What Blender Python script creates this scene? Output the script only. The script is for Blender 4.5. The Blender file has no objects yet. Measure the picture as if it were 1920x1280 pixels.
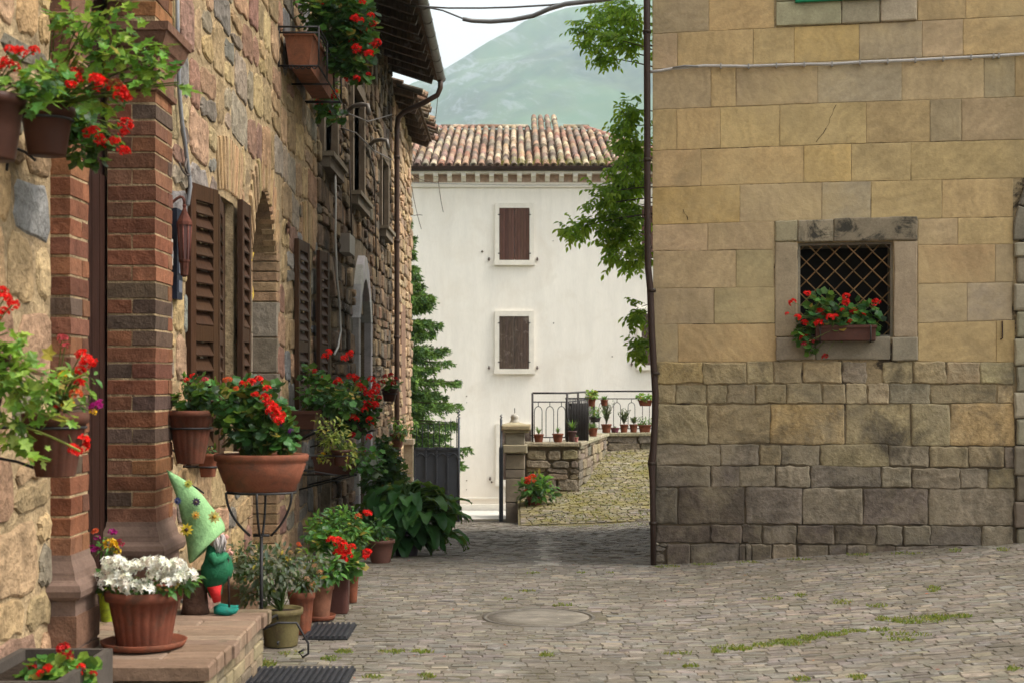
import bpy, math, random
from mathutils import Vector, Matrix, noise
random.seed(7)
R = math.radians
scn = bpy.context.scene
COL = scn.collection
# ---------------------------------------------------------------- camera
F, CX, HY, CZ = 2667.0, 960.0, 714.0, 1.5
cam_data = bpy.data.cameras.new('camera')
cam = bpy.data.objects.new('camera', cam_data)
COL.objects.link(cam)
cam.location = (0, 0, CZ)
cam.rotation_euler = (R(90), 0, 0)
cam_data.lens = 50.0
cam_data.sensor_width = 36.0
cam_data.shift_y = 74.0 / 1920.0
cam_data.clip_start = 0.1
cam_data.clip_end = 12000
cam_data.dof.use_dof = True
cam_data.dof.focus_distance = 12.5
cam_data.dof.aperture_fstop = 5.0
scn.camera = cam
# ---------------------------------------------------------------- world, sun, exposure
SUN_EL, SUN_AZ = 52.0, 101.0          # azimuth clockwise from +Y
world = bpy.data.worlds.new('World')
scn.world = world
world.use_nodes = True
wn, wl = world.node_tree.nodes, world.node_tree.links
wn.clear()
sky = wn.new('ShaderNodeTexSky')
sky.sky_type = 'NISHITA'
sky.sun_disc = False
sky.sun_elevation = R(SUN_EL)
sky.sun_rotation = R(SUN_AZ)
sky.dust_density = 4.0
hs = wn.new('ShaderNodeHueSaturation')
hs.inputs['Saturation'].default_value = 0.0
hs.inputs['Value'].default_value = 1.85
bg = wn.new('ShaderNodeBackground')
bg.inputs['Strength'].default_value = 0.085
wo = wn.new('ShaderNodeOutputWorld')
wl.new(sky.outputs['Color'], hs.inputs['Color'])
wl.new(hs.outputs['Color'], bg.inputs['Color'])
wl.new(bg.outputs['Background'], wo.inputs['Surface'])
sun_data = bpy.data.lights.new('sun', 'SUN')
sun_data.energy = 1.5
sun_data.angle = R(12)
sun_data.color = (1.0, 0.90, 0.76)
sun = bpy.data.objects.new('sun', sun_data)
COL.objects.link(sun)
sd = Vector((math.sin(R(SUN_AZ)) * math.cos(R(SUN_EL)), math.cos(R(SUN_AZ)) * math.cos(R(SUN_EL)), math.sin(R(SUN_EL))))
sun.rotation_euler = sd.to_track_quat('Z', 'Y').to_euler()
scn.view_settings.view_transform = 'Standard'
scn.view_settings.look = 'None'
scn.view_settings.exposure = 1.25
scn.view_settings.gamma = 1.0

# ---------------------------------------------------------------- helpers
def P(px, py, y):
    """world point at depth y that projects at photo pixel px, py"""
    return Vector(((px - CX) * y / F, y, CZ - (py - HY) * y / F))

def rnd(a, b): return random.uniform(a, b)

def jit(c, a=0.12, h=0.04):
    k = 1 + rnd(-a, a)
    return tuple(max(0.0, min(1.0, x * k * (1 + rnd(-h, h)))) for x in c[:3])

class MB:
    def __init__(self):
        self.v, self.f, self.c, self.s = [], [], [], []
    def add(self, verts, faces, col=(0.5, 0.5, 0.5), r=None, smooth=False):
        b = len(self.v)
        self.v.extend([tuple(p) for p in verts])
        if r is None: r = random.random()
        cc = (col[0], col[1], col[2], r)
        for f in faces:
            self.f.append([b + i for i in f]); self.c.append(cc); self.s.append(smooth)
    def build(self, name, mat, parent=None, kind=None):
        off = Vector((0, 0, 0))
        if parent is not None: off = WL(parent)
        me = bpy.data.meshes.new(name)
        me.from_pydata([(x - off.x, y - off.y, z - off.z) for x, y, z in self.v], [], self.f)
        ca = me.color_attributes.new('col', 'FLOAT_COLOR', 'CORNER')
        buf = []
        for f, c in zip(self.f, self.c):
            buf.extend(c * len(f))
        ca.data.foreach_set('color', buf)
        me.polygons.foreach_set('use_smooth', self.s)
        me.materials.append(mat)
        me.update()
        o = bpy.data.objects.new(name, me)
        COL.objects.link(o)
        if parent is not None: o.parent = parent
        if kind: o['kind'] = kind
        return o

def WL(o):
    v = Vector(o.location)
    while o.parent is not None:
        o = o.parent; v = v + Vector(o.location)
    return v

def tag(o, label=None, cat=None, group=None, kind=None):
    if label: o['label'] = label
    if cat: o['category'] = cat
    if group: o['group'] = group
    if kind: o['kind'] = kind
    return o

def thing(name, loc, label, cat, group=None):
    o = bpy.data.objects.new(name, None)
    COL.objects.link(o)
    o.location = loc
    o.empty_display_size = 0.1
    return tag(o, label, cat, group)

def box(mb, x0, x1, y0, y1, z0, z1, col=(0.5, 0.5, 0.5), r=None):
    v = [(x0, y0, z0), (x1, y0, z0), (x1, y1, z0), (x0, y1, z0), (x0, y0, z1), (x1, y0, z1), (x1, y1, z1), (x0, y1, z1)]
    mb.add(v, [(0, 3, 2, 1), (4, 5, 6, 7), (0, 1, 5, 4), (1, 2, 6, 5), (2, 3, 7, 6), (3, 0, 4, 7)], col, r)

def obox(mb, O, U, V, N, u0, u1, v0, v1, n0, n1, col=(0.5, 0.5, 0.5), bev=0.0, jt=0.0, r=None):
    """box in the frame O,U,V,N; bev chamfers the front (n1) edge"""
    def W(u, v, n): return O + U * u + V * v + N * n
    def j(): return rnd(-jt, jt) if jt else 0
    a = [(u0 + j(), v0 + j()), (u1 + j(), v0 + j()), (u1 + j(), v1 + j()), (u0 + j(), v1 + j())]
    if bev > 0:
        ins = [(1, 1), (-1, 1), (-1, -1), (1, -1)]
        vs = [W(p[0], p[1], n0) for p in a] + [W(p[0], p[1], n1 - bev) for p in a] + \
             [W(p[0] + i[0] * bev, p[1] + i[1] * bev, n1) for p, i in zip(a, ins)]
        fs = [(3, 2, 1, 0), (8, 9, 10, 11)]
        for k in range(4):
            l = (k + 1) % 4
            fs += [(k, l, 4 + l, 4 + k), (4 + k, 4 + l, 8 + l, 8 + k)]
    else:
        vs = [W(p[0], p[1], n0) for p in a] + [W(p[0], p[1], n1) for p in a]
        fs = [(3, 2, 1, 0), (4, 5, 6, 7)] + [(k, (k + 1) % 4, 4 + (k + 1) % 4, 4 + k) for k in range(4)]
    mb.add(vs, fs, col, r)

def tube(mb, pts, rad, seg=6, col=(0.5, 0.5, 0.5), cap=True, flat=1.0):
    pts = [Vector(p) for p in pts]
    n = len(pts)
    if not hasattr(rad, '__len__'): rad = [rad] * n
    vs, fs = [], []
    up = None
    for i, p in enumerate(pts):
        t = (pts[min(i + 1, n - 1)] - pts[max(i - 1, 0)])
        if t.length < 1e-9: t = Vector((0, 0, 1))
        t.normalize()
        if up is None:
            up = Vector((0, 0, 1)) if abs(t.z) < 0.9 else Vector((1, 0, 0))
        a = t.cross(up)
        if a.length < 1e-6: a = t.orthogonal()
        a.normalize(); b = a.cross(t).normalized(); up = b
        for k in range(seg):
            an = 2 * math.pi * k / seg
            vs.append(p + (a * math.cos(an) + b * math.sin(an) * flat) * rad[i])
    for i in range(n - 1):
        for k in range(seg):
            l = (k + 1) % seg
            fs.append((i * seg + k, i * seg + l, (i + 1) * seg + l, (i + 1) * seg + k))
    if cap:
        fs.append(tuple(range(seg - 1, -1, -1)))
        fs.append(tuple((n - 1) * seg + k for k in range(seg)))
    mb.add(vs, fs, col, None, True)

def lathe(mb, c, prof, seg=24, col=(0.5, 0.5, 0.5), ribs=0, rib=0.0, ribr=None, sx=1.0, sy=1.0, smooth=True, sq=0.0):
    """prof: list of (r, z) from c; ribs modulates the radius for rows in ribr=(z0,z1)"""
    vs, fs = [], []
    for r, z in prof:
        for k in range(seg):
            a = 2 * math.pi * k / seg
            rr = r
            if ribs and ribr and ribr[0] <= z <= ribr[1]:
                rr = r * (1 - rib * (0.5 + 0.5 * math.cos(a * ribs)) ** 3)
            ca, sa = math.cos(a), math.sin(a)
            if sq:
                m = max(abs(ca), abs(sa)); q = 1 / m
                rr = rr * (1 + (q - 1) * sq)
            vs.append((c[0] + rr * ca * sx, c[1] + rr * sa * sy, c[2] + z))
    n = len(prof)
    for i in range(n - 1):
        for k in range(seg):
            l = (k + 1) % seg
            fs.append((i * seg + k, i * seg + l, (i + 1) * seg + l, (i + 1) * seg + k))
    fs.append(tuple(range(seg - 1, -1, -1)))
    fs.append(tuple((n - 1) * seg + k for k in range(seg)))
    mb.add(vs, fs, col, None, smooth)

def bez(p0, p1, p2, n=6):
    p0, p1, p2 = Vector(p0), Vector(p1), Vector(p2)
    return [p0 * (1 - t) ** 2 + p1 * 2 * t * (1 - t) + p2 * t * t for t in [i / n for i in range(n + 1)]]

# ---------------------------------------------------------------- materials
def new_mat(name):
    m = bpy.data.materials.new(name)
    m.use_nodes = True
    nt = m.node_tree
    nt.nodes.clear()
    return m, nt.nodes, nt.links

def math_node(n, op, a, b=None):
    x = n.new('ShaderNodeMath'); x.operation = op
    for i, v in enumerate((a, b)):
        if v is None: continue
        if isinstance(v, (int, float)): x.inputs[i].default_value = v
        else: x.id_data.links.new(v, x.inputs[i])
    return x.outputs[0]

def mixc(n, l, fac, a, b, mode='MIX'):
    x = n.new('ShaderNodeMix'); x.data_type = 'RGBA'; x.blend_type = mode
    def s(sock, v):
        if isinstance(v, (int, float)): sock.default_value = v
        elif isinstance(v, (tuple, list)): sock.default_value = (v[0], v[1], v[2], 1)
        else: l.new(v, sock)
    s(x.inputs[0], fac); s(x.inputs[6], a); s(x.inputs[7], b)
    return x.outputs[2]

def ramp(n, l, fac, stops):
    x = n.new('ShaderNodeValToRGB')
    e = x.color_ramp.elements
    while len(e) < len(stops): e.new(0.5)
    for q, (p, c) in zip(e, stops):
        q.position = p; q.color = (c, c, c, 1) if isinstance(c, (int, float)) else (c[0], c[1], c[2], 1)
    l.new(fac, x.inputs[0])
    return x.outputs[0]

def kmap(n, l, fac, lo, hi, a, b):
    x = n.new('ShaderNodeMapRange')
    for k, v in (('From Min', lo), ('From Max', hi), ('To Min', a), ('To Max', b)): x.inputs[k].default_value = v
    l.new(fac, x.inputs['Value'])
    return x.outputs[0]

def noise_tex(n, l, vec, scale, detail=5, rough=0.55, dist=0.0):
    x = n.new('ShaderNodeTexNoise')
    x.inputs['Scale'].default_value = scale
    x.inputs['Detail'].default_value = detail
    x.inputs['Roughness'].default_value = rough
    x.inputs['Distortion'].default_value = dist
    l.new(vec, x.inputs['Vector'])
    return x.outputs['Fac']

def surf_mat(name, base=None, vary=0.25, scale=6.0, fine=60.0, bump=0.3, bdist=0.004, rough=0.85, metal=0.0,
             stain=None, stain_scale=2.0, stain_lo=0.5, stain_hi=0.7, stretch=None, veins=0.0, moss=None, spec=0.15,
             zstain=None):
    """painted / stone / clay surface; colour from the mesh attribute col unless base is given"""
    m, n, l = new_mat(name)
    out = n.new('ShaderNodeOutputMaterial')
    b = n.new('ShaderNodeBsdfPrincipled')
    l.new(b.outputs[0], out.inputs[0])
    geo = n.new('ShaderNodeNewGeometry')
    att = n.new('ShaderNodeAttribute'); att.attribute_name = 'col'
    off = math_node(n, 'MULTIPLY', att.outputs['Alpha'], 37.0)
    va = n.new('ShaderNodeVectorMath'); va.operation = 'ADD'
    l.new(geo.outputs['Position'], va.inputs[0]); l.new(off, va.inputs[1])
    vec = va.outputs[0]
    if stretch:
        vm = n.new('ShaderNodeVectorMath'); vm.operation = 'MULTIPLY'
        l.new(vec, vm.inputs[0]); vm.inputs[1].default_value = stretch
        vec2 = vm.outputs[0]
    else: vec2 = vec
    n1 = noise_tex(n, l, vec2, scale, 6, 0.6)
    n2 = noise_tex(n, l, vec2, fine, 6, 0.65)
    k1 = kmap(n, l, n1, 0.25, 0.75, 1 - vary, 1 + vary)
    k2 = kmap(n, l, n2, 0.3, 0.7, 1 - vary * 0.6, 1 + vary * 0.6)
    base_c = base if base is not None else att.outputs['Color']
    c = mixc(n, l, 1.0, base_c, k1, 'MULTIPLY')
    c = mixc(n, l, 1.0, c, k2, 'MULTIPLY')
    h = n2
    if veins:
        rot = n.new('ShaderNodeVectorRotate'); rot.rotation_type = 'Y_AXIS'
        l.new(vec, rot.inputs['Vector'])
        l.new(math_node(n, 'MULTIPLY', att.outputs['Alpha'], 2.2), rot.inputs['Angle'])
        w = n.new('ShaderNodeTexWave'); w.wave_type = 'BANDS'; w.bands_direction = 'Z'
        w.inputs['Scale'].default_value = 3.2
        w.inputs['Distortion'].default_value = 9.0
        w.inputs['Detail'].default_value = 4.0
        w.inputs['Detail Scale'].default_value = 1.4
        l.new(rot.outputs[0], w.inputs['Vector'])
        kv = kmap(n, l, w.outputs['Fac'], 0.1, 0.9, 1 - veins, 1 + veins * 0.6)
        c = mixc(n, l, 1.0, c, kv, 'MULTIPLY')
        h = math_node(n, 'ADD', math_node(n, 'MULTIPLY', w.outputs['Fac'], 0.35), n2)
    if stain:
        n3 = noise_tex(n, l, geo.outputs['Position'], stain_scale, 8, 0.7, 0.6)
        f3 = ramp(n, l, n3, [(stain_lo, 0.0), (stain_hi, 1.0)])
        c = mixc(n, l, f3, c, stain)
    if zstain:
        # weathering that follows the height of the wall: (z_full, z_none, colour, amount)
        sp = n.new('ShaderNodeSeparateXYZ'); l.new(geo.outputs['Position'], sp.inputs[0])
        mr = n.new('ShaderNodeMapRange')
        mr.inputs['From Min'].default_value = zstain[0]; mr.inputs['From Max'].default_value = zstain[1]
        mr.inputs['To Min'].default_value = 1.0; mr.inputs['To Max'].default_value = 0.0
        n4 = noise_tex(n, l, geo.outputs['Position'], 1.6, 7, 0.65)
        zz = math_node(n, 'ADD', sp.outputs['Z'], math_node(n, 'MULTIPLY', math_node(n, 'SUBTRACT', n4, 0.5), 0.9))
        l.new(zz, mr.inputs['Value'])
        c = mixc(n, l, math_node(n, 'MULTIPLY', mr.outputs[0], zstain[3]), c, zstain[2])
    if moss:
        n5 = noise_tex(n, l, geo.outputs['Position'], moss[1], 8, 0.7)
        f5 = ramp(n, l, n5, [(moss[2], 0.0), (moss[3], 1.0)])
        c = mixc(n, l, f5, c, moss[0])
    l.new(c, b.inputs['Base Color'])
    b.inputs['Roughness'].default_value = rough
    b.inputs['Metallic'].default_value = metal
    b.inputs['Specular IOR Level'].default_value = spec
    if bump:
        bp = n.new('ShaderNodeBump')
        bp.inputs['Strength'].default_value = bump
        bp.inputs['Distance'].default_value = bdist
        l.new(h, bp.inputs['Height'])
        if True:
            bp2 = n.new('ShaderNodeBump')
            bp2.inputs['Strength'].default_value = bump
            bp2.inputs['Distance'].default_value = bdist * 4
            l.new(n1, bp2.inputs['Height'])
            l.new(bp.outputs[0], bp2.inputs['Normal'])
            l.new(bp2.outputs[0], b.inputs['Normal'])
    return m

def leaf_mat(name, rough=0.5, trans=0.35, spec=0.3):
    m, n, l = new_mat(name)
    out = n.new('ShaderNodeOutputMaterial')
    b = n.new('ShaderNodeBsdfPrincipled')
    att = n.new('ShaderNodeAttribute'); att.attribute_name = 'col'
    geo = n.new('ShaderNodeNewGeometry')
    n1 = noise_tex(n, l, geo.outputs['Position'], 30.0, 3, 0.6)
    c = mixc(n, l, 1.0, att.outputs['Color'], kmap(n, l, n1, 0.25, 0.75, 0.7, 1.1), 'MULTIPLY')
    l.new(c, b.inputs['Base Color'])
    b.inputs['Roughness'].default_value = rough
    b.inputs['Specular IOR Level'].default_value = spec
    t = n.new('ShaderNodeBsdfTranslucent')
    l.new(mixc(n, l, 0.35, c, (0.45, 0.6, 0.06)) if 'leaf' in name else c, t.inputs['Color'])
    mx = n.new('ShaderNodeMixShader'); mx.inputs[0].default_value = trans
    l.new(b.outputs[0], mx.inputs[1]); l.new(t.outputs[0], mx.inputs[2])
    l.new(mx.outputs[0], out.inputs[0])
    return m

M = {}
M['ashlar'] = surf_mat('sandstone', vary=0.20, scale=4.5, fine=38, bump=0.6, bdist=0.005, rough=0.9, veins=0.05,
                       stain=(0.26, 0.20, 0.115), stain_scale=1.3, stain_lo=0.52, stain_hi=0.85, moss=((0.54, 0.405, 0.215), 0.9, 0.47, 0.80))
M['ashlar_low'] = surf_mat('sandstone_weathered', vary=0.36, scale=6, fine=42, bump=0.9, bdist=0.009, rough=0.92, veins=0.10,
                       stain=(0.09, 0.075, 0.055), stain_scale=2.2, stain_lo=0.53, stain_hi=0.72, moss=((0.31, 0.255, 0.165), 1.5, 0.48, 0.78))
M['frame_stone'] = surf_mat('window_surround_stone', vary=0.25, scale=7, fine=60, bump=0.5, bdist=0.004, rough=0.9,
                       stain=(0.05, 0.045, 0.035), stain_scale=5.0, stain_lo=0.53, stain_hi=0.62)
M['sill_stone'] = surf_mat('sill_stone', vary=0.22, scale=7, fine=60, bump=0.5, bdist=0.004, rough=0.9)
M['rubble'] = surf_mat('rubble_stone', vary=0.42, scale=9, fine=45, bump=1.0, bdist=0.011, rough=0.92, veins=0.06)
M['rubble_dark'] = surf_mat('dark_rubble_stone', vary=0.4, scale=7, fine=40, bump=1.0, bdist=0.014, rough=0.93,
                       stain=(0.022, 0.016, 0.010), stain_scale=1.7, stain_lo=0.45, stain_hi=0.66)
M['mortar'] = surf_mat('lime_mortar', base=(0.37, 0.27, 0.155), vary=0.45, scale=7, fine=45, bump=1.0, bdist=0.014, rough=0.95,
                      stain=(0.17, 0.125, 0.08), stain_scale=3.0, stain_lo=0.52, stain_hi=0.72)
M['mortar_ash'] = surf_mat('pale_mortar', base=(0.37, 0.28, 0.16), vary=0.35, scale=5, fine=60, bump=0.7, bdist=0.006, rough=0.95,
                       stain=(0.06, 0.045, 0.03), stain_scale=2.5, stain_lo=0.52, stain_hi=0.6, zstain=(0.9, 1.7, (0.07, 0.055, 0.04), 0.85))
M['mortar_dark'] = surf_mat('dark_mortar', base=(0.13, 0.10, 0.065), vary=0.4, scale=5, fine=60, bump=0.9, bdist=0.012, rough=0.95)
M['brick'] = surf_mat('old_brick', vary=0.33, scale=12, fine=80, bump=0.8, bdist=0.005, rough=0.9)
M['cobble'] = surf_mat('cobble_stone', vary=0.42, scale=9, fine=40, bump=0.9, bdist=0.006, rough=0.62, spec=0.45, stretch=(0.7, 1.6, 1),
                       stain=(0.105, 0.088, 0.062), stain_scale=1.1, stain_lo=0.46, stain_hi=0.66, moss=((0.30, 0.275, 0.24), 14.0, 0.60, 0.68))
M['cobble_moss'] = surf_mat('mossy_cobble_stone', vary=0.35, scale=6, fine=50, bump=0.8, bdist=0.008, rough=0.9,
                       moss=((0.19, 0.16, 0.05), 2.6, 0.42, 0.62))
M['street'] = surf_mat('street_joint_sand', base=(0.125, 0.107, 0.083), vary=0.5, scale=4, fine=60, bump=0.7, bdist=0.01, rough=0.95,
                       moss=((0.10, 0.095, 0.035), 1.3, 0.52, 0.7))
M['moss_soil'] = surf_mat('mossy_soil', base=(0.13, 0.11, 0.055), vary=0.4, scale=4, fine=60, bump=0.7, bdist=0.01, rough=0.95)
M['terracotta'] = surf_mat('terracotta', vary=0.22, scale=10, fine=90, bump=0.35, bdist=0.003, rough=0.75,
                       stain=(0.075, 0.045, 0.03), stain_scale=11, stain_lo=0.48, stain_hi=0.75)
M['plaster'] = surf_mat('cream_render', base=(0.84, 0.79, 0.705), vary=0.07, scale=1.6, fine=25, bump=0.2, bdist=0.004, rough=0.9, stretch=(2.2, 2.2, 0.3),
                       stain=(0.74, 0.67, 0.57), stain_scale=0.8, stain_lo=0.48, stain_hi=0.8, zstain=(-1.9, 0.2, (0.60, 0.52, 0.42), 0.6))
M['trim'] = surf_mat('pale_trim', base=(0.74, 0.69, 0.60), vary=0.08, scale=5, fine=40, bump=0.2, bdist=0.003, rough=0.85)
M['wood'] = surf_mat('brown_wood', vary=0.28, scale=10, fine=60, bump=0.4, bdist=0.002, rough=0.6, stretch=(3, 3, 0.4))
M['wood_old'] = surf_mat('weathered_wood', vary=0.5, scale=8, fine=50, bump=0.5, bdist=0.003, rough=0.8, stretch=(6, 6, 0.5),
                       stain=(0.30, 0.25, 0.20), stain_scale=6, stain_lo=0.55, stain_hi=0.75)
M['iron'] = surf_mat('dark_iron', vary=0.3, scale=20, fine=120, bump=0.2, bdist=0.001, rough=0.55, metal=0.3, spec=0.4)
M['rust'] = surf_mat('rusty_iron', vary=0.5, scale=18, fine=100, bump=0.4, bdist=0.001, rough=0.8)
M['paint'] = surf_mat('satin_paint', vary=0.1, scale=8, fine=60, bump=0.1, bdist=0.001, rough=0.45)
M['dark'] = surf_mat('painted_room_dark', base=(0.012, 0.010, 0.009), vary=0.1, scale=3, fine=10, bump=0, rough=0.9)  # near-black colour painted in place of unlit room depth
M['plastic'] = surf_mat('cable_plastic', vary=0.12, scale=10, fine=80, bump=0.1, bdist=0.001, rough=0.5)
M['tile'] = surf_mat('roof_clay', vary=0.35, scale=7, fine=40, bump=0.5, bdist=0.006, rough=0.9,
                       stain=(0.09, 0.075, 0.055), stain_scale=3.5, stain_lo=0.52, stain_hi=0.7)
M['slab'] = surf_mat('step_slab', vary=0.28, scale=6, fine=55, bump=0.7, bdist=0.006, rough=0.8, stretch=(1, 3, 1))
M['bark'] = surf_mat('bark', vary=0.4, scale=8, fine=40, bump=0.8, bdist=0.01, rough=0.95)
M['soil'] = surf_mat('potting_soil', base=(0.03, 0.02, 0.013), vary=0.4, scale=30, fine=90, bump=0.8, bdist=0.006, rough=0.95)
M['fabric'] = surf_mat('gnome_cloth', vary=0.28, scale=14, fine=70, bump=0.7, bdist=0.004, rough=0.7, stain=(0.10, 0.09, 0.05), stain_scale=9, stain_lo=0.58, stain_hi=0.85)
M['leaf'] = leaf_mat('leaf', 0.45, 0.38)
M['tree_leaf'] = leaf_mat('tree_leaf', 0.5, 0.6)
M['needle'] = leaf_mat('needle_leaf', 0.6, 0.15)
M['petal'] = leaf_mat('petal', 0.55, 0.3)
# ================================================================ STRUCTURE
Z3 = Vector((0, 0, 1))
def street_z(x, y):
    if y < 8.5: b = 0.0
    elif y < 12: b = -0.06 * ((y - 8.5) / 3.5) ** 2
    elif y < 27: b = -0.06 - 0.07 * (y - 12)
    else: b = max(-2.3, -1.11 - 0.11 * (y - 27))
    q = min(x, 9) - 1.2
    return b + 0.042 * (q + math.sqrt(q * q + 0.06))

def grid_sheet(mb, xs, ys, fz, col=(0.5, 0.5, 0.5)):
    vs = [(x, y, fz(x, y)) for y in ys for x in xs]
    w = len(xs)
    fs = [(j * w + i, j * w + i + 1, (j + 1) * w + i + 1, (j + 1) * w + i) for j in range(len(ys) - 1) for i in range(w - 1)]
    mb.add(vs, fs, col, 0.5, True)

def frange(a, b, s):
    n = max(1, int(round((b - a) / s)))
    return [a + (b - a) * i / n for i in range(n + 1)]

def poly_stone(mb, O, U, V, N, pts, n0, n1, col, bev=0.012, inner=0.72, bulge=0.006, sm=False):
    """stone with the outline pts (u,v), back at n0, face at n1 with worn edges"""
    k = len(pts)
    cu = sum(p[0] for p in pts) / k; cv = sum(p[1] for p in pts) / k
    vs = []
    for p in pts: vs.append(O + U * p[0] + V * p[1] + N * n0)
    for p in pts: vs.append(O + U * p[0] + V * p[1] + N * (n1 - bev))
    for p in pts:
        du, dv = cu - p[0], cv - p[1]
        d = math.hypot(du, dv) + 1e-6
        q = min(bev * 1.2 / d, 0.4)
        vs.append(O + U * (p[0] + du * q) + V * (p[1] + dv * q) + N * (n1 + rnd(-0.25, 0.25) * bev))
    for p in pts:
        vs.append(O + U * (cu + (p[0] - cu) * inner) + V * (cv + (p[1] - cv) * inner) + N * (n1 + bulge * rnd(0.3, 1)))
    fs = []
    for i in range(k):
        j = (i + 1) % k
        for r in range(3):
            fs.append((r * k + i, r * k + j, (r + 1) * k + j, (r + 1) * k + i))
    fs.append(tuple(3 * k + i for i in range(k)))
    mb.add(vs, fs, col, None, sm)

def edge_pts(a, b, n, j):
    """n points from a towards b (b excluded) jittered across the edge"""
    o = []
    du, dv = b[0] - a[0], b[1] - a[1]
    L = math.hypot(du, dv) + 1e-9
    for i in range(n):
        t = i / n
        w = rnd(-j, j) if i else rnd(-j, j) * 0.5
        o.append((a[0] + du * t - dv / L * w, a[1] + dv * t + du / L * w))
    return o

def quad_outline(c, n=(3, 2), j=0.002, rc=0.0):
    pts = []
    cs = list(c)
    if rc:
        m = []
        for i in range(4):
            p, q, r_ = cs[i - 1], cs[i], cs[(i + 1) % 4]
            def mv(a, b, d):
                L = math.hypot(b[0] - a[0], b[1] - a[1]) + 1e-9
                d = min(d, L * 0.4)
                return (a[0] + (b[0] - a[0]) * d / L, a[1] + (b[1] - a[1]) * d / L)
            m += [mv(q, p, rc * rnd(0.5, 1.4)), mv(q, r_, rc * rnd(0.5, 1.4))]
        cs = m
        for i in range(8):
            pts += edge_pts(cs[i], cs[(i + 1) % 8], (n[(i // 2) % 2] if i % 2 else 1), j)
        return pts
    for i in range(4):
        pts += edge_pts(cs[i], cs[(i + 1) % 4], n[i % 2], j)
    return pts

def slab_open(mb, O, U, V, N, u0, u1, z0, z1, n0, n1, ops, col=(0.5, 0.5, 0.5)):
    us = sorted({u0, u1} | {min(max(o[i], u0), u1) for o in ops for i in (0, 1)})
    for a, b in zip(us[:-1], us[1:]):
        if b - a < 1e-5: continue
        m = (a + b) / 2
        cuts = sorted([(max(o[2], z0), min(o[3], z1)) for o in ops if o[0] < m < o[1]])
        z = z0
        for c0, c1 in cuts:
            if c0 > z: obox(mb, O, U, V, N, a, b, z, c0, n0, n1, col)
            z = max(z, c1)
        if z < z1: obox(mb, O, U, V, N, a, b, z, z1, n0, n1, col)

# ---------------------------------------------------------------- ground, hills
mb = MB()
grid_sheet(mb, frange(-9, 14, 0.1), frange(-8, 46, 0.15), lambda x, y: street_z(x, y) - 0.0008)
street = tag(mb.build('street', M['street']), 'worn grey cobbled village street falling gently between the houses', kind='structure')

M['field'] = surf_mat('valley_ground', base=(0.10, 0.13, 0.05), vary=0.4, scale=0.02, fine=0.4, bump=0.0, rough=0.95)
mb = MB()
grid_sheet(mb, frange(-2250, 2350, 300), frange(-1000, 3650, 300), lambda x, y: -3.2)
mb.build('valley_ground', M['field'], kind='structure')

def fbm(x, y, s, o=5):
    v, a, f = 0, 1, s
    for _ in range(o):
        v += a * noise.noise(Vector((x * f, y * f, 3.3))); a *= 0.5; f *= 2.1
    return v
# ridge line of the mountain: photo heights turned into metres at 2.6 km
RD = 2600.0
ridge = [(-700, 420), (300, 330), (560, 250), (700, 185), (790, 148), (860, 105), (930, 62), (1000, 30), (1060, 15), (1120, 2), (1200, -14), (1350, -45),
         (1600, -20), (1900, 60), (2400, 230), (3200, 420)]
def ridge_h(x):
    px = CX + x * F / RD
    if px <= ridge[0][0]: py = ridge[0][1]
    elif px >= ridge[-1][0]: py = ridge[-1][1]
    else:
        for (a, b), (c, d) in zip(ridge[:-1], ridge[1:]):
            if a <= px <= c:
                t = (px - a) / (c - a); py = b + (d - b) * t; break
    return CZ + (HY - py) * RD / F
M['hill'] = None
m, n, l = new_mat('mountain_turf')
out = n.new('ShaderNodeOutputMaterial'); b = n.new('ShaderNodeBsdfPrincipled'); l.new(b.outputs[0], out.inputs[0])
geo = n.new('ShaderNodeNewGeometry')
vm = n.new('ShaderNodeVectorMath'); vm.operation = 'MULTIPLY'; vm.inputs[1].default_value = (1.0, 0.6, 0.8)
l.new(geo.outputs['Position'], vm.inputs[0])
rot = n.new('ShaderNodeVectorRotate'); rot.rotation_type = 'Y_AXIS'; rot.inputs['Angle'].default_value = R(-35)
l.new(vm.outputs[0], rot.inputs['Vector'])
st = n.new('ShaderNodeVectorMath'); st.operation = 'MULTIPLY'; st.inputs[1].default_value = (0.55, 1, 2.0)
l.new(rot.outputs[0], st.inputs[0])
na = noise_tex(n, l, st.outputs[0], 0.016, 12, 0.75, 0.4)
nb = noise_tex(n, l, geo.outputs['Position'], 0.004, 8, 0.6, 0.3)
c = mixc(n, l, ramp(n, l, nb, [(0.45, 0.0), (0.60, 1.0)]), (0.06, 0.13, 0.05), (0.015, 0.035, 0.022))
c = mixc(n, l, ramp(n, l, noise_tex(n, l, geo.outputs['Position'], 0.02, 8, 0.7), [(0.35, 0.0), (0.75, 0.6)]), c, (0.16, 0.19, 0.08))
sx = n.new('ShaderNodeSeparateXYZ'); l.new(geo.outputs['Position'], sx.inputs[0])
side = kmap(n, l, sx.outputs['X'], -100, 160, 1.0, 0.0)
rk = ramp(n, l, na, [(0.52, 0.0), (0.57, 0.7), (0.62, 1.0)])
c = mixc(n, l, math_node(n, 'MULTIPLY', rk, math_node(n, 'ADD', math_node(n, 'MULTIPLY', side, 0.75), 0.08)), c, (0.30, 0.32, 0.33))
l.new(c, b.inputs['Base Color']); b.inputs['Roughness'].default_value = 0.95; b.inputs['Specular IOR Level'].default_value = 0.1
M['hill'] = m
mb = MB()
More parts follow.
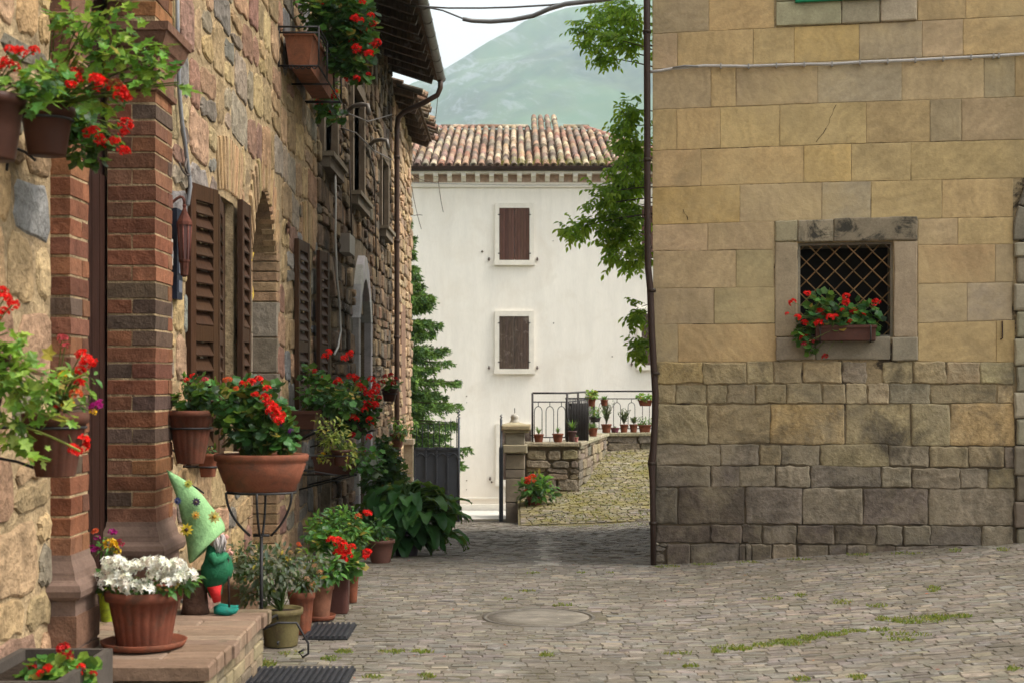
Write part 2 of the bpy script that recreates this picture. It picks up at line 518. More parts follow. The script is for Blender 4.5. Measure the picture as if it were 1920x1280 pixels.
def hill_z(x, y):
    h = ridge_h(x + fbm(x, 0, 0.002) * 20)
    t = (y - 1000) / (RD - 1000)
    if t <= 1:
        k = max(0.0, t) ** 1.35
    else: k = max(0.0, 1 - (t - 1) * 0.9)
    return -3.5 + (h + 3.5) * k + (fbm(x * 1.0 + y * 0.5, y * 0.35, 0.006, 6) * 60) * min(1, max(0, t)) * (0.25 if abs(t - 1) < 0.02 else 1) * k
grid_sheet(mb, frange(-2000, 2200, 20), frange(1000, 3600, 20), hill_z)
mb.build('mountain', M['hill'], kind='structure')
# nearer wooded shoulder behind the right end of the tiled roof
mb = MB()
def shoulder(x, y):
    return -4 + max(0.0, 1 - ((x - 230) / 260) ** 2) * max(0.0, 1 - ((y - 1000) / 260) ** 2) * 202 + fbm(x, y, 0.02) * 6
grid_sheet(mb, frange(-40, 520, 14), frange(730, 1270, 14), shoulder)
M['wood_hill'] = surf_mat('wooded_hill', base=(0.035, 0.075, 0.035), vary=0.35, scale=0.05, fine=0.6, bump=0.0, rough=0.95)
mb.build('hill', M['wood_hill'], kind='structure')

# ---------------------------------------------------------------- cobbles
rx_lim = lambda y: (4.7 if y < 11.6 else 1.2 + 0.2 * (y - 12) + (0.0 if y > 12 else 3.3))
all_c = []
y = 5.6
manc = (0.17, 9.05, 0.36)
while y < 25.2:
    rh = rnd(0.04, 0.075)
    x = -1.98 + rnd(0, 0.1)
    if y > 23.3: xmax = 0.1
    else: xmax = min(0.40 * y + 0.3, 5.4) if y < 12.0 else 0.2 * (y - 12) + 1.3
    while x < xmax:
        w = rnd(0.05, 0.15)
        cx_, cy_ = x + w / 2, y + rh / 2
        ok = True
        if math.hypot(cx_ - manc[0], cy_ - manc[1]) < manc[2] + 0.05: ok = False
        if cy_ > 12.2394 - 0.2 * (cx_ ) - 0.0 and cx_ > 1.24 and cy_ < 12.6: ok = False
        if cx_ < -1.26 and 5.95 < cy_ < 7.6: ok = False
        if ok: all_c.append((x, y, w, rh))
        x += w + 0.004
    y += rh + 0.003
stone_cols = [(0.19, 0.162, 0.13), (0.17, 0.147, 0.117), (0.205, 0.178, 0.147), (0.18, 0.162, 0.14), (0.22, 0.185, 0.135), (0.15, 0.128, 0.10)]
def cobble(mb, x, y, w, h, z, cols, up=0.0016, ctr=False):
    g = 0.001
    pts = []
    for (a, b_) in ((0, 0), (0.5, -0.02), (1, 0), (1.01, 0.5), (1, 1), (0.5, 1.02), (0, 1), (-0.01, 0.5)):
        pts.append((x + g + (w - 2 * g) * a + rnd(-0.006, 0.006), y + g + (h - 2 * g) * b_ + rnd(-0.006, 0.006)))
    cxx = x + w / 2; cyy = y + h / 2
    t = rnd(-0.0022, 0.0032) if up < 0.003 else rnd(-0.004, 0.006)
    tx, ty = rnd(-0.03, 0.03), rnd(-0.08, 0.08)
    vs, k = [], 8
    for s, dz in ((1, -0.03), (0.985, -0.0015 + t), (0.95, up + t)):
        for p in pts:
            X = cxx + (p[0] - cxx) * s; Y = cyy + (p[1] - cyy) * s
            vs.append((X, Y, z(X, Y) + dz + (X - cxx) * tx + (Y - cyy) * ty))
    fs = [(r * k + i, r * k + (i + 1) % k, (r + 1) * k + (i + 1) % k, (r + 1) * k + i) for r in range(2) for i in range(k)]
    fs.append(tuple(2 * k + i for i in range(k)))
    mb.add(vs, fs, jit(random.choice(cols), 0.24, 0.05), None, False)
vis = [c_ for c_ in all_c if c_[1] > 6.95 and abs(c_[0] / c_[1]) < 0.37]
near = set(id(c_) for c_ in sorted(vis, key=lambda c_: -(c_[2] / c_[1] ** 1.6))[:295])
stuff = MB()
for c_ in all_c:
    cc = stone_cols
    if 1.0 < c_[1] - 11 < 8 and abs(c_[0] - (0.27 + (c_[1] - 12) * 0.02)) < 0.10: cc = [(0.42, 0.38, 0.32)]
    if id(c_) in near:
        k = MB(); cobble(k, *c_, street_z, cc); k.build('cobble', M['cobble'], street)
    else: cobble(stuff, *c_, street_z, cc)
stuff.build('cobbles', M['cobble'], street, 'stuff')

# ramp
def ramp_z(x, y):
    return -0.80 + 0.0987 * (y - 22.5) + 0.035 * (x - 0.6)
mb = MB()
xs = frange(0.1, 8, 0.4); ys = frange(22.6, 31, 0.4)
grid_sheet(mb, xs, ys, lambda x, y: ramp_z(x, y) - 0.015)
box(mb, 0.1, 8, 22.6, 22.7, -2, -0.86)
box(mb, 0.1, 0.12, 22.7, 31, -2.4, -0.84)
rampo = tag(mb.build('ramp', M['moss_soil']), 'mossy cobbled ramp climbing to the right beyond the street', kind='structure')
rs = []
y = 22.7
while y < 30.4:
    rh = rnd(0.07, 0.11)
    x = 0.14 if y < 25 else 0.5
    while x < 3.9:
        w = rnd(0.08, 0.20)
        rs.append((x, y, w, rh)); x += w + 0.02
    y += rh + 0.02
near = set(id(c_) for c_ in rs[:120])
stuff = MB()
mc = [(0.22, 0.185, 0.13), (0.19, 0.165, 0.115), (0.27, 0.23, 0.17), (0.16, 0.14, 0.09)]
for c_ in rs: cobble(stuff, *c_, ramp_z, stone_cols if c_[1] < 22.9 + rnd(0, 1.0) else mc, 0.007)
stuff.build('cobbles', M['cobble_moss'], rampo, 'stuff')

# pale yard behind the gate
mb = MB()
grid_sheet(mb, frange(-3.5, 0.1, 0.6), frange(25.6, 37.8, 1.0), lambda x, y: -1.02 - 0.075 * (y - 25.6))
M['yard'] = surf_mat('pale_concrete_yard', base=(0.50, 0.47, 0.42), vary=0.12, scale=3, fine=30, bump=0.3, rough=0.9)
mb.build('yard', M['yard'], kind='structure')

# ================================================================ RIGHT HOUSE
RO = Vector((1.197, 12.0, 0)); RU = Vector((1, -0.2, 0)).normalized(); RN = Vector((-0.2, -1, 0)).normalized()
def rw(px, py, n=0.0):
    d = Vector(((px - CX) / F, 1, -(py - HY) / F)); c0 = Vector((0, 0, CZ))
    p0 = RO + RN * n
    t = (p0 - c0).dot(RN) / d.dot(RN)
    q = c0 + d * t
    return ((q - RO).dot(RU), q.z)
rhouse = thing('sandstone_house', RO, 'tan sandstone block house on the right with one barred flower window', 'house')
fl = [rw(1453, 405), rw(1721, 677)]; op = [rw(1496, 455), rw(1675, 632)]
WU0, WU1, WZ0, WZ1 = op[0][0], op[1][0], op[1][1], op[0][1]
FU0, FU1, FZ0, FZ1 = fl[0][0], fl[1][0], fl[1][1], fl[0][1]
du0, du1, dz1 = rw(1945, 1000)[0], rw(2325, 1000)[0], rw(1945, 262)[1]
uo = [rw(1500, -5), rw(1662, -150)]
ops = [(WU0, WU1, WZ0, WZ1), (du0, du1, -0.5, dz1), (uo[0][0], uo[1][0], rw(1500, -8)[1], rw(1500, -230)[1])]
mb = MB()
slab_open(mb, RO, RU, Z3, RN, 0.0, 8.0, -0.8, 8.4, -0.42, -0.0045, ops)
rwall = mb.build('wall', M['mortar_ash'], rhouse)
mb = MB()
obox(mb, RO, RU, Z3, RN, 0.02, 7.9, -0.8, 8.38, -8.0, -0.43)
mb.build('rear_wall', M['mortar'], rhouse)
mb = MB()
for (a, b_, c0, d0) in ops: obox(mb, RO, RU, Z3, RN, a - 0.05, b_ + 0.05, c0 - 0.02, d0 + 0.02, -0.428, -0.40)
mb.build('painted_dark_panel', M['dark'], rhouse)  # black panels paint room darkness at the back of the openings
mb = MB()
obox(mb, RO, RU, Z3, RN, -0.35, 8.3, 8.4, 8.55, -8.3, 0.35, (0.2, 0.12, 0.08))
mb.build('roof', M['tile'], rhouse)

def bl(*pts):
    def f(x):
        if x <= pts[0][0]:
            (a, b_), (c, d) = pts[0], pts[1]
        elif x >= pts[-1][0]:
            (a, b_), (c, d) = pts[-2], pts[-1]
        else:
            for (a, b_), (c, d) in zip(pts[:-1], pts[1:]):
                if a <= x <= c: break
        return b_ + (d - b_) * (x - a) / (c - a)
    return f
T_ = {'T': (0.470, 0.335, 0.168), 'P': (0.440, 0.315, 0.187), 'G': (0.400, 0.308, 0.187), 'O': (0.493, 0.335, 0.143), 'L': (0.341, 0.270, 0.155), 'B': (0.422, 0.311, 0.180),
      'g': (0.252, 0.209, 0.149), 'd': (0.168, 0.139, 0.109), 'k': (0.120, 0.096, 0.074), 'o': (0.435, 0.305, 0.149), 'l': (0.274, 0.219, 0.131), 'W': (0.411, 0.328, 0.224)}
BND = [bl((1223, -90), (1920, -145)), bl((1223, -13), (1920, -55)), bl((1223, 64), (1920, 30)), bl((1223, 130), (1610, 113), (1920, 99)),
       bl((1223, 206), (1534, 194), (1691, 189), (1912, 182)), bl((1223, 283), (1624, 269), (1912, 262)), bl((1223, 352), (1505, 343), (1912, 334)),
       bl((1223, 422), (1451, 415), (1719, 410), (1912, 407)), bl((1224, 471), (1451, 468), (1721, 460), (1901, 458)),
       bl((1224, 541), (1451, 539), (1721, 532), (1897, 529)), bl((1226, 609), (1455, 606), (1721, 606), (1901, 600)),
       bl((1228, 679), (1450, 677), (1721, 677), (1905, 679)), bl((1228, 720), (1586, 718), (1905, 720)), bl((1228, 757), (1586, 757), (1905, 757)),
       bl((1228, 832), (1586, 833), (1905, 836)), bl((1229, 872), (1519, 872), (1905, 878)), bl((1228, 913), (1504, 913), (1905, 916)),
       bl((1228, 982), (1616, 983), (1901, 986)), bl((1228, 1017), (1384, 1018), (1492, 1020), (1642, 1021), (1901, 1024)), bl((1229, 1072), (1901, 1070))]
ROWS = [([1223, 1330, 1420, 1499, None, 1664, 1760, 1840, 1925, 2050, 2170, 2300, 2430, 2600], 'TPTTGTPTTTT'),
        ([1223, 1329, 1452, None, 1721, 1811, 1925, 2060, 2180, 2310, 2430, 2600], 'GTTTTPTTT'),
        ([1223, 1270, 1412, 1489, 1611, 1729, 1806, 1925, 2040, 2170, 2300, 2440, 2600], 'PTTOWPTTGTTT'),
        ([1223, 1333, 1380, 1533, 1691, 1845, 1903, 2010, 2160, 2300, 2440, 2600], 'PTGWBGTTPTT'),
        ([1223, 1269, 1350, 1462, 1624, 1744, 1803, 1925, 2050, 2190, 2310, 2450, 2600], 'TTTTTGPTTTTT'),
        ([1223, 1314, 1507, 1596, 1708, 1925, None, 2345, 2480, 2600], 'TTOTTTT'),
        ([1223, 1387, 1541, 1633, 1766, 1900, None, 2345, 2470, 2600], 'OGWTTTT'),
        ([1223, 1327, 1451, None, 1721, 1796, 1900, None, 2345, 2500, 2600], 'PBPTTT'),
        ([1224, 1380, 1451, None, 1721, 1866, 1900, None, 2345, 2480, 2600], 'BLTGTT'),
        ([1224, 1339, 1453, None, 1721, 1813, 1898, None, 2345, 2460, 2600], 'GLGWTT'),
        ([1226, 1271, 1456, None, 1721, 1868, 1903, None, 2345, 2490, 2600], 'GoTTTT'),
        ([1228, 1318, 1400, 1451, 1505, 1579, 1626, None, 1654, 1712, 1774, 1837, 1901, None, 2345, 2440, 2520, 2600], 'oLLGGgLLBLTTT'),
        ([1228, 1267, 1324, 1362, 1415, 1474, 1541, 1586, 1626, 1667, 1744, 1869, 1902, None, 2345, 2450, 2600], 'LlllLLLGGglBTT'),
        ([1228, 1327, 1444, 1585, 1708, 1781, 1902, None, 2345, 2480, 2600], 'lLoLLoTT'),
        ([1229, 1351, 1423, 1464, 1537, 1667, 1742, 1815, 1884, 1902, None, 2345, 2480, 2600], 'gglglgllggg'),
        ([1229, 1333, 1387, 1455, 1519, 1652, 1710, 1800, 1852, 1902, None, 2345, 2490, 2600], 'ddggdggglgg'),
        ([1228, 1271, 1397, 1505, 1618, 1740, 1902, None, 2345, 2480, 2600], 'kkdgdgdd'),
        ([1228, 1333, 1391, 1429, 1494, 1564, 1643, 1693, 1744, 1841, 1901, None, 2345, 2480, 2600], 'kkkdkkdddggg'),
        ([1250, 1294, 1386, 1398, 1408, 1448, 1494, 1553, 1586, 1624, 1680, 1760, 1850, 1900, None, 2345, 2480, 2600], 'kdkdkgkddkdddddd')]
for ri, (js, cs) in enumerate(ROWS):
    Tp, Bt = BND[ri], BND[ri + 1]
    low = ri >= 11
    ci = 0
    for a, b_ in zip(js[:-1], js[1:]):
        if a is None or b_ is None: continue
        g = 0.42 if not low else 0.7
        jj = 0.0022 if not low else 0.008
        cor = [rw(a + g, Bt(a) - g), rw(b_ - g, Bt(b_) - g), rw(b_ - g, Tp(b_) + g), rw(a + g, Tp(a) + g)]
        if low: cor = [(p[0] + rnd(-0.006, 0.006), p[1] + rnd(-0.007, 0.007)) for p in cor]
        pts = quad_outline(cor, (5, 3) if low else (4, 2), jj, 0.009 if low else 0.003)
        prd = rnd(-0.001, 0.003) if not low else rnd(0.002, 0.016)
        if ri >= 17: prd = rnd(0.003, 0.02)
        col = T_[cs[ci % len(cs)]]; ci += 1
        k = MB()
        poly_stone(k, RO, RU, Z3, RN, pts, -0.06, prd, jit(col, 0.10, 0.03), 0.0065 if low else 0.0025, 0.88, 0.004 if low else 0.001, False)
        k.build('stone', M['ashlar_low'] if low else M['ashlar'], rwall)
# rough broken rubble at the foot of the corner
for (px, py, w, h) in ((1237, 1028, 22, 9), (1236, 1046, 20, 17), (1233, 1037, 12, 8), (1244, 1021, 14, 6), (1236, 1060, 16, 10), (1231, 1020, 10, 7)):
    cor = [rw(px - w / 2, py + h / 2), rw(px + w / 2, py + h / 2), rw(px + w / 2, py - h / 2), rw(px - w / 2, py - h / 2)]
    k = MB(); poly_stone(k, RO, RU, Z3, RN, quad_outline(cor, (2, 1), 0.004, 0.02), -0.05, rnd(0.0, 0.03), jit(T_['d'], 0.3), 0.01, 0.6, 0.01)
    k.build('stone', M['ashlar_low'], rwall)
# quoins that turn the corner (side of the house, seen only from beside)
mb = MB()
obox(mb, RO, RU, Z3, RN, 0.0, 0.02, -0.7, 8.38, -8.0, -0.43, T_['T'])
mb.build('side_wall', M['ashlar'], rhouse)

# --- barred window
win = MB()
obox(win, RO, RU, Z3, RN, WU0, WU0 + 0.02, WZ0, WZ1, -0.40, -0.06, (0.28, 0.24, 0.18))
obox(win, RO, RU, Z3, RN, WU1 - 0.02, WU1, WZ0, WZ1, -0.40, -0.06, (0.28, 0.24, 0.18))
obox(win, RO, RU, Z3, RN, WU0 + 0.02, WU1 - 0.02, WZ0, WZ0 + 0.02, -0.40, -0.06, (0.22, 0.19, 0.15)); obox(win, RO, RU, Z3, RN, WU0 + 0.02, WU1 - 0.02, WZ1 - 0.02, WZ1, -0.40, -0.06, (0.22, 0.19, 0.15))
window = win.build('barred_window', M['sill_stone'], rhouse)
def fstone(c4, n1, col, mat, j=0.004, parent=None):
    k = MB(); poly_stone(k, RO, RU, Z3, RN, quad_outline(c4, (4, 3), j, 0.006), -0.10, n1, jit(col, 0.06), 0.007, 0.85, 0.002)
    return k.build('frame_stone', M[mat], parent or window)
def pxq(x0, x1, yt0, yt1, yb0, yb1):
    return [rw(x0, yb0), rw(x1, yb1), rw(x1, yt1), rw(x0, yt0)]
fstone(pxq(1453.5, 1495, 415, 413, 453, 453), 0.012, (0.33, 0.27, 0.175), 'frame_stone')
fstone(pxq(1496, 1562, 413, 411, 454, 453), 0.014, (0.30, 0.25, 0.17), 'frame_stone')
fstone(pxq(1563, 1720, 410, 406, 453, 451), 0.018, (0.24, 0.20, 0.14), 'frame_stone')
fstone(pxq(1453.5, 1495, 455, 455, 631, 631), 0.010, (0.34, 0.275, 0.18), 'sill_stone')
fstone(pxq(1676, 1720, 453, 452, 632, 632), 0.012, (0.34, 0.27, 0.18), 'sill_stone')
fstone(pxq(1455, 1528, 633, 633, 675, 674), 0.030, (0.27, 0.23, 0.165), 'sill_stone')
fstone(pxq(1529, 1669, 633, 631, 674, 674), 0.022, (0.22, 0.185, 0.135), 'sill_stone')
fstone(pxq(1672, 1721, 633, 632, 676, 675), 0.034, (0.28, 0.235, 0.165), 'sill_stone')
# lozenge grille
grille = MB()
obox(grille, RO, RU, Z3, RN, WU0 + 0.02, WU1 - 0.02, WZ1 - 0.018, WZ1 - 0.004, -0.10, -0.085, (0.07, 0.045, 0.03))
gr = grille.build('grille', M['rust'], rhouse)
WW, WH = WU1 - WU0, WZ1 - WZ0
step = WW / 5.0
sh = step * 1.02
def bar_clip(x0, z0, dx, dz):
    # line through (x0,z0) direction (dx,dz) clipped to the opening
    ts = [-1e9, 1e9]
    for p, d, lo, hi in ((x0, dx, WU0, WU1), (z0, dz, WZ0, WZ1)):
        a, b_ = (lo - p) / d, (hi - p) / d
        if a > b_: a, b_ = b_, a
        ts = [max(ts[0], a), min(ts[1], b_)]
    return ts if ts[1] - ts[0] > 0.03 else None
for sgn in (1, -1):
    for i in range(-6, 12):
        x0 = WU0 + (i + 0.45) * step
        r_ = bar_clip(x0, WZ1, sgn * step, -sh)
        if r_:
            t0, t1 = r_
            k = MB()
            pp = [RO + RU * (x0 + sgn * step * (t0 + (t1 - t0) * q / 5) + rnd(-0.002, 0.002)) + Z3 * (WZ1 - sh * (t0 + (t1 - t0) * q / 5)) + RN * (-0.09 + 0.012 * sgn) for q in range(6)]
            tube(k, pp, 0.0055, 5, jit((0.22, 0.13, 0.055), 0.3))
            k.build('grille_bar', M['rust'], gr)
# --- upper window: sill and lower edge of green shutters
uw = MB()
obox(uw, RO, RU, Z3, RN, uo[0][0] - 0.1, uo[1][0] + 0.1, rw(1500, -230)[1], rw(1500, -290)[1], -0.3, 0.012, (0.36, 0.31, 0.23))
upw = uw.build('upper_window', M['sill_stone'], rhouse)
def fs2(c4, n1, col): fstone(c4, n1, col, 'sill_stone', 0.002, upw)
fs2(pxq(1455, 1577, 5, 2, 50, 45.5), 0.022, (0.36, 0.31, 0.21))
fs2(pxq(1578, 1649, 2, -1, 45.5, 42.5), 0.020, (0.34, 0.29, 0.19))
fs2(pxq(1651, 1719, -1, -3, 42, 38.5), 0.026, (0.40, 0.335, 0.225))
fs2(pxq(1455, 1493, -225, -226, 3, 2), 0.012, (0.37, 0.32, 0.23))
fs2(pxq(1672, 1719, -230, -231, -4, -5), 0.012, (0.38, 0.32, 0.23))
for (x0, x1, yb) in ((1491, 1580, 8), (1582, 1672, 3)):
    k = MB()
    a, b_ = rw(x0, yb), rw(x1, yb - 4)
    obox(k, RO, RU, Z3, RN, a[0], b_[0], a[1], a[1] + 0.95, 0.03, 0.06, (0.01, 0.20, 0.09), 0.004)
    for q in range(12): obox(k, RO, RU, Z3, RN, a[0] + 0.04, b_[0] - 0.04, a[1] + 0.05 + q * 0.07, a[1] + 0.085 + q * 0.07, 0.06, 0.068, (0.01, 0.20, 0.09))
    tag(k.build('green_shutter', M['paint'], upw))
# --- doorway surround at the right edge of the picture
dr = MB()
obox(dr, RO, RU, Z3, RN, du0, du1, -0.3, dz1, -0.32, -0.26, (0.12, 0.065, 0.03))
door = dr.build('arched_doorway', M['wood'], rhouse)
jy = 455
for i, hgt in enumerate([28, 49, 52, 50, 52, 48, 50, 50, 57, 48, 50, 47]):
    x0 = 1901 + (i % 2) * 5
    cor = pxq(x0, 1945, jy + 1, jy, jy + hgt - 1, jy + hgt - 1)
    k = MB(); poly_stone(k, RO, RU, Z3, RN, quad_outline(cor, (2, 3), 0.004, 0.008), -0.1, 0.045 + rnd(-0.008, 0.008), jit((0.30, 0.26, 0.18) if i < 8 else (0.18, 0.15, 0.11), 0.15), 0.01, 0.8, 0.004)
    k.build('jamb_stone', M['sill_stone'], door)
    cor = pxq(2325, 2370, jy + 1, jy, jy + hgt - 1, jy + hgt - 1)
    k = MB(); poly_stone(k, RO, RU, Z3, RN, quad_outline(cor, (2, 3), 0.004, 0.008), -0.1, 0.045, jit((0.30, 0.26, 0.18), 0.15), 0.01, 0.8, 0.004)
    k.build('jamb_stone', M['sill_stone'], door)
    jy += hgt
for i in range(11):
    a0, a1 = math.pi * (1 - i / 11) - 0.005, math.pi * (1 - (i + 1) / 11) + 0.005
    def ap(a, r_): return rw(2135 + r_ * math.cos(a), 452 - r_ * math.sin(a))
    pts = [ap(a0, 192), ap((a0 + a1) / 2, 192), ap(a1, 192), ap(a1, 236), ap((a0 + a1) / 2, 237), ap(a0, 236)]
    k = MB(); poly_stone(k, RO, RU, Z3, RN, pts, -0.1, 0.045, jit((0.20, 0.175, 0.13) if i < 3 else (0.3, 0.26, 0.18), 0.1), 0.01, 0.8, 0.004)
    k.build('voussoir', M['frame_stone'], door)
# --- downpipe on the corner
k = MB()
dp = [(1213, -120), (1213, 60), (1213.5, 200), (1214, 380), (1215, 500), (1219, 540), (1222, 620), (1226, 690), (1229, 740), (1228, 790), (1225, 840), (1222, 868), (1223, 900), (1224, 960), (1225, 1058)]
tube(k, [P(a, b_, 11.95) for a, b_ in dp], [0.029] * 11 + [0.034] + [0.024] * 3, 10, (0.045, 0.028, 0.022))
for yy in (60, 300, 545, 700, 868, 980):
    xx = [p for p in dp if p[1] >= yy][0][0]
    tube(k, [P(xx, yy - 3, 11.95), P(xx, yy + 3, 11.95)], 0.036, 10, (0.04, 0.028, 0.02))
k.build('downpipe', M['paint'], rhouse)
# --- thin iron hook and stains of holes
k = MB()
a = rw(1879, 602); b_ = rw(1879, 634)
tube(k, [RO + RU * a[0] + Z3 * a[1] + RN * 0.012, RO + RU * b_[0] + Z3 * b_[1] + RN * 0.02, RO + RU * (b_[0] - 0.015) + Z3 * (b_[1] - 0.01) + RN * 0.03], 0.006, 6, (0.05, 0.03, 0.02))
k.build('iron_hook', M['rust'], rhouse)
# cracks in two blocks
for cps in (((1568, 197), (1563, 206), (1561, 214), (1556, 222), (1555, 231), (1549, 241), (1544, 250), (1536, 259), (1530, 267)), ((1281, 393), (1283, 400), (1288, 405), (1290, 413))):
    k = MB()
    for (p_, q_) in zip(cps[:-1], cps[1:]):
        a, b_ = rw(*p_), rw(*q_)
        w_ = rnd(0.0012, 0.0038)
        k.add([RO + RU * (a[0] - w_) + Z3 * a[1] + RN * 0.0065, RO + RU * (a[0] + w_) + Z3 * a[1] + RN * 0.0065, RO + RU * (b_[0] + w_ * 0.8) + Z3 * b_[1] + RN * 0.0065, RO + RU * (b_[0] - w_ * 0.8) + Z3 * b_[1] + RN * 0.0065], [(0, 3, 2, 1)], (0.07, 0.052, 0.033))
    k.build('crack', M['rubble_dark'], rhouse, 'stuff')
# ridge of the paving crust at the foot of the wall is left to the street
# --- cable clipped along the wall
cab = MB()
cpts = [(1216, 137), (1240, 134), (1262, 130), (1290, 128), (1320, 125), (1400, 126), (1455, 124), (1515, 122), (1560, 122), (1620, 118), (1700, 115), (1760, 112), (1840, 108), (1922, 103), (2100, 94), (2500, 74)]
tube(cab, [RO + RU * rw(a, b_)[0] + Z3 * rw(a, b_)[1] + RN * 0.03 for a, b_ in cpts], 0.0125, 7, (0.48, 0.45, 0.43))
cable = thing('wall_cable', RO + Z3 * 4, 'pale grey cable clipped across the upper part of the tan block wall', 'cable')
cab.build('sheath', M['plastic'], cable)
k = MB(); tube(k, [RO + RU * rw(a, b_)[0] + Z3 * rw(a, b_)[1] + RN * 0.05 for a, b_ in ((1262, 130), (1285, 126), (1310, 127))], 0.008, 6, (0.25, 0.24, 0.23)); k.build('splice', M['plastic'], cable)
for px in list(range(1352, 1920, 52)) + [1862]:
    f_ = bl(*cpts); u, z = rw(px, f_(px))
    k = MB(); obox(k, RO, RU, Z3, RN, u - 0.006, u + 0.006, z - 0.02, z + 0.018, 0.004, 0.045, (0.30, 0.28, 0.26)); k.build('clip', M['plastic'], cable)
# ================================================================ LEFT HOUSES
LO = Vector((-2.0, 0, 0)); LU = Vector((0, 1, 0)); LN = Vector((1, 0, 0))
WX = -2.0
lhouse = thing('rubble_stone_house', (-2.0, 6, 0), 'warm rubble stone house at left front, with brick pillared doorway and louvred shutters', 'house')
LOPS = [(6.42, 7.72, -0.3, 3.9), (9.72, 10.22, 1.0, 2.77), (10.9, 12.07, 0.12, 2.55), (13.68, 14.14, 0.95, 2.78)]
mb = MB()
slab_open(mb, LO, LU, Z3, LN, 1.5, 14.58, -0.6, 6.9, -0.40, -0.003, LOPS + [(10.9, 12.07, 2.5, 3.12)])
lwall = mb.build('wall', M['mortar'], lhouse)
mb = MB(); box(mb, -9, -2.41, 1.5, 14.5, -0.6, 6.85); mb.build('rear_wall', M['mortar'], lhouse)
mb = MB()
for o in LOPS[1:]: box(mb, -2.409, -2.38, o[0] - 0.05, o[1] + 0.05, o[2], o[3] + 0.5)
mb.build('painted_dark_panel', M['dark'], lhouse)  # thin panels coloured black to pass for the unlit inside
mb = MB(); box(mb, -9, -1.25, 1.3, 14.55, 6.9, 7.02, (0.1, 0.06, 0.04)); mb.build('roof', M['tile'], lhouse)

def rubble(O, U, V, N, u0, u1, z0, z1, hr, wr, skips, cols, prd=(0.0, 0.025), npt=(3, 2), jj=0.008, gap=0.009, rc=0.03, slope=0.0):
    """rows of irregular stones: list of (area, centre, pts, proud, col)"""
    out_, z, row = [], z0, 0
    ph = rnd(0, 9)
    while z < z1:
        h = rnd(*hr)
        free = [(u0, u1)]
        for s in skips:
            if s[2] < z + h * 0.6 and s[3] > z + h * 0.4:
                nf = []
                for a, b_ in free:
                    if s[1] <= a or s[0] >= b_: nf.append((a, b_)); continue
                    if s[0] > a: nf.append((a, s[0]))
                    if s[1] < b_: nf.append((s[1], b_))
                free = nf
        for a, b_ in free:
            if b_ - a < 0.05: continue
            u = a
            while u < b_ - 0.02:
                w = min(rnd(*wr), b_ - u)
                if b_ - (u + w) < wr[0] * 0.6: w = b_ - u
                def wob(q): return 0.10 * h * math.sin(q * 3.1 + ph + row) + slope * q
                if h > hr[0] * 1.45 and rnd(0, 1) < 0.22 and w > 0.12:
                    c_ = z + h * rnd(0.4, 0.6); parts_ = [(z, c_), (c_, z + h)]
                else: parts_ = [(z, z + h)]
                for (za, zb) in parts_:
                    g = gap * rnd(0.6, 1.8)
                    dt = rnd(-0.12, 0.12) * h
                    cor = [(u + g, za + g + wob(u) * 0.8 + (rnd(0, 0.18) * h if rnd(0, 1) < 0.3 else 0)), (u + w - g, za + g + wob(u + w) * 0.8),
                           (u + w - g + rnd(-0.03, 0) * 1, zb - g + wob(u + w)), (u + g + rnd(0, 0.03), zb - g + wob(u) - (rnd(0, 0.18) * h if rnd(0, 1) < 0.3 else 0))]
                    pts = quad_outline(cor, npt, jj, min(rc, w * 0.2, h * 0.25))
                    out_.append(((w * (zb - za)), (u + w / 2, (za + zb) / 2), pts, rnd(*prd), jit(random.choice(cols), 0.22, 0.05)))
                u += w
        z += h; row += 1
    return out_
warm = [(0.36, 0.245, 0.125), (0.30, 0.21, 0.12), (0.25, 0.205, 0.15), (0.22, 0.195, 0.165), (0.33, 0.205, 0.125), (0.24, 0.14, 0.10), (0.40, 0.285, 0.155), (0.17, 0.14, 0.11), (0.32, 0.225, 0.12), (0.20, 0.19, 0.175)]
skips = [(6.17, 8.0, -1, 3.6), (9.72, 10.42, 1.0, 2.80), (9.62, 10.52, 2.78, 3.22), (10.9, 12.07, -1, 2.6), (10.62, 12.35, 2.4, 3.32), (13.68, 14.14, 0.95, 2.80), (13.6, 14.3, 2.78, 3.15)]
sts = rubble(LO, LU, Z3, LN, 4.4, 14.56, -0.1, 5.6, (0.17, 0.38), (0.20, 0.6), skips, warm, (0.004, 0.012), (3, 2), 0.018, 0.011, 0.05)
sts.sort(key=lambda s: -(s[0] / s[1][0] ** 3) * (1 if s[1][0] > 5.4 and (s[1][1] - CZ) < 0.275 * s[1][0] else 0.02))
rest = MB()
for i, s in enumerate(sts):
    if s[1][0] < 6.3 and rnd(0, 1) < 0.75: s = s[:4] + (jit(random.choice([warm[0], warm[1], warm[4], warm[6], warm[8]]), 0.25),)
    k = MB() if i < 298 else rest
    poly_stone(k, LO, LU, Z3, LN, s[2], -0.07, s[3], s[4], 0.008, 0.85, 0.005, False)
    if i < 298: k.build('stone', M['rubble'], lwall)
rest.build('stones', M['rubble'], lwall, 'stuff')

# soldier brick lintels
def soldier(yc, halfw, z_bot, rise, length, nb, parent, spread=0.25, col=(0.37, 0.25, 0.135)):
    for i in range(nb):
        t0, t1 = i / nb * 2 - 1, (i + 1) / nb * 2 - 1
        def q(t, r_): return (yc + halfw * t * (1 + spread * r_), z_bot + rise * (1 - t * t) + length * r_ * (1 - 0.12 * t * t))
        g = 0.03
        pts = [q(t0 + g, 0), q(t1 - g, 0), q(t1 - g, 0.5), q(t1 - g, 1), q(t0 + g, 1), q(t0 + g, 0.5)]
        k = MB(); poly_stone(k, LO, LU, Z3, LN, pts, -0.1, rnd(0.008, 0.020), jit(col, 0.18, 0.07), 0.006, 0.8, 0.003)
        k.build('lintel_brick', M['brick'], parent)

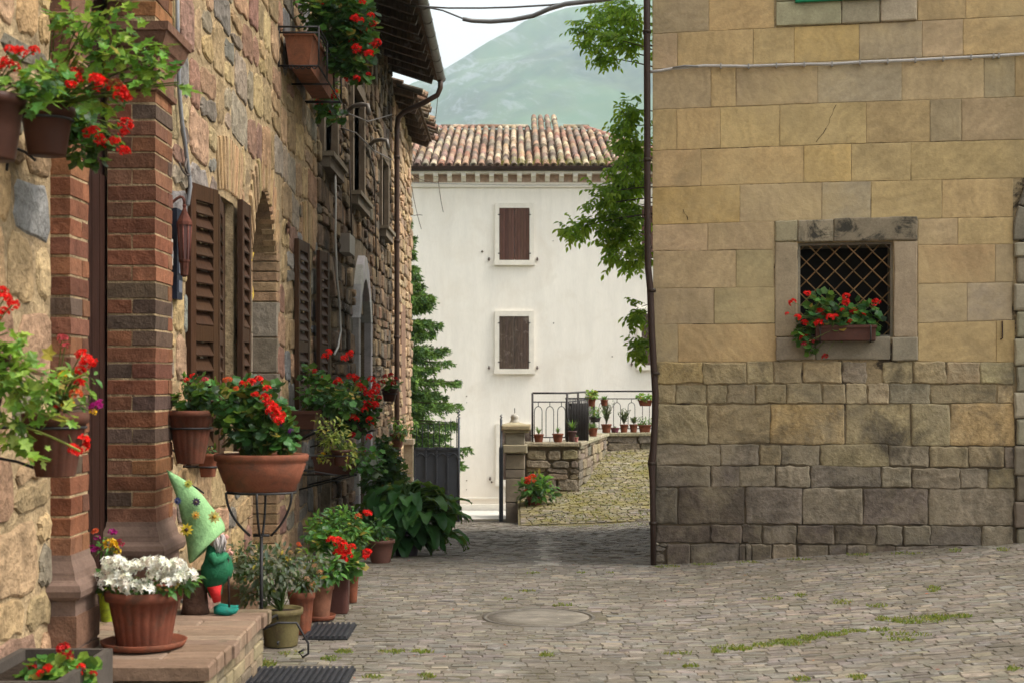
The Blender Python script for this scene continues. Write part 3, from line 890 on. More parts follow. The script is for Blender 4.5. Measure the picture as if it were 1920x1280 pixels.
def rect_loft(mb, x0, x1, y0, y1, prof, col):
    vs = []
    for z, o in prof: vs += [(x0 - o, y0 - o, z), (x1 + o, y0 - o, z), (x1 + o, y1 + o, z), (x0 - o, y1 + o, z)]
    n_ = len(prof)
    fs = [(4 * i + k, 4 * i + (k + 1) % 4, 4 * i + 4 + (k + 1) % 4, 4 * i + 4 + k) for i in range(n_ - 1) for k in range(4)]
    fs += [(3, 2, 1, 0), tuple(4 * (n_ - 1) + k for k in range(4))]
    mb.add(vs, fs, col)

bricks = [(0.17, 0.068, 0.036), (0.145, 0.055, 0.03), (0.20, 0.085, 0.045), (0.12, 0.052, 0.032), (0.16, 0.075, 0.043), (0.085, 0.056, 0.04), (0.21, 0.09, 0.042)]
for (x0, y0, y1, lab) in ((-2.10, 6.17, 6.44, 'near'), (-2.175, 7.64, 8.02, 'far')):
    x1 = -1.915
    core = MB(); box(core, x0, x1 - 0.005, y0 + 0.004, y1 - 0.004, 0.3, 4.2, )
    pil = core.build('brick_pilaster', M['mortar'], lhouse)
    z, r_ = 0.74, 0
    while z < 4.15:
        if 3.06 < z < 3.44: z = 3.46; continue
        h = 0.077 * rnd(0.95, 1.05)
        def bk(a, b_, c_, d_):
            k = MB()
            cc = jit(random.choice(bricks), 0.2, 0.06)
            w0 = Vector(((a + b_) / 2, (c_ + d_) / 2, z + h / 2))
            hx, hy, hz, bv = (b_ - a) / 2, (d_ - c_) / 2, h / 2, 0.0035
            vs = []
            for zz, o in ((-hz, bv), (-hz + bv, 0), (hz - bv, 0), (hz, bv)):
                for sx_, sy_ in ((-1, -1), (1, -1), (1, 1), (-1, 1)):
                    vs.append((w0.x + sx_ * (hx - o) + rnd(-0.003, 0.003), w0.y + sy_ * (hy - o) + rnd(-0.003, 0.003), w0.z + zz + rnd(-0.0015, 0.0015)))
            fs = [(3, 2, 1, 0), (12, 13, 14, 15)] + [(4 * i + q, 4 * i + (q + 1) % 4, 4 * i + 4 + (q + 1) % 4, 4 * i + 4 + q) for i in range(3) for q in range(4)]
            k.add(vs, fs, cc); k.build('brick', M['brick'], pil)
        pj = rnd(-0.003, 0.003)
        if r_ % 2 == 0: bk(x0 + 0.002, x1 + pj, y0, y1 - 0.1); bk(x1 - 0.12, x1 + pj, y1 - 0.093, y1)
        else:
            m_ = x1 - 0.13
            bk(m_ + 0.007, x1 + pj, y0, y1)
            bk(x0 + 0.002, m_, y0, y1)
        z += h + 0.010; r_ += 1
    k = MB()
    rect_loft(k, x0, x1, y0, y1, [(-0.15, 0.03), (0.55, 0.03), (0.555, 0.03), (0.557, 0.05), (0.57, 0.06), (0.595, 0.064), (0.62, 0.056), (0.63, 0.04), (0.64, 0.03), (0.66, 0.025), (0.67, 0.024), (0.70, 0.014), (0.72, 0.006), (0.745, 0.003)], (0.16, 0.105, 0.08))
    k.build('pilaster_base', M['sill_stone'], pil)
    k = MB()
    for zz in (0.05, 0.2, 0.35):
        box(k, x1 - 0.1, x1 + 0.037, y0 - 0.037, y1 + 0.036, zz, zz + 0.135, jit((0.16, 0.085, 0.055), 0.2))
    k.build('plinth_blocks', M['brick'], pil)
    k = MB()
    rect_loft(k, x0, x1, y0, y1, [(3.05, 0.0), (3.06, 0.02), (3.09, 0.022), (3.10, 0.006), (3.20, 0.008), (3.23, 0.018), (3.26, 0.035), (3.28, 0.038), (3.29, 0.05), (3.34, 0.07), (3.36, 0.075), (3.365, 0.088), (3.41, 0.09), (3.42, 0.0)], (0.16, 0.085, 0.055))
    k.build('pilaster_capital', M['brick'], pil)
# house door, in its recess
k = MB(); box(k, -2.36, -2.205, 6.40, 7.7, 0.28, 3.9, (0.025, 0.011, 0.008))
for i in range(9): box(k, -2.206, -2.19, 6.44 + i * 0.14, 6.57 + i * 0.14, 0.32, 2.6, jit((0.03, 0.013, 0.009), 0.2))
door = k.build('house_door', M['wood'], lhouse)
k = MB()
tube(k, bez((-2.19, 7.1, 1.98), (-2.09, 7.1, 1.90), (-2.18, 7.1, 1.72), 6), 0.012, 6, (0.10, 0.10, 0.11))
lathe(k, (-2.17, 7.1, 2.0), [(0.001, -0.03), (0.035, -0.015), (0.035, 0.015), (0.001, 0.03)], 10, (0.3, 0.3, 0.32))
lathe(k, (-2.17, 7.1, 1.72), [(0.001, -0.03), (0.03, -0.015), (0.03, 0.015), (0.001, 0.03)], 10, (0.3, 0.3, 0.32))
k.build('door_handle', M['iron'], door)

# windows with louvred shutters
wood_c = (0.045, 0.021, 0.010)
def leaf_shutter(p0, p1, z0, z1, parent, louvre=True, col=wood_c):
    """one shutter leaf from plan point p0 (hinge) to p1"""
    a = Vector((p0[0], p0[1], 0)); b_ = Vector((p1[0], p1[1], 0))
    U = (b_ - a); L = U.length; U.normalize(); N = U.cross(Z3).normalized()
    k = MB(); fw = min(0.075, L * 0.22)
    T0, T1 = -0.02, 0.02
    obox(k, a, U, Z3, N, 0, fw, z0, z1, T0, T1, jit(col, 0.1), 0.003)
    obox(k, a, U, Z3, N, L - fw, L, z0, z1, T0, T1, jit(col, 0.1), 0.003)
    zm = z0 + (z1 - z0) * 0.44
    for c0, c1 in ((z0, z0 + 0.1), (zm, zm + 0.1), (z1 - 0.1, z1)): obox(k, a, U, Z3, N, fw, L - fw, c0, c1, T0 + 0.003, T1 - 0.003, jit(col, 0.1), 0.002)
    sh_ = k.build('shutter', M['wood'], parent)
    for c0, c1 in ((z0 + 0.1, zm), (zm + 0.1, z1 - 0.1)):
        n_ = max(3, int((c1 - c0) / 0.085))
        for i in range(n_):
            zc = c0 + (i + 0.5) * (c1 - c0) / n_
            q = MB()
            vs = [a + U * u + Z3 * (zc + dz) + N * nn for u in (fw, L - fw) for (dz, nn) in ((-0.042, 0.017), (-0.034, 0.022), (0.042, -0.017), (0.034, -0.022))]
            q.add(vs, [(0, 1, 2, 3), (7, 6, 5, 4), (0, 4, 5, 1), (1, 5, 6, 2), (2, 6, 7, 3), (3, 7, 4, 0)], jit(col, 0.12))
            q.build('slat', M['wood'], sh_)
    return sh_
k = MB()
def win_frame(y0, y1, z0, z1, col=(0.04, 0.02, 0.011)):
    k = MB()
    for (a, b_, c_, d_) in ((y0, y0 + 0.05, z0, z1), (y1 - 0.05, y1, z0, z1), (y0 + 0.05, y1 - 0.05, z0, z0 + 0.05), (y0 + 0.05, y1 - 0.05, z1 - 0.05, z1), ((y0 + y1) / 2 - 0.02, (y0 + y1) / 2 + 0.02, z0 + 0.05, z1 - 0.05)):
        box(k, -2.11, -2.06, a, b_, c_, d_, col)
    box(k, -2.13, -2.115, y0, y1, z0, z1, (0.012, 0.010, 0.009))  # near-black sheet paints the unlit room behind the frame
    return k
wf1 = win_frame(9.72, 10.22, 1.0, 2.77).build('window', M['wood'], lhouse)
leaf_shutter((-1.985, 8.72), (-1.90, 9.12), 0.98, 2.72, lhouse)
leaf_shutter((-1.90, 9.15), (-1.985, 9.70), 0.98, 2.70, lhouse)
leaf_shutter((-1.95, 10.20), (-1.962, 10.60), 0.98, 2.80, lhouse)
soldier(10.07, 0.40, 2.80, 0.03, 0.38, 13, lhouse)
k = MB(); box(k, -2.2, -1.93, 9.66, 10.48, 0.93, 0.995, (0.36, 0.28, 0.19)); k.build('window_sill', M['sill_stone'], lhouse)
wf3 = win_frame(13.68, 14.14, 0.95, 2.78).build('window', M['wood'], lhouse)
leaf_shutter((-1.965, 12.98), (-1.94, 13.52), 0.95, 2.80, lhouse)
leaf_shutter((-1.93, 14.16), (-1.88, 14.52), 0.95, 2.80, lhouse)
soldier(13.93, 0.42, 2.80, 0.03, 0.42, 12, lhouse, 0.2)
# arched doorway with brick reveal
k = MB()
box(k, -2.385, -2.36, 10.9, 12.07, 0.1, 3.05, (0.04, 0.02, 0.013))
arch = k.build('arched_niche', M['wood'], lhouse)
soldier(11.485, 0.60, 2.50, 0.54, 0.30, 19, arch, 0.28, (0.36, 0.245, 0.135))
z = 0.12
while z < 2.6:
    h = 0.085 if (z > 1.95 or z < 0.9) else 0.30
    dcol = (0.27, 0.175, 0.10) if h < 0.2 else (0.21, 0.175, 0.125)
    for (a, b_) in ((12.05, 12.2), (10.78, 10.92)):
        k = MB(); obox(k, Vector((0, a if a > 11 else b_, 0)), Vector((-1, 0, 0)) if a < 11 else Vector((1, 0, 0)), Z3, Vector((0, 1, 0)) if a < 11 else Vector((0, -1, 0)), *((-2.36, -1.99) if a > 11 else (1.99, 2.36)), z + 0.004, z + h - 0.006, -0.14, 0.0, jit(dcol, 0.2), 0.006, 0.002)
        k.build('jamb_brick', M['brick'], arch)
    z += h
# barrel of the arch reveal
n_ = 20
for i in range(n_):
    t0, t1 = i / n_ * 2 - 1, (i + 1) / n_ * 2 - 1
    def q(t): return (11.485 + 0.585 * t, 2.55 + 0.48 * (1 - t * t))
    a, b_ = q(t0), q(t1)
    k = MB()
    vs = [(x, p[0], p[1]) for x in (-2.37, -2.009) for p in (a, b_, (b_[0], 3.13), (a[0], 3.13))]
    k.add(vs, [(0, 1, 2, 3), (7, 6, 5, 4), (0, 4, 5, 1), (2, 6, 7, 3), (1, 5, 6, 2), (3, 7, 4, 0)], jit((0.26, 0.175, 0.10), 0.15)); k.build('reveal_brick', M['brick'], arch)
k = MB()
vs = []
for i in range(9):
    zz = 2.50 - i * 0.066
    vs += [(-2.045 + 0.02 * math.sin(i * 1.7), 10.97, zz), (-2.03 + 0.02 * math.cos(i * 1.3), 11.09, zz)]
k.add(vs, [(2 * i, 2 * i + 1, 2 * i + 3, 2 * i + 2) for i in range(8)], (0.55, 0.38, 0.06), None, True)
tag(k.build('cloth', M['fabric']), 'small yellow cloth hanging inside the near edge of the arched niche', 'cloth')
# star ornament, doorbell, sign
k = MB()
c0 = P(533, 428, 5334 / (960 - 533.0) ) + Vector((0.03, 0, 0))
for i in range(5):
    a = i * 2 * math.pi / 5 + 0.3
    tip = c0 + Vector((0.01, 0.17 * math.cos(a), 0.10 * math.sin(a)))
    s0 = c0 + Vector((0.0, 0.05 * math.cos(a + 0.6), 0.035 * math.sin(a + 0.6))); s1 = c0 + Vector((0.0, 0.05 * math.cos(a - 0.6), 0.035 * math.sin(a - 0.6)))
    k.add([c0 + Vector((0.02, 0, 0)), s0, tip, s1, c0 - Vector((0.015, 0, 0))], [(0, 1, 2), (0, 2, 3), (4, 2, 1), (4, 3, 2)], (0.08, 0.04, 0.025))
star = tag(k.build('wall_ornament', M['rust']), 'rusty star shaped ornament on the plaster right of the brick arch', 'ornament')
k = MB(); box(k, -1.985, -1.945, 8.06, 8.16, 2.16, 2.31, (0.42, 0.40, 0.36)); bell = k.build('doorbell', M['plastic'], lhouse)
k = MB(); box(k, -1.945, -1.935, 8.09, 8.13, 2.20, 2.24, (0.2, 0.2, 0.2)); k.build('bell_button', M['plastic'], bell)

# lantern on the wall by the pillar
lan = thing('wall_lantern', P(342, 520, 8.25), 'reddish brown wall lantern hanging beside the brick pillar', 'lantern')
lc = P(340, 455, 8.25); lc.x = -1.90
k = MB(); lathe(k, lc, [(0.008, -0.20), (0.022, -0.19), (0.028, -0.12), (0.033, -0.11), (0.033, -0.10)], 8, (0.07, 0.025, 0.016), smooth=False); k.build('lantern_base', M['rust'], lan)
k = MB(); lathe(k, lc, [(0.027, -0.10), (0.039, 0.10)], 8, (0.10, 0.05, 0.045), smooth=False); k.build('lantern_glass', M['paint'], lan)
k = MB()
for i in range(8):
    a = i * math.pi / 4
    tube(k, [lc + Vector((0.028 * math.cos(a), 0.028 * math.sin(a), -0.1)), lc + Vector((0.040 * math.cos(a), 0.040 * math.sin(a), 0.1))], 0.004, 4, (0.12, 0.04, 0.03))
lathe(k, lc, [(0.047, 0.10), (0.044, 0.12), (0.02, 0.17), (0.008, 0.20), (0.012, 0.215), (0.003, 0.23)], 8, (0.09, 0.03, 0.02), smooth=False)
tube(k, bez(lc + Vector((0, 0, 0.22)), lc + Vector((0, 0, 0.32)), (-2.0, lc.y, lc.z + 0.2), 6), 0.009, 5, (0.10, 0.04, 0.03))
k.build('lantern_cage', M['rust'], lan)
k = MB()
q = P(321, 470, 8.4)
box(k, -1.985, -1.955, 8.30, 8.44, q.z - 0.29, q.z + 0.24, (0.015, 0.018, 0.03))
for i in range(4): box(k, -1.955, -1.95, 8.33, 8.41, q.z - 0.25 + i * 0.11, q.z - 0.18 + i * 0.11, (0.10, 0.11, 0.14))
tag(k.build('wall_plaque', M['paint']), 'narrow dark plaque fixed to the wall between pillar and lantern', 'plaque')

# conduit pipes on the wall
k = MB()
def wl_pt(px, py, off=0.03):
    y_ = 2667 * (2.0 - off) / (960 - px)
    return Vector((WX + off, y_, CZ - (py - HY) * y_ / F))
cd = thing('electric_conduit', (-2, 8.5, 3), 'grey electric conduit running down the stone wall to the lantern', 'conduit')
tube(k, [wl_pt(a, b_, 0.035) for a, b_ in ((332, -60), (333, 60), (336, 170), (341, 230), (347, 270), (352, 310), (357, 350), (352, 385))], 0.013, 6, (0.22, 0.22, 0.23)); k.build('pipe', M['plastic'], cd)
k = MB(); tube(k, bez(wl_pt(352, 295), wl_pt(340, 320, 0.08), wl_pt(358, 330), 8), 0.007, 5, (0.10, 0.08, 0.07)); tube(k, bez(wl_pt(336, 305), wl_pt(350, 345, 0.06), wl_pt(362, 318), 8), 0.006, 5, (0.10, 0.08, 0.07)); k.build('wire', M['plastic'], cd)

# ---------------------------------------------------------------- second house
ohouse = thing('dark_rubble_house', (-2.0, 19, -0.5), 'dark weathered rubble house with deep tiled eaves, behind the warm stone house', 'house')
UPW = [(15.0, 16.0, 3.9, 5.2), (17.7, 18.9, 3.85, 5.2), (21.6, 22.6, 3.85, 4.9)]
DRS = [(15.1, 15.9, -0.5, 2.5), (18.25, 19.6, -0.9, 2.4)]
mb = MB()
slab_open(mb, LO, LU, Z3, LN, 14.6, 23.7, -1.4, 6.75, -0.4, -0.035, UPW + DRS)
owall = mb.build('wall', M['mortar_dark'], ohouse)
mb = MB(); box(mb, -9, -2.41, 14.6, 23.7, -1.4, 6.7); mb.build('rear_wall', M['mortar_dark'], ohouse)
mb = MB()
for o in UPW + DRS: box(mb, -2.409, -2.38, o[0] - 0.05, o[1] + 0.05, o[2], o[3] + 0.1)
mb.build('painted_dark_panel', M['dark'], ohouse)  # black sheets painted as darkness behind windows and doors
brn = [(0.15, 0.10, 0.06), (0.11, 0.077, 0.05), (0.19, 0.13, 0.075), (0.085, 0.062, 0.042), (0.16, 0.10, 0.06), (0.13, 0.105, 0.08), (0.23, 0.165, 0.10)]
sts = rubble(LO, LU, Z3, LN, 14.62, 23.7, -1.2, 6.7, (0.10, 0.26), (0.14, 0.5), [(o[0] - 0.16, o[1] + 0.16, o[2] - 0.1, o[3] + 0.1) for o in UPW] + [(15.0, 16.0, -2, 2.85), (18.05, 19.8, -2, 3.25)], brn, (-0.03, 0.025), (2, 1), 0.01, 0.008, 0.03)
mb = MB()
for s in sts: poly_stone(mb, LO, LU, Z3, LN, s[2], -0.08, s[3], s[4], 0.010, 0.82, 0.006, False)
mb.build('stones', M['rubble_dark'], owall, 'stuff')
for (y0, y1, z0, z1) in UPW:
    k = MB(); box(k, -2.22, -1.90, y0 - 0.12, y1 + 0.12, z0 - 0.16, z0 - 0.05, (0.15, 0.12, 0.09)); box(k, -2.2, -1.86, y0 - 0.15, y1 + 0.15, z0 - 0.05, z0, (0.17, 0.14, 0.10)); k.build('window_sill', M['sill_stone'], ohouse)
    k = MB()
    for (a, b_, c_, d_) in ((y0 - 0.15, y0, z0, z1), (y1, y1 + 0.15, z0, z1), (y0 - 0.15, y1 + 0.15, z1, z1 + 0.15)): box(k, -2.15, -1.96, a, b_, c_, d_, (0.13, 0.10, 0.07))
    k.build('window_surround', M['sill_stone'], ohouse)
    k = MB()
    box(k, -2.32, -2.27, y0, y1, z0, z1, (0.05, 0.028, 0.02))
    for i in range(int((z1 - z0) / 0.09)): box(k, -2.27, -2.255, y0 + 0.06, y1 - 0.06, z0 + 0.04 + i * 0.09, z0 + 0.10 + i * 0.09, (0.07, 0.035, 0.022))
    k.build('window_shutter', M['wood'], ohouse)
# grey pointed doorway
def arch_pts(y0, y1, zs, zt, n=7):
    o = []
    for i in range(n + 1):
        t = i / n; o.append((y0 + (y1 - y0) * t, zs + (zt - zs) * math.sin(math.pi * t) ** 0.8))
    return o
k = MB(); box(k, -2.36, -2.3, 18.25, 19.6, -0.9, 3.0, (0.15, 0.145, 0.14)); gd = k.build('grey_doorway', M['paint'], ohouse)
ip, op_ = arch_pts(18.25, 19.6, 2.3, 2.85), arch_pts(18.05, 19.8, 2.3, 3.17)
for i in range(7):
    k = MB(); poly_stone(k, LO, LU, Z3, LN, [ip[i], ip[i + 1], op_[i + 1], op_[i]], -0.3, 0.06, jit((0.30, 0.285, 0.27), 0.1), 0.01, 0.8, 0.003); k.build('voussoir', M['sill_stone'], gd)
for (a, b_) in ((18.05, 18.25), (19.6, 19.8)):
    for i in range(7):
        z = -0.85 + i * 0.45
        k = MB(); obox(k, LO, LU, Z3, LN, a + 0.002, b_ - 0.002, z, z + 0.445, -0.3, 0.06, jit((0.29, 0.275, 0.26), 0.12), 0.008); k.build('jamb_stone', M['sill_stone'], gd)
k = MB(); box(k, -2.3, -2.26, 15.1, 15.9, -0.5, 2.5, (0.03, 0.045, 0.04)); k.build('door', M['wood'], ohouse)
ip, op_ = arch_pts(15.1, 15.9, 2.45, 2.7, 5), arch_pts(15.0, 16.0, 2.45, 2.88, 5)
k = MB()
for i in range(5): poly_stone(k, LO, LU, Z3, LN, [ip[i], ip[i + 1], op_[i + 1], op_[i]], -0.3, 0.03, jit((0.2, 0.15, 0.1), 0.2), 0.01, 0.8, 0.003)
k.build('door_arch', M['brick'], ohouse)
# eaves: boards, rafters, tiles, gutter
def eave(Y0, Y1, xw, xe, zw, ze, parent, tiles=True, frac=0.55):
    k = MB()
    vs = [(xw - 0.6, Y0, zw + 0.35 * 0.6), (xe + 0.02, Y0, ze), (xe + 0.02, Y1, ze), (xw - 0.6, Y1, zw + 0.21)]
    vs += [(v[0], v[1], v[2] + 0.05) for v in vs]
    k.add(vs, [(0, 1, 2, 3), (7, 6, 5, 4), (0, 4, 5, 1), (1, 5, 6, 2), (2, 6, 7, 3), (3, 7, 4, 0)], (0.10, 0.06, 0.035))
    ev = k.build('eave_boards', M['wood_old'], parent)
    y_ = Y0 + 0.1
    while y_ < Y1:
        k = MB()
        vs = [(xw - 0.1, y_, zw - 0.10), (xe - 0.06, y_, ze - 0.13), (xe - 0.02, y_, ze - 0.005), (xw - 0.1, y_, zw + 0.035)]
        vs += [(v[0], v[1] + 0.09, v[2]) for v in vs]
        k.add(vs, [(0, 1, 2, 3), (7, 6, 5, 4), (0, 4, 5, 1), (1, 5, 6, 2), (2, 6, 7, 3), (3, 7, 4, 0)], jit((0.085, 0.055, 0.035), 0.2))
        k.build('rafter', M['wood_old'], ev); y_ += frac
    return ev
ev = eave(14.4, 23.75, -2.0, -1.26, 6.72, 6.50, ohouse)
k = MB()
gy0, gy1 = 14.4, 23.8
vs, fs = [], []
sg = 8
for j in range(25):
    yy = gy0 + (gy1 - gy0) * j / 24
    for i in range(sg + 1):
        a = math.pi + math.pi * i / sg
        vs.append((-1.19 + 0.075 * math.cos(a), yy, 6.56 + 0.075 * math.sin(a)))
for j in range(24):
    for i in range(sg): fs.append((j * 9 + i, j * 9 + i + 1, (j + 1) * 9 + i + 1, (j + 1) * 9 + i))
k.add(vs, fs, (0.16, 0.15, 0.14), None, True)
lathe_seg = [(-1.19, gy1, 6.56)]
for j in range(0, 25, 2): tube(k, [(-1.19 + 0.079 * math.cos(math.pi + math.pi * i / 8), gy0 + (gy1 - gy0) * j / 24, 6.56 + 0.079 * math.sin(math.pi + math.pi * i / 8)) for i in range(9)], 0.006, 4, (0.12, 0.11, 0.10))
k.add([(-1.19 + 0.075 * math.cos(math.pi + math.pi * i / 8), gy1, 6.56 + 0.075 * math.sin(math.pi + math.pi * i / 8)) for i in range(9)], [tuple(range(9))], (0.15, 0.14, 0.13))
k.build('gutter', M['iron'], ohouse)
k = MB()
tube(k, [(-1.19, 23.62, 6.50), (-1.19, 23.62, 6.36), (-1.24, 23.62, 6.24), (-1.5, 23.65, 6.10), (-1.80, 23.7, 5.98), (-1.90, 23.72, 5.88), (-1.92, 23.72, 5.7), (-1.92, 23.72, 2), (-1.92, 23.72, -0.6)], 0.045, 10, (0.07, 0.042, 0.030))
for zz in (5.2, 3.8, 2.2, 0.6): tube(k, [(-1.92, 23.72, zz), (-1.92, 23.72, zz + 0.05)], 0.055, 10, (0.05, 0.03, 0.02))
k.build('downpipe', M['paint'], ohouse)
# roof tiles peeping over the gutter
k = MB()
def cover_tile(mb, p, d, L, r0, r1, col, seg=6, th=0.016):
    """half-round clay tile from p along d (unit, up the slope)"""
    s_ = d.cross(Z3).normalized(); up = s_.cross(d).normalized()
    if up.z < 0: up = -up
    vs = []
    for q, r_ in ((p, r0), (p + d * L, r1)):
        for i in range(seg + 1):
            a = math.pi * i / seg
            vs.append(q + s_ * r_ * math.cos(a) + up * r_ * math.sin(a))
    for i in range(seg + 1):
        a = math.pi * i / seg
        vs.append(p + s_ * (r0 - th) * math.cos(a) + up * (r0 - th) * math.sin(a))
    n_ = seg + 1
    fs = [(i, i + 1, n_ + i + 1, n_ + i) for i in range(seg)] + [(2 * n_ + i, 2 * n_ + i + 1, i + 1, i) for i in range(seg)]
    mb.add(vs, fs, col, None, False)
dd = Vector((-1, 0, 0.32)).normalized()
tcols = [(0.30, 0.20, 0.125), (0.34, 0.25, 0.165), (0.26, 0.14, 0.09), (0.20, 0.155, 0.115), (0.38, 0.295, 0.20), (0.14, 0.10, 0.075), (0.31, 0.18, 0.125), (0.43, 0.35, 0.25), (0.22, 0.18, 0.135), (0.25, 0.165, 0.13)]
yy = 14.5
while yy < 23.8:
    for i in range(3): cover_tile(k, Vector((-1.22 - 0.4 * i, yy, 6.58 + 0.128 * i)), dd, 0.45, 0.085, 0.07, jit(random.choice(tcols), 0.2))
    yy += 0.21
k.build('roof_tiles', M['tile'], ohouse, 'stuff')
mb = MB()
vs = [(-1.3, 14.5, 6.6), (-1.3, 23.7, 6.6), (-5.5, 23.7, 8.0), (-5.5, 14.5, 8.0)]
mb.add(vs + [(v[0], v[1], v[2] - 0.06) for v in vs], [(0, 1, 2, 3), (7, 6, 5, 4), (0, 4, 5, 1), (1, 5, 6, 2), (2, 6, 7, 3), (3, 7, 4, 0)], (0.2, 0.14, 0.1)); mb.build('roof', M['tile'], ohouse)
# wall brackets, boxes, cables
for (px, py, yd, w) in ((640, 196, 17.0, 0.34), (684, 262, 19.6, 0.34)):
    k = MB()
    b0 = Vector((-2.0, yd, CZ - (py - HY) * yd / F))
    tube(k, [b0 + Vector((0.02, 0.2, -0.04)), b0 + Vector((0.1, 0.1, 0.0)), b0 + Vector((0.2, 0, 0.0)), b0 + Vector((0.28, -0.05, -0.02)), b0 + Vector((0.30, -0.05, -0.14))], 0.028, 7, (0.20, 0.18, 0.16))
    k.build('wall_bracket', M['iron'], ohouse)
k = MB(); yb = 5334 / (960 - 641.0); zb = CZ - (459 - HY) * yb / F
box(k, -2.0, -1.88, yb - 0.25, yb + 0.3, zb - 0.11, zb + 0.11, (0.20, 0.17, 0.14)); k.build('meter_box', M['paint'], ohouse)
cbl = thing('white_cable', (-2, 16.5, 2), 'white cable hanging down the dark rubble wall above the red geraniums', 'cable')
k = MB(); tube(k, [wl_pt(a, b_, 0.08) for a, b_ in ((628, 300), (630, 380), (629, 440), (632, 520), (637, 570), (639, 620), (634, 650), (627, 664))], 0.012, 5, (0.5, 0.48, 0.44)); k.build('wire', M['plastic'], cbl)
cbl = thing('dark_cable', (-2, 19, 4), 'dark cables strung along the dark rubble wall below the eaves', 'cable')
for pts in (((598, 205), (625, 200), (655, 214), (690, 228), (735, 215)), ((640, 240), (668, 250), (700, 282), (735, 300)), ((690, 280), (702, 330), (704, 420), (706, 520)), ((655, 300), (658, 380), (660, 470))):
    k = MB(); tube(k, [wl_pt(a, b_, 0.07) for a, b_ in pts], 0.010, 5, (0.07, 0.055, 0.045)); k.build('wire', M['plastic'], cbl)

# ---------------------------------------------------------------- narrow end of the row
ehouse = thing('ochre_rubble_house', (-2.0, 26, -1), 'narrow end of ochre rubble house seen just past the dark downpipe', 'house')
mb = MB(); box(mb, -9, -2.03, 23.76, 28.3, -2, 6.5); ew = mb.build('wall', M['mortar'], ehouse)
sts = rubble(LO, LU, Z3, LN, 23.78, 28.3, -1.6, 6.4, (0.10, 0.24), (0.2, 0.6), [(25.6, 26.6, 0.9, 2.9)], [(0.38, 0.26, 0.15), (0.32, 0.22, 0.13), (0.42, 0.30, 0.18), (0.28, 0.20, 0.13)], (-0.02, 0.04), (2, 1), 0.012, 0.008, 0.03)
mb = MB()
for s in sts: poly_stone(mb, LO, LU, Z3, LN, s[2], -0.08, s[3], s[4], 0.010, 0.82, 0.006, False)
mb.build('stones', M['rubble'], ew, 'stuff')
k = MB(); box(k, -2.02, -1.99, 25.6, 26.6, 0.9, 2.9, (0.2, 0.12, 0.08)); k.build('blocked_window', M['brick'], ehouse)
eave(23.9, 28.4, -2.0, -1.62, 6.38, 6.26, ehouse, frac=0.7)
k = MB()
yy = 23.9
while yy < 28.5:
    for i in range(3): cover_tile(k, Vector((-1.50 - 0.36 * i + rnd(-0.06, 0.06), yy, 6.32 + 0.12 * i + rnd(-0.03, 0.03))), dd, 0.45, 0.095, 0.075, jit(random.choice(tcols), 0.25), 6, 0.02)
    yy += 0.19
k.build('roof_tiles', M['tile'], ehouse, 'stuff')
k = MB(); vs = [(-1.65, 23.8, 6.32), (-1.65, 28.4, 6.32), (-5.5, 28.4, 7.4), (-5.5, 23.8, 7.4)]
k.add(vs + [(v[0], v[1], v[2] - 0.08) for v in vs], [(0, 1, 2, 3), (7, 6, 5, 4), (0, 4, 5, 1), (1, 5, 6, 2), (2, 6, 7, 3), (3, 7, 4, 0)], (0.16, 0.11, 0.08)); k.build('roof', M['tile'], ehouse)
k = MB(); q = P(768, 832, 25.0); box(k, q.x - 0.1, q.x + 0.06, 24.9, 25.15, -1.2, q.z + 0.0, (0.3, 0.24, 0.16)); box(k, q.x - 0.14, q.x + 0.08, 24.86, 25.2, q.z, q.z + 0.09, (0.33, 0.27, 0.19)); k.build('gate_post', M['sill_stone'], ehouse)

# ================================================================ WHITE HOUSE
whouse = thing('cream_house', (0, 38, -2.4), 'tall cream rendered house with tiled roof and closed brown shutters, closing the street', 'house')
mb = MB(); box(mb, -4.75, 4.75, 38.0, 51, -2.6, 7.0)
wwall = mb.build('wall', M['plaster'], whouse)
mb = MB()
zpl = P(900, 945, 37.9).z
box(mb, -4.8, 4.8, 37.9, 38.0, -2.6, zpl); box(mb, -4.78, 4.78, 37.96, 38.0, P(900, 935, 37.9).z, P(900, 932, 37.9).z)
mb.build('plinth', M['trim'], whouse)
mb = MB()
box(mb, -4.80, 4.80, 37.95, 38.0, 6.66, 6.70); box(mb, -4.78, 4.78, 37.97, 38.0, 6.70, 6.79); box(mb, -4.95, 4.95, 37.72, 38.0, 7.0, 7.06)
mb.build('cornice', M['trim'], whouse)
mb = MB(); box(mb, -4.78, 4.78, 37.975, 38.0, 6.79, 7.0, (0.42, 0.30, 0.22)); mb.build('frieze', M['brick'], whouse)  # darker colour paints shade into the gaps between the corbels
x = -4.7
while x < 4.7:
    k = MB()
    vs = [(x + dx, y_, z_) for dx in (0, 0.125) for (y_, z_) in ((37.97, 6.80), (37.9, 6.82), (37.86, 6.89), (37.72, 6.93), (37.72, 7.0), (37.97, 7.0))]
    k.add(vs, [(5, 4, 3, 2, 1, 0), (6, 7, 8, 9, 10, 11)] + [(i, (i + 1) % 6, 6 + (i + 1) % 6, 6 + i) for i in range(6)], (0.7, 0.65, 0.55)); k.build('corbel', M['trim'], whouse)
    x += 0.372
k = MB()
vs, fs = [], []
for j, xx in enumerate(frange(-5.0, 5.0, 0.5)):
    for i in range(9):
        a = math.pi + math.pi * i / 8
        vs.append((xx, 37.62 + 0.09 * math.cos(a), 7.16 + 0.09 * math.sin(a)))
for j in range(20):
    for i in range(8): fs.append((j * 9 + i, j * 9 + i + 1, (j + 1) * 9 + i + 1, (j + 1) * 9 + i))
k.add(vs, fs, (0.05, 0.03, 0.024), None, True); box(k, -5.0, 5.0, 37.66, 37.72, 7.06, 7.12, (0.05, 0.03, 0.02))
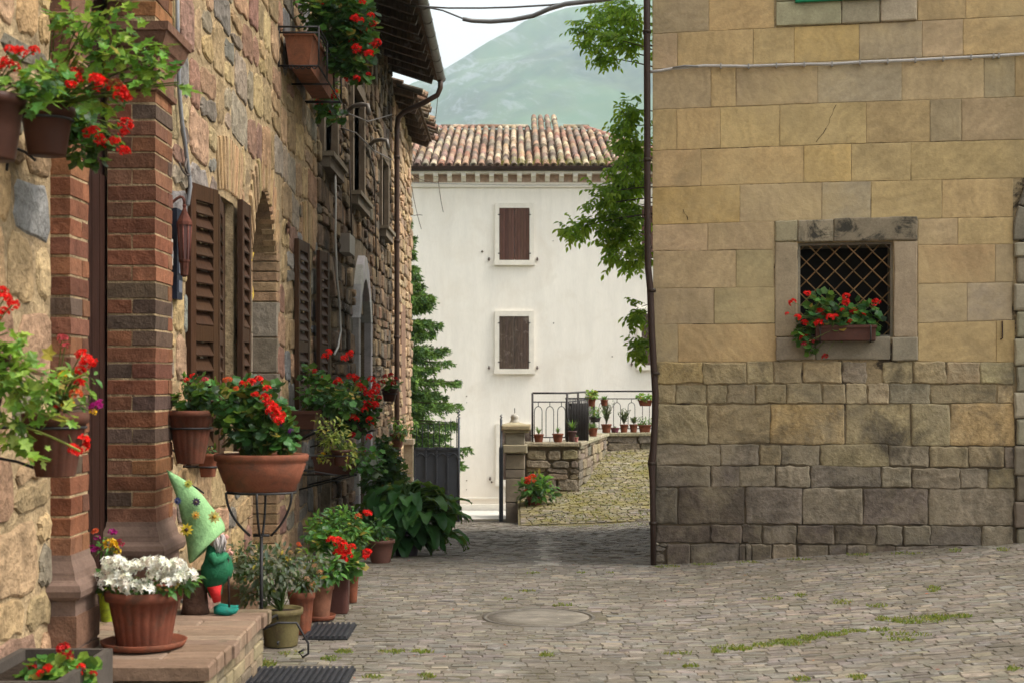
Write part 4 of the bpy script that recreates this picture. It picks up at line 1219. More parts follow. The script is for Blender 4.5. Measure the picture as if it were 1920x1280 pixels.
k.build('gutter', M['paint'], whouse)
# hipped roof
SL = 0.325; EY = 37.62; EZ = 7.17; DP = 6.7; RXE, RXT = 4.95, 2.2
def roof_z(d): return EZ + SL * d
mb = MB()
c_ = [(-RXE, EY, EZ - 0.03), (RXE, EY, EZ - 0.03), (RXT, EY + DP, roof_z(DP) - 0.03), (-RXT, EY + DP, roof_z(DP) - 0.03), (RXE, EY + 2 * DP, EZ - 0.03), (-RXE, EY + 2 * DP, EZ - 0.03)]
mb.add(c_, [(0, 1, 2, 3), (1, 4, 2), (4, 5, 3, 2), (5, 0, 3), (0, 5, 4, 1)], (0.15, 0.10, 0.07))
wroof = mb.build('roof', M['tile'], whouse)
du = Vector((0, 1, SL)).normalized()
tl = []
x = -RXE + 0.1
while x < RXE:
    dmax = DP if abs(x) < RXT else DP * (RXE - abs(x)) / (RXE - RXT)
    off = rnd(-0.05, 0.05)
    top = 7.75 if 0.50 < x < 1.42 else dmax
    d = 0.0; r_ = 0
    while d < top - 0.1:
        lift = 0.10 + (0.16 * min(1, d / 5) if 0.50 < x < 1.42 else 0)
        tl.append((r_, Vector((x + rnd(-0.012, 0.012), EY - 0.02 + d, roof_z(d) + rnd(-0.008, 0.008) + (lift - 0.10) + 0.0)), ))
        d += 0.44; r_ += 1
        if r_ == 1: d += off * 0
    x += 0.213
inview = [t for t in tl if -2.9 < t[1].x < 3.5]
inview.sort(key=lambda t: t[0])
near = set(id(t) for t in inview[:298])
rest = MB()
for t in tl:
    wt = rnd(0, 1)
    cc = jit(random.choice(tcols), 0.2, 0.06)
    if t[0] < 2 and t[1].x > 0 and wt < 0.5: cc = (0.20, 0.17, 0.09)
    k = MB() if id(t) in near else rest
    cover_tile(k, t[1], (du + Vector((rnd(-0.02, 0.02), 0, 0.12))).normalized(), 0.46, 0.100, 0.070, cc, 6, 0.03)
    if id(t) in near: k.build('roof_tile', M['tile'], wroof)
rest.build('roof_tiles', M['tile'], wroof, 'stuff')
k = MB()
x = -RXT
while x < RXT:
    if not (0.45 < x < 1.45): cover_tile(k, Vector((x, EY + DP - 0.05, roof_z(DP) + 0.02)), Vector((1, 0, 0.03)).normalized(), 0.42, 0.11, 0.09, jit(random.choice(tcols), 0.2), 6, 0.02)
    x += 0.38
for s in (-1, 1):
    for i in range(17):
        t = i / 17
        p0 = Vector((s * (RXE + (RXT - RXE) * t), EY + DP * t, roof_z(DP * t) + 0.03))
        dr_ = Vector((s * (RXT - RXE), DP, DP * SL)).normalized()
        cover_tile(k, p0, dr_, 0.46, 0.11, 0.09, jit((0.42, 0.22, 0.17), 0.2), 6, 0.02)
k.build('ridge_tiles', M['tile'], wroof, 'stuff')
# mossy weeds in the lowest tiles
k = MB()
for i in range(500):
    x = rnd(-0.3, 3.2); d = rnd(0, 0.5)
    p = Vector((x, EY + d, roof_z(d) + 0.02)); a = rnd(0, 6.28); h = rnd(0.04, 0.14)
    q = Vector((math.cos(a), math.sin(a), 0)) * 0.02
    k.add([p - q, p + q, p + Vector((rnd(-0.05, 0.05), rnd(-0.05, 0.02), h))], [(0, 1, 2)], jit((0.25, 0.20, 0.06), 0.3))
k.build('roof_weeds', M['leaf'], wroof, 'stuff')

def wwin(px0, px1, py0, py1, sx0, sx1, sy0, sy1, col, mat, op=True):
    a, b_ = P(px0, py1, 37.95), P(px1, py0, 37.95); c_, d_ = P(sx0, sy1, 37.93), P(sx1, sy0, 37.93)
    k = MB()
    for (x0, x1, z0, z1) in ((a.x, c_.x, a.z, b_.z), (d_.x, b_.x, a.z, b_.z), (c_.x, d_.x, d_.z, b_.z)): box(k, x0, x1, 37.93, 38.0, z0, z1, (0.74, 0.69, 0.61))
    box(k, a.x - 0.02, b_.x + 0.02, 37.90, 38.0, a.z - 0.02, c_.z, (0.74, 0.69, 0.61))
    fr = k.build('shuttered_window', M['trim'], whouse)
    box_mid = (c_.x + d_.x) / 2
    for (x0, x1) in ((c_.x + 0.005, box_mid - 0.004), (box_mid + 0.004, d_.x - 0.005)):
        kk = MB(); box(kk, x0, x1, 37.965, 37.975, c_.z, d_.z, tuple(v * 0.5 for v in col)); sh_ = kk.build('shutter', M[mat], fr)
        n_ = 5
        w = (x1 - x0) / n_
        for i in range(n_):
            q = MB(); obox(q, Vector((0, 37.965, 0)), Vector((1, 0, 0)), Z3, Vector((0, -1, 0)), x0 + i * w + 0.003, x0 + (i + 1) * w - 0.003, c_.z + 0.004, d_.z - 0.004, 0, 0.022, jit(col, 0.15), 0.004); q.build('plank', M[mat], sh_)
    kk = MB()
    for zz in (c_.z + 0.18, d_.z - 0.18):
        for xx in (c_.x, d_.x): box(kk, xx - 0.035, xx + 0.035, 37.925, 37.94, zz - 0.015, zz + 0.015, (0.04, 0.025, 0.02))
    kk.build('hinges', M['iron'], fr, 'stuff')
    for xx in (a.x - 0.16, b_.x + 0.09):
        kk = MB(); zz = c_.z - 0.02; box(kk, xx - 0.012, xx + 0.012, 37.95, 38.0, zz, zz + 0.10, (0.08, 0.04, 0.03)); box(kk, xx - 0.03, xx + 0.03, 37.94, 37.96, zz + 0.03, zz + 0.055, (0.08, 0.04, 0.03)); kk.build('shutter_dog', M['rust'], fr)
bw = (0.10, 0.05, 0.036); bw2 = (0.085, 0.058, 0.043)
wwin(928, 1001, 381, 496, 936, 993, 390, 488, bw, 'wood')
wwin(928, 1001, 583, 699, 936, 992, 593, 691, bw2, 'wood_old')
wwin(1196, 1269, 578, 692, 1203, 1261, 588, 684, bw2, 'wood_old')
wwin(1196, 1269, 377, 492, 1203, 1261, 386, 484, bw, 'wood')
wwin(930, 1003, 793, 909, 940, 996, 803, 899, bw2, 'wood_old')
k = MB()
for (px, py, r_) in ((904, 472, 0.035), (875, 742, 0.02), (875, 754, 0.015), (875, 900, 0.02), (875, 917, 0.015), (1038, 606, 0.02), (1148, 668, 0.02), (922, 903, 0.03), (1037, 452, 0.015)):
    p = P(px, py, 37.99); lathe(k, (p.x, p.y, p.z), [(0.001, -r_), (r_, 0), (0.001, r_)], 8, (0.10, 0.07, 0.05))
k.build('wall_fixings', M['rust'], whouse, 'stuff')
for (a, b_, nm) in (((775, 343), (1260, 344), 'thin wire stretched across the top of the cream facade'),):
    t = thing('facade_wire', P(775, 343, 37.8), nm, 'cable')
    k = MB(); tube(k, [P(a[0] + (b_[0] - a[0]) * q / 12, a[1] + (b_[1] - a[1]) * q / 12 + (4 * math.sin(math.pi * q / 12)), 37.7) for q in range(13)], 0.012, 5, (0.35, 0.33, 0.30)); k.build('wire', M['plastic'], t)

# ================================================================ GATE, PIER, TERRACE
dkm = (0.055, 0.06, 0.07)
gl = thing('closed_gate_leaf', P(862, 978, 25.0), 'closed dark grey metal gate leaf with spiked top, left of the opening', 'gate')
a, b_ = P(776, 978, 25.0), P(858, 838, 25.0)
k = MB(); box(k, a.x, b_.x, 24.99, 25.01, a.z, b_.z, dkm)
k.build('gate_panel', M['paint'], gl)
k = MB()
for (z0, z1) in ((a.z, a.z + 0.05), (b_.z - 0.04, b_.z)): box(k, a.x, b_.x, 24.97, 24.99, z0, z1, dkm)
for i in range(4): 
    x = a.x + 0.02 + (b_.x - a.x) * i / 4
    tube(k, [(x + (b_.x - a.x) / 4 * q / 8, 24.98, b_.z - 0.10 - 0.09 * (1 - math.sin(math.pi * q / 8))) for q in range(9)], 0.007, 5, dkm)
    box(k, x - 0.012, x + 0.012, 24.97, 24.99, a.z, b_.z, dkm)
k.build('gate_frame', M['paint'], gl)
for i in range(8):
    x = a.x + 0.05 + i * 0.1
    top = b_.z + 0.33 + 0.16 * (i / 7) 
    k = MB(); tube(k, [(x, 25.0, b_.z - 0.01), (x, 25.0, top), (x, 25.0, top + 0.05)], [0.008, 0.008, 0.001], 6, dkm); k.build('gate_bar', M['iron'], gl)
k = MB(); p = P(860, 978, 25.0); tube(k, [(p.x, 25, p.z - 0.1), (p.x, 25, P(860, 783, 25).z)], 0.022, 8, dkm)
tube(k, [(p.x + 0.02 * math.cos(q * 1.3), 25 + 0.02 * math.sin(q * 1.3), P(860, 783, 25).z + q * 0.012) for q in range(14)], [0.012] * 10 + [0.01, 0.007, 0.004, 0.001], 5, dkm)
k.build('gate_post', M['iron'], gl)
gr_ = thing('open_gate_leaf', P(942, 978, 25.0), 'open dark metal gate leaf seen edge on against the stone pier', 'gate')
p = P(941, 978, 25.0)
k = MB(); box(k, p.x - 0.045, p.x + 0.02, 24.95, 25.75, p.z - 0.02, P(941, 838, 25).z, (0.05, 0.06, 0.075)); 
for i in range(3): box(k, p.x - 0.05 + i * 0.028, p.x - 0.035 + i * 0.028, 24.93, 24.95, p.z - 0.02, P(941, 838, 25).z, dkm)
k.build('gate_panel', M['paint'], gr_)
k = MB()
for i in range(6):
    yy = 25.0 + i * 0.14; tp = P(941, 838, 25).z
    tube(k, [(p.x - 0.01, yy, tp - 0.02), (p.x - 0.01, yy, tp + 0.45 - i * 0.05), (p.x - 0.01, yy, tp + 0.5 - i * 0.05)], [0.009, 0.009, 0.001], 6, dkm)
tube(k, [(p.x - 0.012, 24.96, p.z), (p.x - 0.012, 24.96, P(941, 785, 25).z)], 0.022, 8, dkm)
tube(k, [(p.x - 0.012 + 0.016 * math.cos(q * 1.3), 24.96, P(941, 787, 25).z + q * 0.01) for q in range(12)], [0.011] * 9 + [0.008, 0.005, 0.001], 5, dkm)
k.build('gate_post', M['iron'], gr_)

tstone = [(0.21, 0.175, 0.125), (0.185, 0.15, 0.11), (0.24, 0.195, 0.13), (0.16, 0.135, 0.105), (0.25, 0.20, 0.125)]
pier = thing('stone_gate_pier', P(967, 975, 25.2), 'weathered stone gate pier with moulded cap beside the open gate leaf', 'pier')
def pbox(px0, px1, py0, py1, y0, y1, col, name, mat='sill_stone', bev=0.012):
    a, b_ = P(px0, py1, y0), P(px1, py0, y0)
    k = MB(); obox(k, Vector((0, y1, 0)), Vector((1, 0, 0)), Z3, Vector((0, -1, 0)), a.x, b_.x, a.z, b_.z, 0, y1 - y0, jit(col, 0.08), bev, 0.004); return k.build(name, M[mat], pier)
for (y0_, y1_) in ((978, 942), (941, 896), (895, 880), (879, 851)): pbox(948, 984, y1_, y0_, 25.0, 25.42, (0.25, 0.20, 0.15), 'stone')
pbox(942, 989, 833, 849, 24.93, 25.5, (0.30, 0.26, 0.18), 'collar', bev=0.02)
pbox(947, 984, 811, 833, 25.0, 25.42, (0.29, 0.26, 0.19), 'stone')
pbox(944, 992, 806, 811, 24.95, 25.48, (0.31, 0.27, 0.18), 'cap')
pbox(940, 995, 796, 806, 24.92, 25.52, (0.38, 0.31, 0.18), 'cap', bev=0.02)
k = MB()
bs = P(965, 795, 25.2)
vs = [(bs.x + a_ , 25.2 + b2, bs.z) for a_, b2 in ((-0.22, -0.22), (0.22, -0.22), (0.22, 0.22), (-0.22, 0.22))] + [(bs.x, 25.2, bs.z + 0.06)]
k.add(vs, [(0, 1, 4), (1, 2, 4), (2, 3, 4), (3, 0, 4)], (0.36, 0.31, 0.2))
lathe(k, (bs.x, 25.2, bs.z), [(0.10, 0.0), (0.08, 0.06), (0.06, 0.10), (0.075, 0.12), (0.055, 0.17), (0.01, 0.20)], 10, (0.45, 0.42, 0.36)); tube(k, [(bs.x, 25.2, bs.z + 0.18), (bs.x, 25.2, bs.z + 0.29)], 0.008, 5, (0.05, 0.05, 0.05))
k.build('finial', M['sill_stone'], pier)
# white kerb stone beside pier
k = MB()
vs = [P(975, 978, 24.6), P(992, 975, 24.4), P(1000, 958, 25.1), P(985, 945, 25.4)]
vs = [Vector(v) for v in vs]
k.add(vs + [v + Vector((0, 0, -0.3)) for v in vs], [(0, 1, 2, 3), (0, 4, 5, 1), (1, 5, 6, 2), (2, 6, 7, 3), (3, 7, 4, 0)], (0.50, 0.44, 0.36))
tag(k.build('kerb_stone', M['sill_stone']), 'pale worn kerb stone at the foot of the gate pier', 'kerb stone')

terr = thing('terrace_wall', (1.2, 25.6, -0.5), 'low rubble terrace wall with stone coping, rising beside the mossy ramp', 'wall')
Q = [Vector((0.25, 25.42, 0)), Vector((1.2, 25.5, 0)), Vector((2.02, 30.2, 0)), Vector((4.6, 30.5, 0))]
CT = 0.33
core = MB()
for a, b_ in zip(Q[:-1], Q[1:]):
    U = (b_ - a); L = U.length; U.normalize(); N = U.cross(Z3)
    obox(core, a, U, Z3, N, 0, L, -1.6, CT, -0.38, -0.03, (0.2, 0.17, 0.12))
core.build('wall_core', M['mortar_dark'], terr)
for si, (a, b_) in enumerate(zip(Q[:-1], Q[1:])):
    U = (b_ - a); L = U.length; U.normalize(); N = U.cross(Z3)
    ww = ((0.18, 0.55), (0.3, 0.8), (0.3, 0.75))[si]
    ss = rubble(a, U, Z3, N, 0.0, L, -0.9, CT - 0.05, (0.12, 0.24), ww, [], tstone, (-0.015, 0.03), (3, 2), 0.012, 0.008, 0.035)
    for s in ss:
        k = MB(); poly_stone(k, a, U, Z3, N, s[2], -0.1, s[3], s[4], 0.010, 0.82, 0.006, False); k.build('stone', M['rubble'], terr)
    n_ = max(1, int(L / 0.85))
    for i in range(n_):
        k = MB(); obox(k, a, U, Z3, N, L * i / n_ + 0.003, L * (i + 1) / n_ - 0.003, CT, CT + 0.075, -0.42, 0.05, jit((0.31, 0.27, 0.18), 0.1), 0.015, 0.004); k.build('coping_stone', M['rubble'], terr)
# railing
rail = thing('terrace_railing', (1.2, 25.8, 0.4), 'dark wrought iron railing with looped bars on top of the terrace wall', 'railing')
CZT = CT + 0.075
ri_ = (0.045, 0.040, 0.038)
def inset(i):
    a, b_ = Q[i], Q[i + 1]; U = (b_ - a).normalized(); N = U.cross(Z3)
    return a - N * 0.30, b_ - N * 0.30, U
A0, B0, _ = inset(0); A1, B1, _ = inset(1); A2, B2, _ = inset(2)
K1 = Vector((1.0, 25.75, 0)); K2 = Vector((1.78, 30.4, 0)); K3 = Vector((4.6, 30.75, 0)); K0 = Vector((0.37, 25.72, 0))
def rail_run(a, b_, posts, loops, plain=False):
    U = (b_ - a); L = U.length; U.normalize()
    k = MB(); 
    for zz, r_ in ((CZT + 0.88, 0.02), (CZT + 0.72, 0.012), (CZT + 0.08, 0.012)): tube(k, [a + Z3 * zz, b_ + Z3 * zz], r_, 6, ri_)
    k.build('rail', M['iron'], rail)
    for t in posts:
        k = MB(); tube(k, [a + U * L * t + Z3 * (CZT - 0.02), a + U * L * t + Z3 * (CZT + 0.88)], 0.022, 6, ri_); k.build('railing_post', M['iron'], rail)
    w = L / loops
    for i in range(loops):
        c_ = a + U * (i + 0.5) * w
        k = MB()
        hw = min(0.075, w * 0.33)
        pts = [c_ - U * hw + Z3 * (CZT + 0.08)] + [c_ - U * hw * math.cos(math.pi * q / 8) + Z3 * (CZT + 0.55 + 0.09 * math.sin(math.pi * q / 8)) for q in range(9)] + [c_ + U * hw + Z3 * (CZT + 0.08)]
        tube(k, pts, 0.0075, 5, ri_)
        tube(k, [c_ + Z3 * (CZT + 0.64), c_ + Z3 * (CZT + 0.72)], 0.0075, 5, ri_); tube(k, [c_ + Z3 * CZT, c_ + Z3 * (CZT + 0.08)], 0.007, 5, ri_)
        k.build('looped_bar', M['iron'], rail)
rail_run(K0, K1, [0, 1], 3)
rail_run(K1, K2, [0.35, 0.93], 14)
rail_run(K2, K3, [0.5, 1.0], 9)
# slatted steel gate panel standing behind the railing
sp = thing('slatted_panel', P(1082, 826, 26.4), 'dark slatted metal panel standing behind the terrace railing', 'panel')
a, b_ = P(1060, 745, 26.3), P(1104, 826, 26.3)
k = MB(); box(k, a.x, b_.x, 26.35, 26.37, b_.z, a.z - 0.10, (0.06, 0.05, 0.045)); box(k, a.x, b_.x, 26.33, 26.35, a.z - 0.03, a.z, ri_); k.build('backing', M['paint'], sp)
for i in range(15):
    x = a.x + (b_.x - a.x) * (i + 0.5) / 15
    k = MB(); tube(k, [(x, 26.33, b_.z), (x, 26.33, a.z)], 0.008, 5, ri_); k.build('slat', M['iron'], sp)

# ================================================================ OVERHEAD WIRES, MANHOLE, GRATES, STEP
t = thing('overhead_wire', P(820, 14, 18), 'thin overhead wire crossing from the eaves at the top of the picture', 'cable')
def air(pts, r_, col, par):
    k = MB(); tube(k, [P(*p) for p in pts], r_, 6, col); return k.build('wire', M['plastic'], par)
air([(700, 5, 19.2), (780, 12, 18.8), (840, 15.5, 18.4), (905, 15.5, 18), (960, 14, 17.6), (1030, 10, 17), (1110, 2, 16), (1215, -10, 13)], 0.012, (0.20, 0.19, 0.18), t)
t = thing('sagging_cable', P(900, 40, 18), 'thicker grey cable sagging below the thin wire overhead', 'cable')
air([(800, 14, 18.6), (830, 20, 18.4), (850, 28, 18.2), (872, 37, 18)], 0.012, (0.2, 0.19, 0.18), t)
air([(868, 36, 18.02), (885, 39.5, 18), (920, 41, 17.8), (960, 38, 17.6), (1000, 30, 17.2), (1030, 17, 17), (1060, 8, 16.5), (1120, 1, 16), (1215, -14, 13)], 0.028, (0.33, 0.32, 0.31), t)

mh = thing('manhole_cover', (manc[0], manc[1], street_z(*manc[:2])), 'round stone filled manhole cover in the middle of the cobbled street', 'manhole cover')
zc = street_z(manc[0], manc[1])
k = MB(); lathe(k, (manc[0], manc[1], zc), [(manc[2], -0.03), (manc[2], 0.002), (manc[2] - 0.025, 0.003), (manc[2] - 0.027, -0.004), (manc[2] - 0.05, -0.006)], 48, (0.12, 0.105, 0.085)); k.build('rim', M['iron'], mh)
k = MB(); lathe(k, (manc[0], manc[1], zc), [(manc[2] - 0.036, -0.02), (manc[2] - 0.04, 0.001), (0.2, 0.002)], 48, (0.19, 0.165, 0.13)); k.build('lid', M['cobble'], mh)

def grate(x0, x1, y0, y1, lab):
    zc = street_z((x0 + x1) / 2, (y0 + y1) / 2) + 0.012
    t = thing('drain_grate', ((x0 + x1) / 2, (y0 + y1) / 2, zc), lab, 'drain grate', 'black ribbed floor grates by the step')
    k = MB(); box(k, x0, x1, y0, y1, zc - 0.02, zc, (0.02, 0.02, 0.022)); k.build('tray', M['iron'], t)
    n_ = int((x1 - x0) / 0.032)
    for i in range(n_):
        x = x0 + (x1 - x0) * (i + 0.5) / n_
        k = MB(); box(k, x - 0.008, x + 0.008, y0 + 0.01, y1 - 0.01, zc, zc + 0.014, (0.035, 0.035, 0.04)); k.build('rib', M['iron'], t)
grate(P(575, 1200, 8.4).x, P(658, 1200, 8.4).x + 0.0, 8.22, 8.72, 'small black ribbed grate beside the flower pots, farther from the step')
grate(P(445, 1270, 7.2).x, P(660, 1270, 7.2).x, 6.95, 7.38, 'wide black ribbed grate at the bottom edge, right of the stone step')

stp = thing('door_step', (-1.65, 6.8, 0), 'worn reddish stone doorstep slab carrying the white flowered pot and the gnome', 'step')
SX0, SX1, SY0, SY1, SZ = -2.02, -1.275, 6.0, 7.5, 0.30
k = MB(); box(k, -2.3, SX1 - 0.05, SY0 + 0.05, SY1 - 0.04, -0.05, SZ - 0.06, (0.2, 0.15, 0.1)); k.build('step_core', M['mortar'], stp)
yy = SY0; i = 0
while yy < SY1 - 0.02:
    w = min(rnd(0.11, 0.17), SY1 - yy)
    if yy + w > SY1 - 0.06: w = SY1 - yy
    cuts = [SX0, rnd(-1.8, -1.5), SX1 + rnd(-0.008, 0.012)] if i % 2 else [SX0, SX1 + rnd(-0.008, 0.012)]
    for x0, x1 in zip(cuts[:-1], cuts[1:]):
        k = MB()
        obox(k, Vector((0, 0, 0)), Vector((1, 0, 0)), Vector((0, 1, 0)), Z3, x0 + 0.002, x1 - 0.002, yy + 0.003, yy + w - 0.003, SZ - 0.065, SZ + rnd(-0.004, 0.004), jit((0.21, 0.145, 0.10), 0.28, 0.06), 0.008, 0.002)
        k.build('slab', M['slab'], stp)
    yy += w; i += 1
for side in (0, 1):
    z = 0.0
    while z < SZ - 0.07:
        h = 0.075
        if side == 0: O_, U_, N_, L = Vector((SX1 - 0.05, SY0 + 0.03, 0)), Vector((0, 1, 0)), Vector((1, 0, 0)), SY1 - SY0 - 0.06
        else: O_, U_, N_, L = Vector((SX0, SY0 + 0.05, 0)), Vector((1, 0, 0)), Vector((0, -1, 0)), SX1 - SX0 - 0.03
        u = rnd(0, 0.05)
        while u < L:
            w = min(rnd(0.14, 0.28), L - u)
            k = MB(); obox(k, O_, U_, Z3, N_, u + 0.004, u + w - 0.004, z + 0.004, z + h - 0.003, -0.03, 0.018 + rnd(-0.006, 0.006), jit((0.22, 0.17, 0.11), 0.25, 0.06), 0.006, 0.003); k.build('brick', M['brick'], stp)
            u += w
        z += h
# ================================================================ PLANTS
def put_leaf(mb, p, d, nrm, s, shape, col):
    d = d.normalized(); sd_ = d.cross(nrm)
    if sd_.length < 1e-4: sd_ = d.orthogonal()
    sd_.normalize(); up = sd_.cross(d).normalized()
    def W(u, v, w=0): return p + d * (u * s) + sd_ * (v * s) + up * (w * s)
    if shape == 'round':
        rr = [0.30, 0.52, 0.44, 0.56, 0.46, 0.58, 0.46, 0.56, 0.44, 0.52]
        vs = [W(0.45, 0, -0.06)] + [W(0.45 - math.cos(math.pi * 2 * i / 10) * rr[i], math.sin(math.pi * 2 * i / 10) * rr[i], 0.05 * (i % 2)) for i in range(10)]
        mb.add(vs, [(0, i + 1, (i + 1) % 10 + 1) for i in range(10)], col)
    elif shape == 'ivy':
        pts = [(0, 0), (0.05, 0.38), (0.3, 0.25), (0.55, 0.5), (0.62, 0.2), (1.0, 0.0), (0.62, -0.2), (0.55, -0.5), (0.3, -0.25), (0.05, -0.38)]
        vs = [W(0.38, 0, -0.05)] + [W(a, b_, 0.03) for a, b_ in pts]
        mb.add(vs, [(0, i + 1, (i + 1) % 10 + 1) for i in range(10)], col)
    elif shape == 'lance':
        vs = [W(0, 0), W(0.45, 0.17, 0.05), W(1, 0, -0.08), W(0.45, -0.17, 0.05), W(0.45, 0, 0)]
        mb.add(vs, [(0, 4, 1), (4, 2, 1), (0, 3, 4), (4, 3, 2)], col)
    elif shape == 'oval':
        a = [(0, 0, 0), (0.25, 0.19, 0.05), (0.6, 0.21, 0.03), (1, 0, -0.16), (0.6, -0.21, 0.03), (0.25, -0.19, 0.05), (0.25, 0, 0.0), (0.6, 0, -0.03)]
        vs = [W(*q) for q in a]
        mb.add(vs, [(0, 6, 1), (6, 7, 2, 1), (7, 3, 2), (0, 5, 6), (6, 5, 4, 7), (7, 4, 3)], col, None, True)
    elif shape == 'blade':
        vs = [W(0, 0.05), W(0, -0.05), W(0.5, -0.045, 0.12), W(0.5, 0.045, 0.12), W(1, 0, 0.0)]
        mb.add(vs, [(0, 1, 2, 3), (3, 2, 4)], col)

def rdir():
    while True:
        v = Vector((rnd(-1, 1), rnd(-1, 1), rnd(-1, 1)))
        if 0.05 < v.length < 1: return v.normalized()

GER = [(0.045, 0.15, 0.028), (0.065, 0.19, 0.035), (0.03, 0.10, 0.022), (0.09, 0.22, 0.04)]
LIME = [(0.22, 0.38, 0.045), (0.16, 0.33, 0.04), (0.30, 0.43, 0.07), (0.11, 0.25, 0.035)]
DKG = [(0.018, 0.06, 0.018), (0.025, 0.08, 0.02), (0.012, 0.045, 0.014)]
GRY = [(0.12, 0.15, 0.10), (0.09, 0.12, 0.08), (0.15, 0.15, 0.10), (0.07, 0.10, 0.05)]
def foliage(mb, blobs, shape, size, cols, root=None, droop=0.25, outward=True, stems=None):
    """blobs: (centre, (rx,ry,rz), n)"""
    for c_, r_, n_ in blobs:
        for _ in range(n_):
            v = rdir() * (rnd(0, 1) ** 0.45)
            p = Vector(c_) + Vector((v.x * r_[0], v.y * r_[1], v.z * r_[2]))
            o = (v + rdir() * 0.7 + Vector((0, 0, -droop))) if outward else rdir()
            nrm = (Vector((0, 0, 0.9)) + v * 0.8 + rdir() * 0.5 + Vector((0, -0.3, 0)))
            put_leaf(mb, p, o, nrm, size * rnd(0.55, 1.3), shape, jit(random.choice(cols) if rnd(0, 1) > 0.04 else (0.34, 0.27, 0.05), 0.32, 0.1))
        if root is not None and stems is not None:
            for _ in range(max(2, n_ // 18)):
                v = rdir() * 0.7
                p = Vector(c_) + Vector((v.x * r_[0], v.y * r_[1], v.z * r_[2]))
                md = (Vector(root) + p) / 2 + Vector((rnd(-0.02, 0.02), rnd(-0.02, 0.02), 0.04))
                tube(stems, bez(root, md, p, 4), 0.003, 3, (0.10, 0.16, 0.04), False)

FLM = {}
def flower_mesh(key, col, n_=26, kind='ball'):
    if key in FLM: return random.choice(FLM[key])
    FLM[key] = []
    for vtn in range(3):
        mb = MB()
        for i in range(n_):
            v = rdir()
            if v.z < -0.5: v.z *= -0.6; v.normalize()
            p = v * rnd(0.55, 0.95)
            a = v.orthogonal().normalized(); b_ = v.cross(a)
            an = rnd(0, 6.28); a, b_ = a * math.cos(an) + b_ * math.sin(an), b_ * math.cos(an) - a * math.sin(an)
            s = rnd(0.30, 0.46) * (1.5 if n_ < 20 else 1)
            cc = jit(col, 0.22, 0.05)
            k = 5
            vs = [p - v * 0.08] + [p + (a * math.cos(2 * math.pi * q / 10) + b_ * math.sin(2 * math.pi * q / 10)) * s * (1.0 if q % 2 == 0 else 0.45) + v * rnd(0, 0.12) for q in range(10)]
            mb.add(vs, [(0, q + 1, (q + 1) % 10 + 1) for q in range(10)], cc)
        me_o = mb.build('flower_head', M['petal'])
        FLM[key].append(me_o.data)
        bpy.data.objects.remove(me_o)
    return random.choice(FLM[key])
RED, DRED, ORG, YEL, MAG, WHT, PNK = (0.80, 0.020, 0.012), (0.50, 0.012, 0.012), (0.75, 0.14, 0.04), (0.85, 0.52, 0.02), (0.42, 0.012, 0.20), (0.90, 0.88, 0.76), (0.65, 0.10, 0.12)
def flower(parent, p, r_, col=RED, key=None, name='flower_head'):
    me = flower_mesh(key or str(col), col, 13 if col == WHT else 26)
    o = bpy.data.objects.new(name, me); COL.objects.link(o); o.parent = parent
    o.location = Vector(p) - WL(parent); o.scale = (r_, r_, r_ * 0.85); o.rotation_euler = (rnd(-0.4, 0.4), rnd(-0.4, 0.4), rnd(0, 6.28))
    return o

TC = (0.19, 0.062, 0.033); TCD = (0.13, 0.043, 0.026); BRN = (0.055, 0.022, 0.014)
def pot_prof(r_, h, rim=0.18, taper=0.72):
    t = 0.012
    return [(r_ * taper, 0), (r_ * (taper + 0.01), 0.004), (r_ * (taper + (1 - taper) * 0.5), h * 0.45), (r_ * 0.97, h * (1 - rim)), (r_ * 1.06, h * (1 - rim) + 0.004), (r_ * 1.09, h * (1 - rim * 0.5)),
            (r_ * 1.08, h * 0.99), (r_ * 1.03, h), (r_ * 0.96, h * 0.985), (r_ * 0.92, h * 0.9)]
def add_pot(par, c_, r_, h, col=TC, ribs=0, saucer=False, name='pot', seg=28, sq=0.0, sx=1, sy=1, taper=0.72, rim=0.18):
    k = MB(); c_ = Vector(c_)
    if saucer: c_ = c_ + Vector((0, 0, 0.012))
    seg2 = seg if not ribs else ribs * 6
    lathe(k, c_, pot_prof(r_, h, rim, taper), seg2, col, ribs, 0.07, (h * 0.1, h * (1 - rim) - 0.01), sx, sy, True, sq)
    k.build(name, M['terracotta'] if col[0] > 0.12 or ribs else M['paint'], par)
    k = MB(); lathe(k, c_, [(0.001, h * 0.86), (r_ * 0.93, h * 0.86), (r_ * 0.9, h * 0.9), (0.001, h * 0.92)], 16, (0.03, 0.02, 0.013), sx=sx, sy=sy, sq=sq); k.build('soil', M['soil'], par)
    if saucer:
        k = MB(); q = c_ - Vector((0, 0, 0.012)); lathe(k, q, [(r_ * 0.85, 0), (r_ * 1.12, 0.004), (r_ * 1.2, 0.03), (r_ * 1.16, 0.032), (r_ * 1.08, 0.010), (0.01, 0.009)], 32, jit(TC, 0.1)); k.build('saucer', M['terracotta'], par)
def hoop(par, c_, r_, wall_x=-1.99, z=0.0):
    k = MB()
    tube(k, [(c_[0] + (r_ + 0.008) * math.cos(q * math.pi / 10), c_[1] + (r_ + 0.008) * math.sin(q * math.pi / 10), c_[2] + z) for q in range(21)], 0.006, 5, (0.03, 0.028, 0.028))
    tube(k, [(c_[0] - r_, c_[1], c_[2] + z), (wall_x, c_[1], c_[2] + z)], 0.007, 5, (0.03, 0.028, 0.028))
    tube(k, bez((c_[0] - r_ * 0.5, c_[1], c_[2] + z - 0.16), (wall_x, c_[1], c_[2] + z - 0.05), (wall_x, c_[1], c_[2] + z - 0.2), 5), 0.006, 5, (0.03, 0.028, 0.028))
    k.build('iron_hoop', M['iron'], par, 'stuff')
